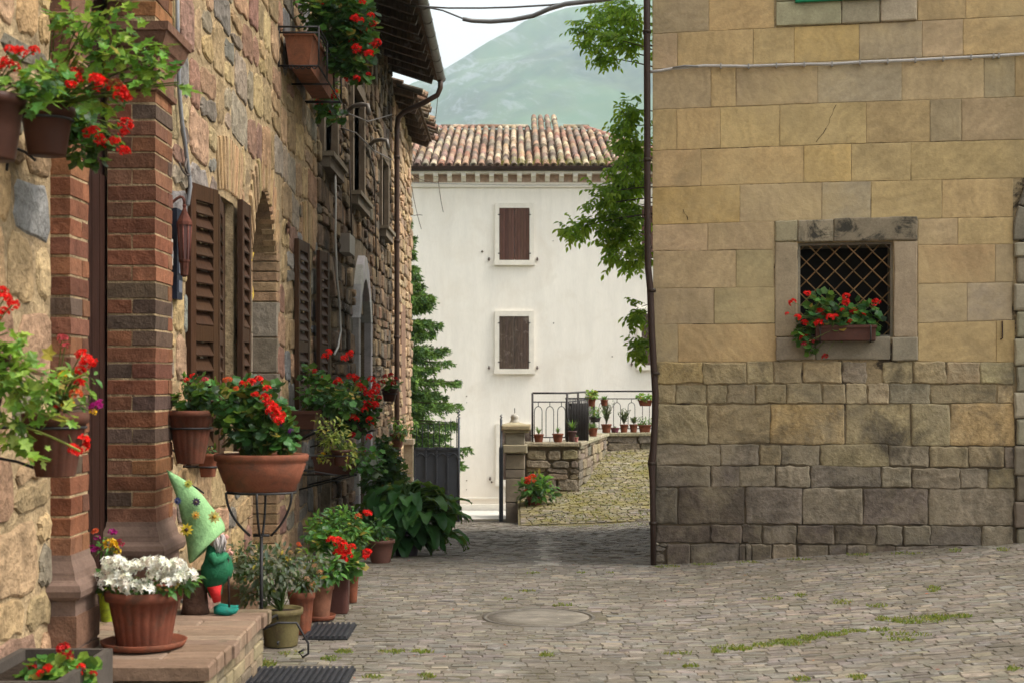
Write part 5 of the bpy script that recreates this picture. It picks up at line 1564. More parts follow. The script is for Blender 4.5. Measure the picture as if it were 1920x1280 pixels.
def plant(name, c_, label, cat, potargs, blobs, shape, size, cols, flowers=(), group=None, fr=0.03, droop=0.25, hp=None, stemy=True):
    """c_: base centre of the pot; blobs and flowers in world points"""
    t = thing(name, c_, label, cat, group)
    if potargs: add_pot(t, c_, **potargs)
    if hp is not None: hoop(t, c_, potargs['r_'] * 0.9, z=hp)
    h = potargs['h'] if potargs else 0.1
    root = Vector(c_) + Vector((0, 0, h * 0.9))
    k, s = MB(), MB()
    foliage(k, blobs, shape, size, cols, root, droop, True, s)
    for f in flowers:
        if f[3] is not False and stemy: tube(s, bez(root, (root + Vector(f[0])) / 2 + Vector((0, 0, 0.05)), Vector(f[0]), 4), 0.0025, 3, (0.14, 0.18, 0.05), False)
    if s.v: s.build('stems', M['leaf'], t, 'stuff')
    k.build('foliage', M['leaf'], t, 'stuff')
    for f in flowers: flower(t, f[0], f[1], f[2])
    return t
def fl(lst, Y, r_, col=RED, dy=0.08):
    lst = [(a[0], a[1], a[2] if len(a) > 2 else r_, (0.22, 0.06, 0.02)) if (len(a) < 4 and rnd(0, 1) < 0.07) else a for a in lst]
    return [(P(a[0], a[1], Y + rnd(-dy, dy)), (a[2] if len(a) > 2 else r_) * Y / F * rnd(0.85, 1.15), (a[3] if len(a) > 3 else col), True) for a in lst]
def bb(lst, Y):
    """blobs from photo pixels: (px, py, rx, ry, n[, depth radius])"""
    return [(P(a[0], a[1], Y + (a[6] if len(a) > 6 else 0)), (a[2] * Y / F, (a[5] if len(a) > 5 else (a[2] + a[3]) / 2 * Y / F), a[3] * Y / F), a[4]) for a in lst]
def pc(px, py, Y): return P(px, py, Y)

# ---- near left, upper
c_ = pc(-18, 300, 4.9)
t = plant('hanging_geranium', c_, 'ivy geranium in a dark pot cut off by the upper left picture edge', 'potted plant', dict(r_=0.112, h=0.22, col=BRN),
      bb([(20, 155, 60, 40, 60), (85, 150, 50, 30, 40), (70, 190, 30, 25, 25)], 4.9), 'ivy', 0.045, GER + LIME[:2],
      fl([(18, 95), (28, 128), (64, 96), (10, 120), (38, 98)], 4.9, 14, RED))
c_ = pc(88, 292, 5.6)
vine = bb([(150, 60, 45, 40, 60), (200, 40, 60, 40, 55), (160, 110, 50, 40, 60), (235, 100, 45, 35, 55), (285, 130, 38, 30, 45), (250, 150, 60, 25, 50), (300, 90, 20, 16, 12), (110, 150, 50, 30, 50), (115, 30, 25, 30, 25),
           (340, 160, 14, 18, 6), (90, 180, 45, 20, 35), (180, 190, 50, 20, 25)], 5.5)
t = plant('hanging_geranium', c_, 'large trailing ivy geranium with light green stems and red heads, upper left', 'potted plant', dict(r_=0.10, h=0.19, col=BRN),
      vine, 'ivy', 0.050, LIME + LIME + GER[:2],
      fl([(140, 143, 18), (132, 160, 14), (180, 152, 17), (192, 162, 17), (215, 158, 15), (228, 172, 17), (236, 184, 14), (222, 180, 12), (150, 135, 12)], 5.4, 16, RED), hp=0.14)
c_ = pc(150, 262, 5.9)
t = plant('hanging_geranium', c_, 'drooping dark leaved geranium hanging below the large trailing ivy geranium', 'potted plant', dict(r_=0.05, h=0.09, col=BRN),
      bb([(145, 215, 40, 30, 60), (180, 250, 40, 28, 55), (150, 280, 25, 25, 40), (175, 300, 16, 14, 14), (125, 230, 20, 25, 25)], 5.75), 'round', 0.045, GER + DKG,
      fl([(175, 246, 15), (188, 262, 15), (165, 250, 12), (236, 235, 15), (232, 250, 12), (216, 266, 14), (232, 284, 13), (86, 242, 10, DRED), (190, 272, 12)], 5.65, 14, RED))
# ---- near left, middle
c_ = pc(-35, 760, 5.0)
t = plant('hanging_geranium', c_, 'pale green ivy geranium spilling in at the left picture edge at mid height', 'potted plant', dict(r_=0.09, h=0.18, col=BRN),
      bb([(20, 690, 35, 50, 80), (60, 740, 45, 35, 60), (30, 800, 40, 40, 60), (90, 700, 40, 30, 30), (20, 640, 25, 25, 30), (60, 850, 35, 18, 15), (110, 780, 30, 20, 14)], 4.95), 'ivy', 0.047, LIME + LIME + [(0.3, 0.42, 0.1)],
      fl([(8, 560, 16), (24, 572, 14), (6, 588, 14), (5, 545, 10)], 5.0, 14, RED))
k = MB()
for pts in (((0, 790), (70, 800), (150, 845)), ((10, 760), (80, 770), (150, 800)), ((20, 740), (110, 725), (160, 700)), ((0, 830), (40, 800), (60, 760))):
    tube(k, bez(pc(*pts[0], 4.95), pc(*pts[1], 4.95), pc(*pts[2], 4.95), 6), 0.004, 4, (0.30, 0.34, 0.08), False)
k.build('stems', M['leaf'], t, 'stuff')
c_ = pc(104, 892, 5.25)
t = plant('mixed_flower_pot', c_, 'dark ribbed wall pot of red, yellow and magenta flowers beside the near brick pilaster', 'potted plant', dict(r_=0.112, h=0.235, col=(0.09, 0.035, 0.022), ribs=16, taper=0.62),
      bb([(120, 745, 45, 25, 50), (150, 710, 30, 35, 35), (100, 720, 35, 30, 35)], 5.25), 'oval', 0.04, LIME[1:] + GER,
      fl([(150, 830, 27), (140, 845, 20), (165, 678, 15), (150, 695, 14), (172, 685, 10), (152, 665, 12), (116, 635, 12, PNK), (122, 650, 10, PNK), (125, 702, 14, YEL), (115, 705, 9, YEL), (128, 760, 14, YEL), (150, 718, 12), (182, 760, 16, MAG), (105, 765, 10, DRED), (112, 800, 13, DRED), (175, 772, 9, YEL), (142, 738, 12, ORG)], 5.2, 14), hp=0.18)
# ---- trough bottom left
c_ = pc(105, 1330, 5.3)
t = thing('flower_trough', c_, 'weathered stone trough with red flowers at the bottom left corner', 'planter')
k = MB(); z1 = P(0, 1252, 5.3).z
def frame_box(k, x0, x1, y0, y1, z0, z1, w, col):
    box(k, x0, x1, y0, y0 + w, z0, z1, col); box(k, x0, x1, y1 - w, y1, z0, z1, col); box(k, x0, x0 + w, y0 + w, y1 - w, z0, z1, col); box(k, x1 - w, x1, y0 + w, y1 - w, z0, z1, col); box(k, x0 + w, x1 - w, y0 + w, y1 - w, z0, z0 + 0.03, col)
frame_box(k, -1.97, -1.60, 5.05, 5.70, 0.0, z1, 0.03, (0.07, 0.058, 0.048)); k.build('trough', M['sill_stone'], t)
k = MB(); box(k, -1.94, -1.63, 5.08, 5.67, z1 - 0.08, z1 - 0.04, (0.03, 0.02, 0.015)); k.build('soil', M['soil'], t)
k = MB(); foliage(k, bb([(110, 1248, 55, 20, 110), (95, 1262, 60, 14, 90), (160, 1258, 30, 14, 40)], 5.35), 'round', 0.045, LIME + GER); k.build('foliage', M['leaf'], t, 'stuff')
for f in fl([(118, 1218, 15, DRED), (128, 1232, 13, DRED), (152, 1250, 11), (90, 1252, 10), (75, 1262, 10), (112, 1258, 11), (150, 1262, 8), (60, 1250, 11, DRED), (135, 1265, 9), (175, 1262, 9, DRED)], 5.3, 12): flower(t, *f[:3])

# ---- step: white flowered pot, small pansy pot
wp = pc(270, 1215, 6.42); wp.z = SZ + 0.004
t = thing('white_flower_pot', wp, 'ribbed terracotta pot of white flowers on a saucer on the stone step', 'potted plant')
add_pot(t, wp, 0.160, 0.245, (0.17, 0.055, 0.032), ribs=22, saucer=True, rim=0.2, taper=0.74)
k = MB(); foliage(k, bb([(275, 1100, 88, 16, 150), (200, 1085, 30, 15, 40), (345, 1085, 32, 18, 50)], 6.4), 'oval', 0.05, DKG + GER); k.build('foliage', M['leaf'], t, 'stuff')
for i in range(54):
    a = rnd(0, 6.28); rr = rnd(0, 1) ** 0.5
    px, py = 278 + 98 * rr * math.cos(a), 1076 + 24 * rr * math.sin(a) - 8 * (1 - rr)
    flower(t, P(px, py + rnd(-8, 8), 6.38 - 0.12 * rr * abs(math.sin(a))), rnd(12, 17) * 6.4 / F, WHT)
pp = Vector((-2.02, 7.12, SZ))
t = plant('pansy_pot', pp, 'small lime green pot of magenta and yellow pansies in the doorway', 'potted plant', dict(r_=0.05, h=0.16, col=(0.30, 0.38, 0.02)),
      bb([(195, 1020, 28, 18, 60)], 7.05), 'oval', 0.035, GER,
      fl([(212, 998, 12, MAG), (182, 1008, 8, MAG), (170, 1030, 11, MAG), (205, 1020, 14, YEL), (215, 1032, 13, YEL), (190, 1025, 10, MAG), (222, 1020, 11, (0.4, 0.01, 0.05)), (178, 995, 7, ORG)], 7.0, 11), stemy=False)

# ---- wall pot right of the far pilaster
c_ = pc(357, 868, 8.05); 
t = plant('wall_pot_geranium', c_, 'large ribbed terracotta wall pot of geraniums right of the brick pillar', 'potted plant', dict(r_=0.128, h=0.30, col=(0.14, 0.05, 0.03), ribs=16, taper=0.58, rim=0.12),
      bb([(350, 752, 45, 22, 90), (400, 745, 40, 26, 80), (365, 720, 30, 20, 30)], 8.05), 'round', 0.05, GER + DKG,
      fl([(362, 706, 10), (384, 712, 8, PNK), (350, 712, 7), (425, 712, 9, ORG)], 8.0, 9), hp=0.2)
c_ = pc(390, 893, 8.6)
plant('small_wall_pot', c_, 'small square terracotta pot tucked between the wall pot and the bowl planter', 'potted plant', dict(r_=0.055, h=0.14, col=TC, sq=0.8),
      bb([(392, 845, 14, 10, 25)], 8.6), 'oval', 0.03, DKG, (), hp=0.06)

# ---- bowl planter on wire stand
bc = pc(490, 920, 7.62)
t = thing('bowl_planter', (bc.x, bc.y, 0.0), 'wide terracotta bowl of geraniums raised on a black wrought iron stand', 'planter')
k = MB(); s = 7.62 / F
lathe(k, bc, [(60 * s, 0), (66 * s, 2 * s), (68 * s, 14 * s), (71 * s, 16 * s), (84 * s, 52 * s), (82 * s, 55 * s), (88 * s, 58 * s), (89 * s, 68 * s), (85 * s, 70 * s), (80 * s, 66 * s), (78 * s, 52 * s)], 40, (0.20, 0.068, 0.037), sy=0.72)
k.build('bowl', M['terracotta'], t)
k = MB(); lathe(k, bc, [(0.001, 50 * s), (79 * s, 52 * s), (0.001, 58 * s)], 24, (0.03, 0.02, 0.013), sy=0.72); k.build('soil', M['soil'], t)
st_ = MB(); im = (0.025, 0.023, 0.023)
tube(st_, [(bc.x + 64 * s * math.cos(q * math.pi / 12), bc.y + 46 * s * math.sin(q * math.pi / 12), bc.z - 0.006) for q in range(25)], 0.007, 6, im)
for (px_, dy) in ((427, -0.05), (550, -0.05), (490, -0.14), (490, 0.13)):
    p0 = P(px_, 921, 7.62); p0.y += dy
    mid = P(490 + (px_ - 490) * 0.98, 965, 7.62); mid.y += dy; bot = P(490 + (px_ - 490) * 0.32, 1003, 7.62); bot.y += dy * 0.3
    tube(st_, bez(p0, mid, bot, 8), 0.007, 6, im)
tube(st_, [P(475, 1003, 7.62), P(505, 1003, 7.62)], 0.008, 6, im); tube(st_, [P(490, 1003, 7.62), P(490, 1190, 7.62)], 0.010, 6, im)
ft = P(578, 1236, 7.68)
for (ex, ey) in ((ft.x, ft.y), (-1.62, 7.80), (-1.30, 8.02)):
    h0 = P(490, 1180, 7.62)
    d_ = Vector((ex - h0.x, ey - h0.y, 0)); 
    tube(st_, [h0, h0 + d_ * 0.35 + Z3 * 0.035, h0 + d_ * 0.75 + Z3 * 0.03, Vector((ex, ey, 0.085)), Vector((ex, ey, 0.03)), Vector((ex, ey, 0.012)) - d_ * 0.12, Vector((ex, ey, 0.04)) - d_ * 0.2, Vector((ex, ey, 0.055)) - d_ * 0.08], 0.007, 6, im)
st_.build('stand', M['iron'], t)
k, s2 = MB(), MB()
root = bc + Z3 * 0.15
foliage(k, bb([(480, 800, 75, 42, 330, 0.15), (435, 760, 35, 35, 110), (500, 755, 40, 35, 110), (530, 815, 28, 28, 80), (460, 730, 30, 22, 50)], 7.62), 'round', 0.052, GER + DKG + DKG[:1], root, 0.25, True, s2)
s2.build('stems', M['leaf'], t, 'stuff'); k.build('foliage', M['leaf'], t, 'stuff')
for f in fl([(455, 720, 9), (470, 716, 10), (485, 713, 11), (478, 740, 9), (498, 745, 12), (505, 757, 13), (513, 765, 13), (516, 778, 12), (523, 788, 14), (510, 770, 12), (527, 778, 10), (430, 712, 8, ORG), (500, 728, 9), (443, 728, 8, ORG), (526, 800, 8, (0.12, 0.02, 0.2)), (545, 808, 7, (0.15, 0.02, 0.2))], 7.5, 11): flower(t, *f[:3])

# ---- upper window box in iron frame
wb = thing('window_box', P(558, 128, 12.3), 'terracotta window box in a black iron frame high on the wall, overflowing with red geraniums', 'planter')
k = MB()
a, b_ = P(531, 122, 12.2), P(588, 60, 12.2)
def trough(k, x0, x1, y0, y1, z0, z1, tp, col):
    vs = []
    for z, o in ((z0, -tp), (z1 - 0.03, 0), (z1 - 0.03, 0.012), (z1, 0.014), (z1, -0.006), (z1 - 0.04, -0.012)):
        vs += [(x0 - o, y0 - o, z), (x1 + o, y0 - o, z), (x1 + o, y1 + o, z), (x0 - o, y1 + o, z)]
    fs = [(4 * i + q, 4 * i + (q + 1) % 4, 4 * i + 4 + (q + 1) % 4, 4 * i + 4 + q) for i in range(5) for q in range(4)] + [(3, 2, 1, 0), (20, 21, 22, 23)]
    k.add(vs, fs, col)
trough(k, a.x + 0.01, b_.x - 0.01, 12.2, 13.7, a.z, b_.z, 0.035, (0.22, 0.085, 0.045)); k.build('box', M['terracotta'], wb)
k = MB(); i_ = (0.025, 0.022, 0.022)
for z in (a.z - 0.02, b_.z - 0.02, b_.z + 0.03):
    for (p0, p1) in (((a.x - 0.03, 12.15), (b_.x + 0.05, 12.15)), ((b_.x + 0.05, 12.15), (b_.x + 0.05, 13.75)), ((b_.x + 0.05, 13.75), (a.x - 0.03, 13.75))): tube(k, [(p0[0], p0[1], z), (p1[0], p1[1], z)], 0.009, 5, i_)
for (x_, y_) in ((a.x - 0.03, 12.15), (b_.x + 0.05, 12.15), (b_.x + 0.05, 12.7), (b_.x + 0.05, 13.2), (b_.x + 0.05, 13.75)): tube(k, [(x_, y_, a.z - 0.03), (x_, y_, b_.z + 0.04)], 0.009, 5, i_)
for y_ in (12.15, 12.9, 13.7): tube(k, [(-2.0, y_, a.z - 0.02), (b_.x + 0.05, y_, a.z - 0.02)], 0.009, 5, i_)
for q in range(6): tube(k, bez((a.x + 0.05 * q, 12.15, a.z - 0.02), (a.x + 0.05 * q + 0.025, 12.15, a.z - 0.07), (a.x + 0.05 * q + 0.05, 12.15, a.z - 0.02), 4), 0.006, 4, i_)
k.build('iron_frame', M['iron'], wb)
k, s2 = MB(), MB()
foliage(k, bb([(600, 30, 40, 35, 170), (640, 50, 45, 45, 260), (665, 95, 38, 45, 240), (680, 40, 28, 40, 120), (640, 110, 28, 30, 110), (650, 10, 50, 25, 120), (600, 5, 50, 20, 90), (672, 140, 22, 16, 40)], 12.9) + bb([(612, 180, 20, 40, 70), (628, 215, 12, 16, 25), (600, 200, 10, 25, 20)], 14.2), 'round', 0.075, GER + GER + DKG, P(610, 60, 12.9), 0.3, True, s2)
s2.build('stems', M['leaf'], wb, 'stuff'); k.build('foliage', M['leaf'], wb, 'stuff')
for f in fl([(628, 4), (659, 8), (679, 4), (696, 30), (675, 39), (681, 57), (689, 74), (669, 92), (681, 102), (691, 102), (700, 87), (708, 80), (640, 126), (653, 148), (669, 148), (689, 143), (665, 35), (604, 10, 6), (690, 15), (700, 45), (660, 78, 9), (674, 98), (640, -8)], 12.8, 9.5, RED, 0.25) + fl([(609, 161), (626, 184), (600, 195), (614, 209), (628, 172, 8)], 14.2, 10): flower(wb, *f[:3])

# ---- wall geraniums at mid height
def box_planter(x0, x1, y0, y1, z0, z1, label, blobs, cols, flowers, col=BRN, shape='round', size=0.06, group=None, name='flower_box'):
    t = thing(name, ((x0 + x1) / 2, (y0 + y1) / 2, z0), label, 'planter', group)
    k = MB(); trough(k, x0, x1, y0, y1, z0, z1, 0.02, col); k.build('box', M['terracotta'] if col[0] > 0.15 else M['paint'], t)
    k = MB(); 
    for yy in (y0 + 0.1, y1 - 0.1): tube(k, [(x1, yy, z0 - 0.01), (-1.99, yy, z0 - 0.01), (-1.99, yy, z0 - 0.15), (x1, yy, z0 - 0.01)], 0.008, 4, (0.03, 0.025, 0.02))
    k.build('bracket', M['iron'], t, 'stuff')
    k, s2 = MB(), MB(); foliage(k, blobs, shape, size, cols, Vector(((x0 + x1) / 2, (y0 + y1) / 2, z1)), 0.3, True, s2)
    s2.build('stems', M['leaf'], t, 'stuff'); k.build('foliage', M['leaf'], t, 'stuff')
    for f in flowers: flower(t, *f[:3])
    return t
zt = P(600, 768, 12.6).z
box_planter(-1.93, -1.70, 12.3, 13.1, zt - 0.16, zt, 'geranium box under the last louvred window, dark leaves and a few red heads', bb([(600, 735, 40, 35, 230, 0.3), (585, 700, 20, 15, 40), (640, 750, 30, 32, 140, 0.3)], 12.7), GER + DKG,
            fl([(617, 660, 9), (610, 668, 8), (635, 714, 9), (627, 718, 7), (590, 696, 7, DRED), (654, 666, 9), (645, 672, 8), (658, 660, 7), (605, 708, 6, DRED)], 12.6, 9))
zt = P(660, 775, 13.9).z
box_planter(-1.75, -1.42, 13.9, 14.8, zt - 0.18, zt, 'dense box of bright red geraniums standing out farthest from the dark rubble wall', bb([(665, 745, 38, 40, 260, 0.3), (690, 770, 20, 30, 90), (660, 795, 30, 22, 90)], 13.9), GER + DKG,
            fl([(663, 707, 9), (655, 705, 8), (670, 712, 9), (681, 729, 10), (675, 722, 8), (696, 712, 8), (700, 736, 11), (705, 725, 9), (696, 760, 11), (688, 757, 10), (704, 758, 9), (692, 786, 9), (696, 792, 8), (661, 782, 9), (668, 786, 8), (688, 738, 10), (694, 745, 10), (661, 815, 7, DRED), (692, 819, 8), (679, 845, 8, DRED), (684, 768, 8), (712, 745, 7)], 13.75, 9), size=0.065)
c_ = pc(640, 872, 11.6)
t = plant('trailing_plant', c_, 'pot of yellow green trailing foliage below the red geranium boxes', 'potted plant', dict(r_=0.08, h=0.13, col=BRN),
      bb([(625, 815, 28, 32, 200), (650, 850, 22, 22, 90), (610, 850, 14, 25, 50), (600, 790, 12, 20, 20)], 11.6), 'oval', 0.045, [(0.20, 0.24, 0.04), (0.26, 0.27, 0.06), (0.12, 0.17, 0.03)], fl([(598, 862, 6, YEL), (606, 850, 5, YEL)], 11.6, 5), hp=0.08)
zt = P(665, 852, 13.4).z
box_planter(-1.85, -1.45, 13.2, 14.0, zt - 0.17, zt, 'long dark planter of green foliage low on the dark rubble wall', bb([(672, 858, 45, 26, 230, 0.3), (700, 870, 22, 22, 70)], 13.3), GER + GRY[:2], (), size=0.055)
c_ = pc(730, 752, 18.6)
plant('hanging_geranium', c_, 'small far hanging pot of fading dark red geraniums near the downpipe', 'potted plant', dict(r_=0.10, h=0.17, col=BRN), bb([(732, 722, 16, 12, 60)], 18.6), 'round', 0.07, GER + DKG,
      fl([(722, 706, 7, DRED), (732, 703, 7, DRED), (741, 710, 7, DRED), (718, 716, 6, DRED), (737, 718, 6, DRED)], 18.4, 7), hp=0.1)
c_ = pc(745, 838, 21.5)
plant('wall_plant', c_, 'green leafy plant in a dark wall pot by the foot of the downpipe', 'potted plant', dict(r_=0.10, h=0.2, col=(0.16, 0.07, 0.045)), bb([(755, 808, 20, 14, 110), (740, 790, 10, 10, 20)], 21.3), 'oval', 0.08, GER + DKG, (), hp=0.12)
t = thing('climbing_ivy', P(722, 940, 15), 'dark green ivy bush climbing the wall behind the broad leaved plant', 'shrub')
k = MB(); foliage(k, bb([(722, 860, 26, 30, 260, 0.3), (740, 900, 26, 30, 260, 0.3), (705, 905, 26, 30, 200, 0.3), (720, 835, 14, 16, 50)], 15.2), 'ivy', 0.08, DKG + GER[2:3]); k.build('foliage', M['leaf'], t, 'stuff')
k = MB()
for i in range(6): tube(k, [P(715 + i * 5, 1030, 15.3), P(718 + i * 5 + rnd(-6, 6), 930, 15.3), P(712 + i * 6, 860, 15.3)], 0.012, 5, (0.08, 0.05, 0.03))
k.build('stems', M['bark'], t, 'stuff')

# ---- row of pots on the street
g0 = street_z
def gp(px, Y): x = (px - CX) * Y / F; return Vector((x, Y, g0(x, Y) + 0.008))
c_ = gp(527, 8.05)
t = plant('succulent_pot', c_, 'olive glazed pot of sprawling grey green succulents below the bowl planter', 'potted plant', dict(r_=0.115, h=0.21, col=(0.13, 0.105, 0.045), taper=0.8),
      bb([(500, 1070, 62, 45, 520, 0.2), (460, 1040, 30, 25, 90), (540, 1050, 30, 30, 110), (480, 1110, 40, 20, 120)], 8.0), 'oval', 0.042, GRY + [(0.05, 0.08, 0.04)],
      fl([(560, 1020, 6, ORG), (545, 1035, 6, (0.5, 0.3, 0.15)), (480, 1015, 5, (0.45, 0.3, 0.12)), (590, 1060, 7, (0.5, 0.3, 0.15)), (575, 1085, 7, (0.55, 0.35, 0.2))], 7.95, 6))
c_ = gp(450, 8.4)
t = plant('round_pot', c_, 'pale brown round pot half hidden behind the gnome and succulents', 'potted plant', dict(r_=0.12, h=0.33, col=(0.24, 0.15, 0.09), taper=0.8),
      bb([(450, 1060, 40, 25, 140)], 8.4), 'oval', 0.045, GRY + DKG)
c_ = gp(565, 8.42)
t = plant('succulent_pot', c_, 'ribbed terracotta pot of succulents just behind the olive pot', 'potted plant', dict(r_=0.075, h=0.25, col=TC, ribs=12),
      bb([(570, 1080, 32, 30, 190), (590, 1050, 25, 22, 90)], 8.4), 'oval', 0.042, GRY + GER[1:2], fl([(600, 1072, 7, (0.6, 0.33, 0.15)), (585, 1095, 6, (0.6, 0.33, 0.15))], 8.35, 6))
c_ = gp(599, 8.92)
t = plant('kalanchoe_pot', c_, 'plain terracotta pot on a saucer with pale orange flowers', 'potted plant', dict(r_=0.085, h=0.21, col=(0.20, 0.085, 0.05), saucer=True),
      bb([(603, 1078, 30, 26, 190), (625, 1060, 22, 25, 90)], 8.9), 'oval', 0.055, GER + GRY[:1], fl([(600, 1078, 8, (0.62, 0.25, 0.10)), (612, 1085, 7, (0.62, 0.25, 0.10)), (592, 1062, 7, (0.6, 0.3, 0.15)), (588, 1090, 7, (0.62, 0.3, 0.12))], 8.8, 7))
c_ = gp(634, 9.2)
t = plant('square_planter', c_, 'square dark brown planter of bright red geraniums in the row of pots', 'planter', dict(r_=0.074, h=0.265, col=(0.085, 0.035, 0.028), sq=1.0, taper=0.86, rim=0.08),
      bb([(640, 1055, 35, 25, 170), (620, 1020, 25, 25, 80), (605, 1010, 22, 20, 70)], 9.15), 'round', 0.055, GER,
      fl([(622, 1012, 12), (632, 1014, 12), (641, 1020, 12), (647, 1030, 13), (650, 1040, 12), (640, 1042, 11), (632, 1036, 10), (646, 1050, 9), (660, 1025, 9), (688, 1036, 10), (686, 1044, 8)], 9.0, 11, RED, 0.05))
c_ = gp(660, 9.65)
t = plant('small_pot', c_, 'small slim terracotta pot at the street end of the pot row', 'potted plant', dict(r_=0.045, h=0.2, col=TC),
      bb([(662, 1072, 14, 14, 60)], 9.6), 'oval', 0.04, GER)
c_ = gp(612, 10.6)
t = plant('leafy_pot', c_, 'pot of fresh green bushy foliage behind the red geraniums on the ground', 'potted plant', dict(r_=0.12, h=0.2, col=TCD),
      bb([(630, 985, 50, 30, 420, 0.25), (600, 1000, 30, 25, 130), (665, 1000, 30, 25, 150), (645, 960, 25, 14, 50)], 10.6), 'oval', 0.055, LIME[1:2] + GER + GER + LIME[3:], fl([(690, 962, 9), (672, 967, 8, ORG), (686, 960, 7)], 10.5, 8))
c_ = gp(714, 12.45)
t = plant('dark_pot', c_, 'dark round pot with low creeping plant in front of the broad leaved plant', 'potted plant', dict(r_=0.115, h=0.2, col=(0.12, 0.055, 0.04)),
      bb([(700, 995, 35, 22, 190), (675, 1010, 22, 18, 70)], 12.4), 'oval', 0.06, GER + DKG, fl([(690, 1036, 7, DRED)], 12.2, 7))
# broad-leaved plant: every leaf its own piece
c_ = gp(762, 13.6)
t = thing('broad_leaved_plant', c_, 'big dark green broad leaved plant arching over the street from a pot', 'potted plant')
add_pot(t, c_, 0.14, 0.24, (0.06, 0.045, 0.05)); root = c_ + Z3 * 0.22
k = MB()
def big_leaf(mb, base, d, L, w, droop_, col):
    d = d.normalized(); s_ = d.cross(Z3).normalized(); n_ = 6
    vs = []; p = Vector(base); cur = d.copy()
    for i in range(n_ + 1):
        t_ = i / n_
        ww = w * math.sin(math.pi * min(1, 0.06 + t_ * 0.94)) ** 0.75 * (1.25 - 0.55 * t_)
        up = s_.cross(cur).normalized()
        rip = 0.1 * w * math.sin(i * 2.3)
        vs += [p + s_ * ww * 0.5 + up * (0.18 * ww + rip), p, p - s_ * ww * 0.5 + up * (0.18 * ww - rip)]
        cur = (cur + Vector((0, 0, -droop_ / n_))).normalized(); p = p + cur * (L / n_)
    fs = []
    for i in range(n_):
        a = i * 3
        fs += [(a, a + 1, a + 4, a + 3), (a + 1, a + 2, a + 5, a + 4)]
    mb.add(vs, fs, col, None, True)
ns = 0
for i in range(240):
    a = rnd(0, 6.28)
    r0 = 0.42 * rnd(0, 1) ** 0.6
    hz = (0.46 - 1.1 * r0 * r0) * rnd(-0.25, 1.1)
    px_off = Vector((math.cos(a) * r0, math.sin(a) * r0 * 0.7, hz))
    b0 = root + px_off
    tube(k, bez(root, root + Vector((0, 0, hz)), b0, 4), 0.006, 4, (0.06, 0.12, 0.03), False)
    q = MB()
    dd_ = Vector((math.cos(a + rnd(-0.5, 0.5)), math.sin(a + rnd(-0.5, 0.5)), rnd(-0.2, 0.7)))
    big_leaf(q, b0, dd_, rnd(0.19, 0.30), rnd(0.10, 0.16), rnd(1.0, 2.4), jit(random.choice([(0.025, 0.09, 0.022), (0.04, 0.13, 0.03), (0.018, 0.065, 0.018), (0.07, 0.18, 0.04)]), 0.2))
    q.build('leaf', M['leaf'], t)
k.build('stems', M['leaf'], t, 'stuff')

# ---- flower box in the barred window
bx = [rw(1528, 640), rw(1640, 612)]
t = thing('window_flower_box', RO + RU * bx[0][0] + Z3 * bx[0][1], 'brown flower box of red geraniums on the sill of the barred window', 'planter')
k = MB(); obox(k, RO, RU, Z3, RN, bx[0][0], bx[1][0], bx[0][1], bx[1][1], 0.0, 0.17, (0.085, 0.035, 0.025), 0.006)
obox(k, RO, RU, Z3, RN, bx[0][0] - 0.01, bx[1][0] + 0.01, bx[1][1] - 0.02, bx[1][1] + 0.006, -0.01, 0.18, (0.09, 0.038, 0.027), 0.004); k.build('box', M['terracotta'], t)
k = MB()
for u in (bx[0][0] + 0.04, bx[1][0] - 0.04): tube(k, [RO + RU * u + Z3 * (bx[0][1] + 0.12) + RN * 0.185, RO + RU * u + Z3 * (bx[0][1] - 0.01) + RN * 0.185, RO + RU * u + Z3 * (bx[0][1] - 0.01) + RN * -0.02, RO + RU * u + Z3 * (bx[0][1] - 0.01 + 0.1) + RN * -0.05], 0.006, 5, (0.03, 0.025, 0.02))
k.build('bracket', M['iron'], t, 'stuff')
k, s2 = MB(), MB(); root = RO + RU * (bx[0][0] + bx[1][0]) / 2 + Z3 * bx[1][1] + RN * 0.08
YB = 11.65
foliage(k, bb([(1570, 600, 55, 22, 230, 0.12), (1530, 590, 30, 25, 80, 0.1), (1620, 590, 28, 28, 90, 0.1), (1510, 630, 20, 18, 45, 0.1), (1545, 565, 30, 16, 35, 0.1), (1495, 615, 12, 12, 14, 0.05), (1640, 600, 12, 25, 20, 0.05), (1525, 655, 10, 14, 14, 0.05), (1585, 620, 50, 12, 70, 0.12)], YB), 'round', 0.058, GER + GER + DKG, root, 0.25, True, s2)
fw = [(835, 510, 10), (762, 553, 11), (790, 627, 10), (825, 655, 10), (820, 728, 11), (905, 605, 13), (893, 658, 12), (950, 628, 11), (1030, 525, 11), (1030, 555, 11), (1065, 597, 11), (1112, 622, 12), (1180, 553, 11), (1050, 653, 9), (995, 665, 10), (1025, 705, 10), (925, 822, 9, (0.45, 0.012, 0.01)), (735, 610, 6), (860, 745, 7, (0.4, 0.012, 0.02)), (975, 625, 9), (820, 760, 7, (0.35, 0.012, 0.03)), (915, 612, 10), (1010, 590, 6), (1130, 690, 6, (0.3, 0.01, 0.01))]
fls = [(P(1200 + a[0] / 2.6667, 360 + a[1] / 2.6667, YB - rnd(0.02, 0.16)), a[2] * 0.85 * YB / F, (a[3] if len(a) > 3 else RED), True) for a in fw]
for f in fls: tube(s2, bez(root, (root + f[0]) / 2 + Vector((0, -0.04, 0.03)), f[0], 4), 0.0025, 3, (0.12, 0.17, 0.04), False)
s2.build('stems', M['leaf'], t, 'stuff'); k.build('foliage', M['leaf'], t, 'stuff')
for f in fls: flower(t, *f[:3])

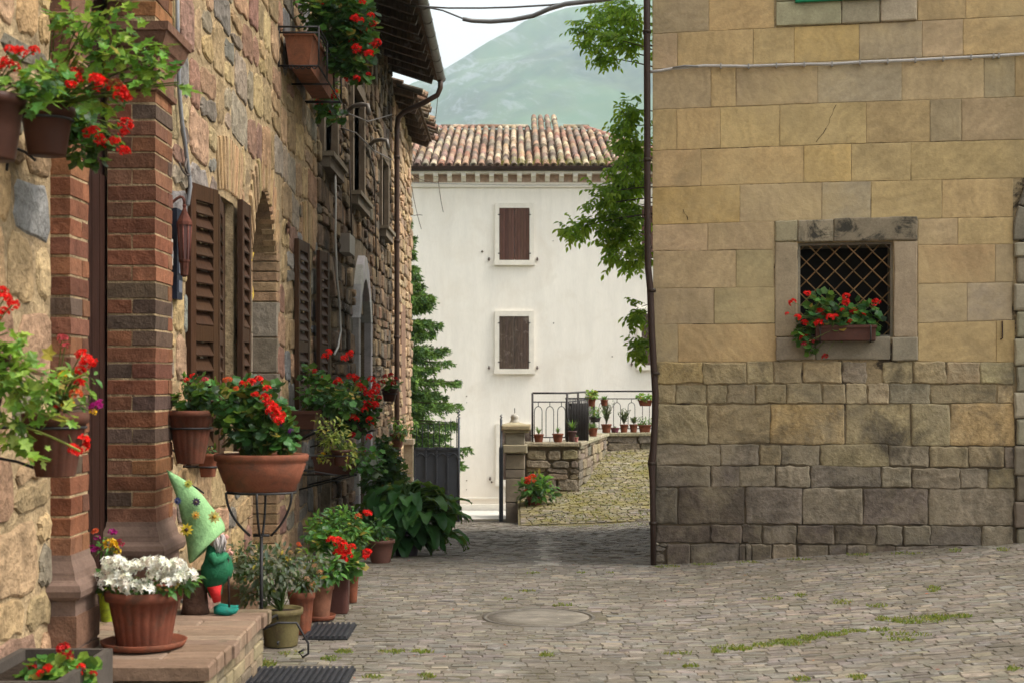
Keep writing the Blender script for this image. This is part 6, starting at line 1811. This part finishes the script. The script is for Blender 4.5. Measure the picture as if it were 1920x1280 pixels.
# ---- geranium in front of the terrace wall
c_ = pc(1003, 958, 24.4)
t = plant('street_corner_plant', c_, 'leafy pot with orange red blooms at the foot of the terrace wall', 'potted plant', dict(r_=0.135, h=0.255, col=(0.24, 0.08, 0.045)),
      bb([(1005, 920, 34, 22, 200, 0.25), (1010, 902, 22, 14, 60)], 24.4), 'oval', 0.15, GER + GER + LIME[3:],
      fl([(990, 897, 7, (0.7, 0.06, 0.01)), (998, 893, 7, (0.7, 0.06, 0.01)), (1001, 901, 5, ORG), (986, 919, 4, ORG), (989, 904, 6, (0.7, 0.05, 0.01))], 24.2, 6))
# ---- pots along the terrace coping
def tpot(px, Y, w, h_px, label, kind, sq=0.0, col=TC, sx=1.0, lift=0.0, ph=20):
    r_ = w * Y / F / 2; h = h_px * Y / F
    x = (px - CX) * Y / F
    z = CT + 0.078 + lift
    c_ = Vector((x, Y, z))
    t = thing('terrace_pot', c_, label, 'potted plant', 'pots along the terrace coping')
    add_pot(t, c_, r_, h, col, seg=16, sq=sq, sx=sx, taper=0.75)
    top = c_ + Z3 * h
    k = MB()
    H = ph * Y / F
    if kind == 'blade':
        for i in range(34):
            a = rnd(0, 6.28); d = Vector((math.cos(a), math.sin(a), rnd(0.5, 2.2)))
            put_leaf(k, top, d, Vector((0, 0, 1)), H * rnd(0.7, 1.2), 'blade', jit(random.choice(GER + LIME[1:2] + GRY[:1]), 0.25))
    elif kind == 'bush':
        foliage(k, [(top + Z3 * H * 0.45, (r_ * 1.5 * sx, r_ * 1.4, H * 0.55), 130)], 'oval', 0.06, GER + LIME[1:2])
    elif kind == 'lime':
        foliage(k, [(top + Z3 * H * 0.45, (r_ * 1.3 * sx, r_ * 1.3, H * 0.55), 120)], 'round', 0.06, LIME)
    elif kind == 'grey':
        for i in range(26):
            a = rnd(0, 6.28); d = Vector((math.cos(a) * rnd(0.1, 0.55), math.sin(a) * 0.4, 1)).normalized(); L = H * rnd(0.55, 1.1)
            tube(k, [top, top + d * L * 0.5, top + d * L + Vector((rnd(-0.04, 0.04), 0, 0))], 0.006, 3, (0.10, 0.09, 0.07), False)
            for j in range(12): put_leaf(k, top + d * L * rnd(0.25, 1), d + rdir() * 0.8, rdir(), 0.055, 'lance', jit(random.choice(GRY), 0.3))
    elif kind == 'fern':
        for i in range(50):
            a = rnd(0, 6.28); d = Vector((math.cos(a), math.sin(a), rnd(0.2, 1.4))); put_leaf(k, top + rdir() * 0.02, d, Vector((0, 0, 1)), H * rnd(0.6, 1.1), 'lance', jit(random.choice([(0.08, 0.17, 0.09), (0.14, 0.22, 0.10), GER[1]]), 0.25))
    k.build('foliage', M['leaf'], t, 'stuff')
    return t
tpot(1010, 25.52, 19, 15, 'terracotta pot of strappy green leaves, first on the coping from the pier', 'blade', ph=16)
tpot(1046, 25.55, 20, 16, 'terracotta pot with a small agave, second on the coping from the pier', 'blade', ph=14)
tpot(1073, 25.75, 16, 20, 'dark pot of bronze spiky leaves just before the slatted panel', 'blade', col=(0.09, 0.05, 0.045), ph=24)
tpot(1081, 25.6, 7, 9, 'tiny pinkish pot beside the dark spiky pot on the coping', 'fern', col=(0.5, 0.22, 0.2), ph=3)
tpot(1095, 26.9, 17, 16, 'terracotta pot of feathery grey green fern in front of the panel', 'fern', ph=16)
tpot(1112, 28.2, 17, 16, 'terracotta pot of feathery fern at the bend of the railing', 'fern', ph=14)
tpot(1137, 30.25, 19, 16, 'terracotta pot of a tall grey rosemary bush at the inner corner', 'grey', ph=46)
tpot(1153, 30.35, 16, 9, 'low plum coloured pot on the far coping', 'fern', col=(0.16, 0.05, 0.07), ph=3)
tpot(1170, 30.4, 15, 15, 'small terracotta pot with thin grey twigs on the far coping', 'grey', ph=28)
tpot(1188, 30.45, 15, 15, 'small terracotta pot with a grey succulent on the far coping', 'grey', ph=12)
tpot(1209, 30.5, 14, 14, 'terracotta trough of pale succulents at the right end of the coping', 'bush', sq=0.9, sx=1.7, ph=14)
tpot(1109, 27.9, 16, 14, 'terracotta pot of lime green leaves hung on the top rail', 'lime', lift=0.60, ph=16)
tpot(1116, 28.3, 22, 10, 'dark hanging pot of green fern below the lime green pot', 'bush', col=(0.05, 0.04, 0.04), lift=0.28, ph=18)
tpot(1133, 29.9, 14, 11, 'terracotta pot of pinkish leaves hung on the rail at the corner', 'fern', lift=0.58, ph=10)
tpot(1210, 30.5, 14, 11, 'terracotta trough of bright green leaves hung on the rail at the right', 'lime', sq=0.9, sx=1.9, lift=0.56, ph=12)

# ================================================================ GNOME
gy = 7.32; gs = gy / F
gn = thing('garden_gnome', P(398, 1142, gy), 'garden gnome with a tall bent pale green felt hat standing on the stone step', 'garden gnome')
def G(px, py, dy=0): return P(px, py, gy + dy)
hat = [((312, 880), (314, 881)), ((317, 897), (336, 892)), ((325, 915), (358, 907)), ((334, 938), (380, 926)), ((340, 962), (398, 947)), ((345, 988), (411, 966)), ((348, 1020), (418, 980)), ((351, 1052), (421, 991)), ((356, 1060), (420, 998)), ((365, 1048), (411, 1000))]
k = MB(); vs, fs = [], []; HS = 20
for ri_, (L_, R_) in enumerate(hat):
    l_, r2 = G(*L_), G(*R_); ce = (l_ + r2) / 2; hv = (r2 - l_) / 2
    for q in range(HS):
        a = 2 * math.pi * q / HS
        wr = 1 + (0.09 * math.sin(3 * a + ri_ * 1.1) + 0.06 * math.sin(5 * a + ri_ * 2.4)) * (1 if 2 < ri_ < 9 else 0.3)
        vs.append(ce + hv * math.cos(a) * wr + Vector((0, 1, 0)) * (hv.length * 0.72 * math.sin(a) * wr))
for ri_ in range(len(hat) - 1):
    for q in range(HS): fs.append((ri_ * HS + q, ri_ * HS + (q + 1) % HS, (ri_ + 1) * HS + (q + 1) % HS, (ri_ + 1) * HS + q))
fs.append(tuple(range(HS))); fs.append(tuple((len(hat) - 1) * HS + q for q in range(HS)))
k.add(vs, fs, (0.24, 0.43, 0.19), None, True)
hat_o = k.build('felt_hat', M['fabric'], gn)
md = hat_o.modifiers.new('sub', 'SUBSURF'); md.levels = 1; md.render_levels = 1
def sunfl(px, py, r_, pet, cen, dy=-0.095):
    p = G(px, py, dy); k = MB()
    for i in range(9):
        a = i * 2 * math.pi / 9
        d = Vector((math.cos(a), -0.15, math.sin(a))); put_leaf(k, p, d, Vector((0, -1, 0.1)), r_ * gs, 'oval', jit(pet, 0.15))
    lathe(k, p + Vector((0, -0.006, 0)), [(0.001, -r_ * gs * 0.3), (r_ * gs * 0.35, 0), (0.001, r_ * gs * 0.3)], 8, cen)
    k.build('hat_flower', M['petal'], hat_o)
sunfl(353, 906, 9, (0.75, 0.70, 0.15), (0.25, 0.3, 0.05), -0.03); sunfl(402, 968, 13, (0.85, 0.75, 0.30), (0.5, 0.3, 0.03)); sunfl(350, 992, 13, (0.80, 0.62, 0.06), (0.06, 0.03, 0.02)); sunfl(367, 965, 9, (0.7, 0.5, 0.12), (0.75, 0.28, 0.02))
sunfl(368, 940, 9, (0.10, 0.06, 0.12), (0.2, 0.15, 0.1), -0.06); sunfl(333, 938, 8, (0.08, 0.10, 0.25), (0.1, 0.1, 0.15), -0.045)
# the body: one continuous skin, legs, arms and head
k = MB()
tube(k, [G(404, 1122), G(403, 1105), G(400, 1092), G(404, 1078), G(408, 1064), G(408, 1050), G(404, 1038), G(402, 1026), G(402, 1012)], [12 * gs, 14 * gs, 20 * gs, 30 * gs, 32 * gs, 27 * gs, 20 * gs, 15 * gs, 10 * gs], 16, (0.015, 0.11, 0.05), True, 1.0)
b_o = k.build('gnome_body', M['fabric'], gn)
md = b_o.modifiers.new('sub', 'SUBSURF'); md.levels = 1; md.render_levels = 1
k = MB()
lathe(k, G(406, 1010, -0.01), [(0.001, -16 * gs), (13 * gs, -10 * gs), (17 * gs, 0), (13 * gs, 12 * gs), (0.001, 17 * gs)], 14, (0.48, 0.27, 0.20)); 
lathe(k, G(424, 1006, -0.02), [(0.001, -6 * gs), (6 * gs, 0), (0.001, 6 * gs)], 10, (0.55, 0.28, 0.22)); k.build('face', M['fabric'], gn)
k = MB()
for i in range(46):
    a = rnd(-1, 1)
    p0 = G(411 + 9 * a, 1006 + rnd(-6, 6), rnd(-0.05, 0.0)); tube(k, [p0, p0 + Vector((rnd(-0.01, 0.015), -0.01, -0.035)), p0 + Vector((rnd(-0.015, 0.02), -0.005, rnd(-0.09, -0.06)))], [0.006, 0.007, 0.001], 4, jit((0.42, 0.38, 0.36), 0.15))
k.build('beard', M['fabric'], gn, 'stuff')
for (sx_, dy) in ((0, -0.07), (0, 0.07)):
    k = MB(); tube(k, [G(396, 1040, dy), G(404, 1052, dy * 1.25), G(418, 1046, dy * 0.9), G(424, 1038, dy * 0.5)], [9 * gs, 9 * gs, 7 * gs, 6 * gs], 8, (0.025, 0.16, 0.075)); k.build('sleeve', M['fabric'], gn)
    k = MB(); hp_ = G(427, 1035, dy * 0.45)
    tube(k, [hp_ - Vector((0.012, 0, 0)), hp_, hp_ + Vector((0.014, 0, 0.0))], [0.010, 0.014, 0.011], 7, (0.50, 0.27, 0.22))
    for f_ in range(4): tube(k, [hp_ + Vector((0.010, -0.009 + 0.006 * f_, 0.006)), hp_ + Vector((0.024, -0.009 + 0.006 * f_, 0.0)), hp_ + Vector((0.022, -0.009 + 0.006 * f_, -0.012))], [0.0042, 0.004, 0.003], 5, (0.50, 0.27, 0.22))
    tube(k, [hp_ + Vector((0, -0.01 if dy < 0 else 0.01, 0.008)), hp_ + Vector((0.014, 0, 0.02))], [0.005, 0.004], 5, (0.50, 0.27, 0.22))
    k.build('hand', M['fabric'], gn)
for dy in (-0.045, 0.045):
    k = MB(); tube(k, [G(402, 1098, dy), G(404, 1112, dy), G(407, 1128, dy)], [14 * gs, 10 * gs, 7 * gs], 10, (0.45, 0.02, 0.02)); k.build('trouser_leg', M['fabric'], gn)
    k = MB(); b0 = G(402, 1134, dy)
    sole = SZ + 0.022
    tube(k, [Vector((b0.x, b0.y, sole)), Vector((b0.x + 0.03, b0.y, sole + 0.006)), Vector((b0.x + 0.07, b0.y, sole)), Vector((b0.x + 0.105, b0.y, sole + 0.004)), Vector((b0.x + 0.125, b0.y, sole + 0.018))], [0.020, 0.034, 0.032, 0.022, 0.004], 10, (0.012, 0.17, 0.13), True, 0.7); k.build('shoe', M['fabric'], gn)
k = MB(); tube(k, [(G(430, 1034).x, gy - 0.03, SZ + 0.29), (G(432, 1034).x, gy - 0.03, SZ + 0.005)], 0.006, 6, (0.03, 0.02, 0.015)); k.build('stick', M['wood'], gn)
k = MB(); c0 = G(366, 1142, 0.03); lathe(k, (c0.x, c0.y, SZ + 0.003), [(0.075, 0), (0.068, 0.03), (0.062, 0.12), (0.066, 0.21), (0.05, 0.215)], 14, (0.085, 0.045, 0.03)); k.build('stump', M['bark'], gn)

# ================================================================ TREES
t = thing('walnut_tree', (3.7, 19.6, street_z(3.7, 19.6)), 'light green leafy tree whose branches hang out past the corner of the sandstone house', 'tree')
wl_b = [(1140, 22, 38, 24, 90), (1180, 35, 28, 45, 130), (1103, 55, 20, 20, 45), (1130, 60, 22, 16, 35), (1160, 75, 25, 18, 45), (1137, 108, 16, 20, 45), (1190, 85, 16, 18, 35), (1115, 85, 18, 8, 14), (1188, 205, 22, 18, 60), (1178, 235, 20, 22, 60), (1196, 265, 16, 25, 50), (1172, 275, 14, 20, 30),
        (1190, 300, 22, 22, 60), (1160, 318, 18, 14, 30), (1196, 340, 18, 22, 60), (1172, 352, 24, 20, 70), (1140, 360, 26, 13, 42), (1180, 390, 30, 20, 90), (1125, 385, 20, 12, 20), (1150, 415, 30, 16, 55), (1110, 420, 24, 12, 32), (1085, 425, 22, 10, 28), (1072, 432, 12, 8, 12), (1185, 430, 25, 28, 95), (1160, 450, 28, 18, 50),
        (1200, 470, 16, 28, 45), (1165, 480, 24, 14, 40), (1190, 495, 12, 8, 12), (1203, 575, 12, 16, 22), (1196, 590, 8, 14, 12), (1208, 640, 10, 14, 14), (1200, 655, 9, 9, 8),
        (1260, 60, 60, 60, 100), (1280, 250, 70, 80, 120), (1300, 400, 70, 70, 100), (1330, 140, 80, 90, 120), (1400, 300, 90, 110, 120)]
k, br = MB(), MB()
base = Vector((3.7, 19.6, street_z(3.7, 19.6)))
trk = [base, base + Vector((-0.1, 0, 1.4)), base + Vector((-0.25, 0, 2.8)), base + Vector((-0.2, 0, 4.4)), base + Vector((0.1, 0.1, 6.2))]
tr_ = MB(); tube(tr_, trk, [0.17, 0.14, 0.12, 0.085, 0.03], 10, (0.13, 0.10, 0.07)); tr_.build('trunk', M['bark'], t)
for a in wl_b:
    Y = 19.2 + rnd(-0.5, 0.5)
    c_ = P(a[0], a[1], Y)
    st = Vector((3.5, 19.6, min(c_.z + 0.2, c_.z * 0.6 + 1.6)))
    tube(br, bez(st, (st + c_) / 2 + Vector((0, 0, 0.25)), c_, 6), [0.03, 0.025, 0.02, 0.015, 0.011, 0.008, 0.005], 5, (0.12, 0.095, 0.07))
    rx_, rz_ = a[2] * Y / F, a[3] * Y / F
    n_s = max(3, a[4] // 7)
    for s_ in range(int(n_s * 4.2)):
        v = rdir() * (rnd(0, 1) ** 0.4)
        p = c_ + Vector((v.x * rx_, v.y * (rx_ + rz_) * 0.6, v.z * rz_))
        d = (Vector((-0.5, -0.2, -0.35)) + rdir() * 0.8).normalized()
        Lr = rnd(0.14, 0.22)
        tube(br, [p, p + d * Lr], 0.003, 3, (0.12, 0.2, 0.04), False)
        cc = random.choice([(0.30, 0.50, 0.03), (0.23, 0.43, 0.025), (0.38, 0.56, 0.05), (0.15, 0.32, 0.02)])
        sd_ = d.cross(Vector((0, -0.5, 1))).normalized()
        for j in range(7):
            q = p + d * Lr * (j // 2 + 1) / 3.5
            ld = d * 0.5 + (sd_ if j % 2 else -sd_) * (0.9 if j < 6 else 0) + Vector((0, 0, -0.35)) + rdir() * 0.25
            put_leaf(k, q, ld, Vector((rnd(-0.6, 0.4), -0.7, 0.8)), rnd(0.07, 0.105), 'oval', jit(cc, 0.2))
k.build('crown', M['tree_leaf'], t, 'stuff'); br.build('branches', M['bark'], t, 'stuff')

t = thing('spruce_tree', (-2.55, 31, -1.6), 'dark green spruce with drooping branches between the end of the row and the cream house', 'tree')
tr_ = MB(); tube(tr_, [(-2.55, 31, -1.6), (-2.55, 31, 2), (-2.53, 31, 5.5)], [0.13, 0.09, 0.01], 8, (0.09, 0.065, 0.045)); tr_.build('trunk', M['bark'], t)
k, br = MB(), MB()
SP = [(0.11, 0.22, 0.04), (0.075, 0.16, 0.035), (0.17, 0.30, 0.05), (0.04, 0.10, 0.025)]
z = -0.2
while z < 5.2:
    frac = (5.5 - z) / 5.7
    n_b = 8
    a0 = rnd(0, 6.28)
    for b_ in range(n_b):
        a = a0 + b_ * 2 * math.pi / n_b + rnd(-0.25, 0.25)
        if math.cos(a) < -0.5: continue
        L = (1.50 * min(1, frac * 1.25) ** 0.8 + 0.08) * rnd(0.7, 1.05)
        if 3.7 < z < 4.3: L *= 0.7
        d = Vector((math.cos(a), math.sin(a), 0))
        p0 = Vector((-2.54, 31, z + rnd(-0.1, 0.1)))
        pts = bez(p0, p0 + d * L * 0.6 + Vector((0, 0, -0.05 * L)), p0 + d * L + Vector((0, 0, 0.10 * L - 0.25 * frac)), 10)
        tube(br, pts, [0.018 * (1 - i / 11) + 0.003 for i in range(11)], 4, (0.08, 0.06, 0.04), False)
        for i in range(2, 11):
            for sgn in (-1, 1):
                for m_ in range(2):
                    q = pts[i] + (pts[i - 1] - pts[i]) * rnd(0, 1)
                    tl_ = 0.30 * L * (1.15 - i / 10) + 0.12
                    sdv = (d.cross(Z3) * sgn * rnd(0.5, 1) + d * rnd(0.5, 1.0) + Vector((0, 0, rnd(-1.3, -0.1)))).normalized()
                    e = q + sdv * tl_ * rnd(0.7, 1.2)
                    cc = random.choice(SP)
                    nn = int(9 + tl_ * 34)
                    for j in range(nn):
                        pp_ = q + (e - q) * (j / nn)
                        put_leaf(k, pp_, sdv * 0.9 + rdir() * 0.75, rdir(), rnd(0.07, 0.11), 'lance', jit(cc, 0.25))
        for j in range(12): put_leaf(k, pts[-1] - (pts[-1] - pts[-2]) * rnd(0, 1), d + rdir() * 0.5, rdir(), 0.09, 'lance', jit(random.choice(SP), 0.25))
    z += 0.30
k.build('crown', M['needle'], t, 'stuff'); br.build('branches', M['bark'], t, 'stuff')

# thin bare twigs hanging from the eaves in front of the cream wall
t = thing('hanging_twig', P(785, 360, 27), 'thin bare creeper stems dangling in front of the cream wall by the left eaves', 'twig')
k = MB()
for pts in (((772, 350), (778, 390), (790, 430)), ((822, 340), (825, 370), (831, 398)), ((822, 165), (820, 200), (815, 235)), ((776, 330), (800, 345), (822, 342)), ((775, 405), (785, 402), (792, 404))):
    tube(k, bez(P(*pts[0], 27), P(*pts[1], 27), P(*pts[2], 27), 6), 0.006, 4, (0.09, 0.06, 0.04), False)
k.build('stems', M['bark'], t, 'stuff')

# ================================================================ GRASS IN THE JOINTS
gpatch = [(1020, 983, 30, 3, 90), (1080, 985, 35, 3, 130), (1150, 984, 35, 3, 120), (1200, 982, 18, 3, 70), (1040, 976, 30, 3, 60), (1370, 1214, 40, 5, 90), (1480, 1205, 40, 6, 120), (1720, 1162, 60, 7, 160), (1700, 1190, 50, 5, 70), (1345, 1222, 14, 3, 60), (1390, 1217, 25, 3, 130), (1430, 1210, 22, 4, 130), (1475, 1203, 25, 4, 130), (1515, 1196, 22, 4, 140), (1560, 1190, 30, 4, 170), (1600, 1184, 25, 3, 120), (1650, 1180, 20, 3, 60), (1700, 1165, 30, 4, 110), (1755, 1158, 30, 5, 160), (1800, 1155, 22, 3, 90), (1655, 1160, 14, 4, 60),
          (1690, 1200, 26, 3, 60), (1645, 1136, 22, 3, 60), (1450, 1122, 20, 3, 40), (1500, 1116, 14, 3, 40), (1750, 1104, 12, 6, 60), (1580, 1128, 20, 5, 50), (1608, 1270, 18, 5, 90), (1500, 1273, 20, 4, 60), (1295, 1249, 16, 3, 40), (1270, 1225, 30, 3, 40),
          (495, 1245, 22, 8, 130), (545, 1225, 25, 4, 70), (645, 1222, 18, 4, 90), (620, 1235, 20, 4, 60), (735, 1222, 25, 4, 100), (790, 1222, 24, 3, 80), (800, 1268, 16, 5, 70), (700, 1270, 20, 4, 50), (1055, 1135, 20, 2.5, 45), (952, 1123, 10, 2, 30), (1025, 1228, 14, 4, 50), (990, 1108, 16, 2, 30),
          (1000, 1074, 15, 2, 25), (1090, 1074, 10, 2, 20), (1145, 1074, 8, 2, 20), (1700, 1020, 8, 3, 60), (1745, 1018, 12, 4, 110), (1790, 1032, 12, 3, 60), (1825, 1018, 18, 4, 120), (1880, 1030, 12, 3, 40), (1250, 1062, 25, 2, 90), (1320, 1058, 25, 2, 60), (1400, 1054, 25, 2, 60), (1500, 1049, 25, 2, 60), (1610, 1040, 25, 2, 60), (1700, 1038, 30, 2, 50), (1900, 1255, 14, 5, 50)]
k = MB()
def blade_at(k, X, Y, z, h, cols):
    a = rnd(0, 6.28); w = 0.004
    q = Vector((math.cos(a) * w, math.sin(a) * w, 0)); p = Vector((X, Y, z))
    lean = Vector((rnd(-1, 1), rnd(-1, 1), 0)) * h * 0.7
    k.add([p - q, p + q, p + lean * 0.4 + Vector((0, 0, h * 0.7)) + q * 0.6, p + lean + Vector((0, 0, h))], [(0, 1, 2), (0, 2, 3)], jit(random.choice(cols), 0.25, 0.1))
gcol = [(0.20, 0.25, 0.035), (0.14, 0.20, 0.03), (0.26, 0.27, 0.06), (0.10, 0.16, 0.03), (0.30, 0.24, 0.07)]
for (px, py, rx_, ry_, n_) in gpatch:
    for _ in range(int(n_ * 2.2)):
        a = rnd(0, 6.28); r_ = rnd(0, 1) ** 0.5
        x_, y_ = px + rx_ * r_ * math.cos(a), py + ry_ * r_ * math.sin(a)
        Y = 8.0
        for _i in range(12):
            X = (x_ - CX) * Y / F
            Y = (CZ - street_z(X, Y)) * F / (y_ - HY)
        blade_at(k, X, Y, street_z(X, Y) - 0.005, rnd(0.008, 0.026), gcol)
tag(k.build('joint_grass', M['leaf']), 'short yellow green grass growing in the cobble joints', 'grass', kind='stuff')
k = MB()
for _ in range(9000):
    Y = rnd(22.8, 30); X = rnd(0.3, 3.6)
    if noise.noise(Vector((X * 1.3, Y * 0.9, 0))) < rnd(-0.35, 0.35): continue
    blade_at(k, X, Y, ramp_z(X, Y), rnd(0.015, 0.05), gcol[2:] + [(0.24, 0.19, 0.07)])
tag(k.build('ramp_moss', M['leaf']), 'dry moss and grass covering the rising ramp', 'moss', kind='stuff')

k = MB()
for _ in range(260):
    Y = rnd(7.0, 13.5); X = rnd(-1.25, min(4.2, 0.38 * Y)) if Y < 11.3 else rnd(-1.3, 1.0)
    p = Vector((X, Y, street_z(X, Y) + 0.004)); c_ = random.choice([(0.45, 0.03, 0.02), (0.20, 0.12, 0.05), (0.35, 0.28, 0.18), (0.5, 0.46, 0.4), (0.14, 0.09, 0.05), (0.30, 0.12, 0.06)])
    put_leaf(k, p, Vector((rnd(-1, 1), rnd(-1, 1), 0.05)), Z3 + rdir() * 0.3, rnd(0.012, 0.035), 'lance', jit(c_, 0.3))
tag(k.build('fallen_leaves', M['leaf']), 'fallen petals, dry leaves and crumbs scattered on the cobbles', 'litter', kind='stuff')

# ================================================================ HAZE
hz = MB(); box(hz, -2300, 2400, -1100, 3700, -30, 800)
m = bpy.data.materials.new('haze'); m.use_nodes = True; nt = m.node_tree; nt.nodes.clear()
o_ = nt.nodes.new('ShaderNodeOutputMaterial'); v_ = nt.nodes.new('ShaderNodeVolumePrincipled')
v_.inputs['Color'].default_value = (0.74, 0.91, 1.0, 1); v_.inputs['Density'].default_value = 0.00027; v_.inputs['Anisotropy'].default_value = 0.0
nt.links.new(v_.outputs[0], o_.inputs['Volume'])
hz.build('haze', m, kind='stuff')
bpy.context.view_layer.update()
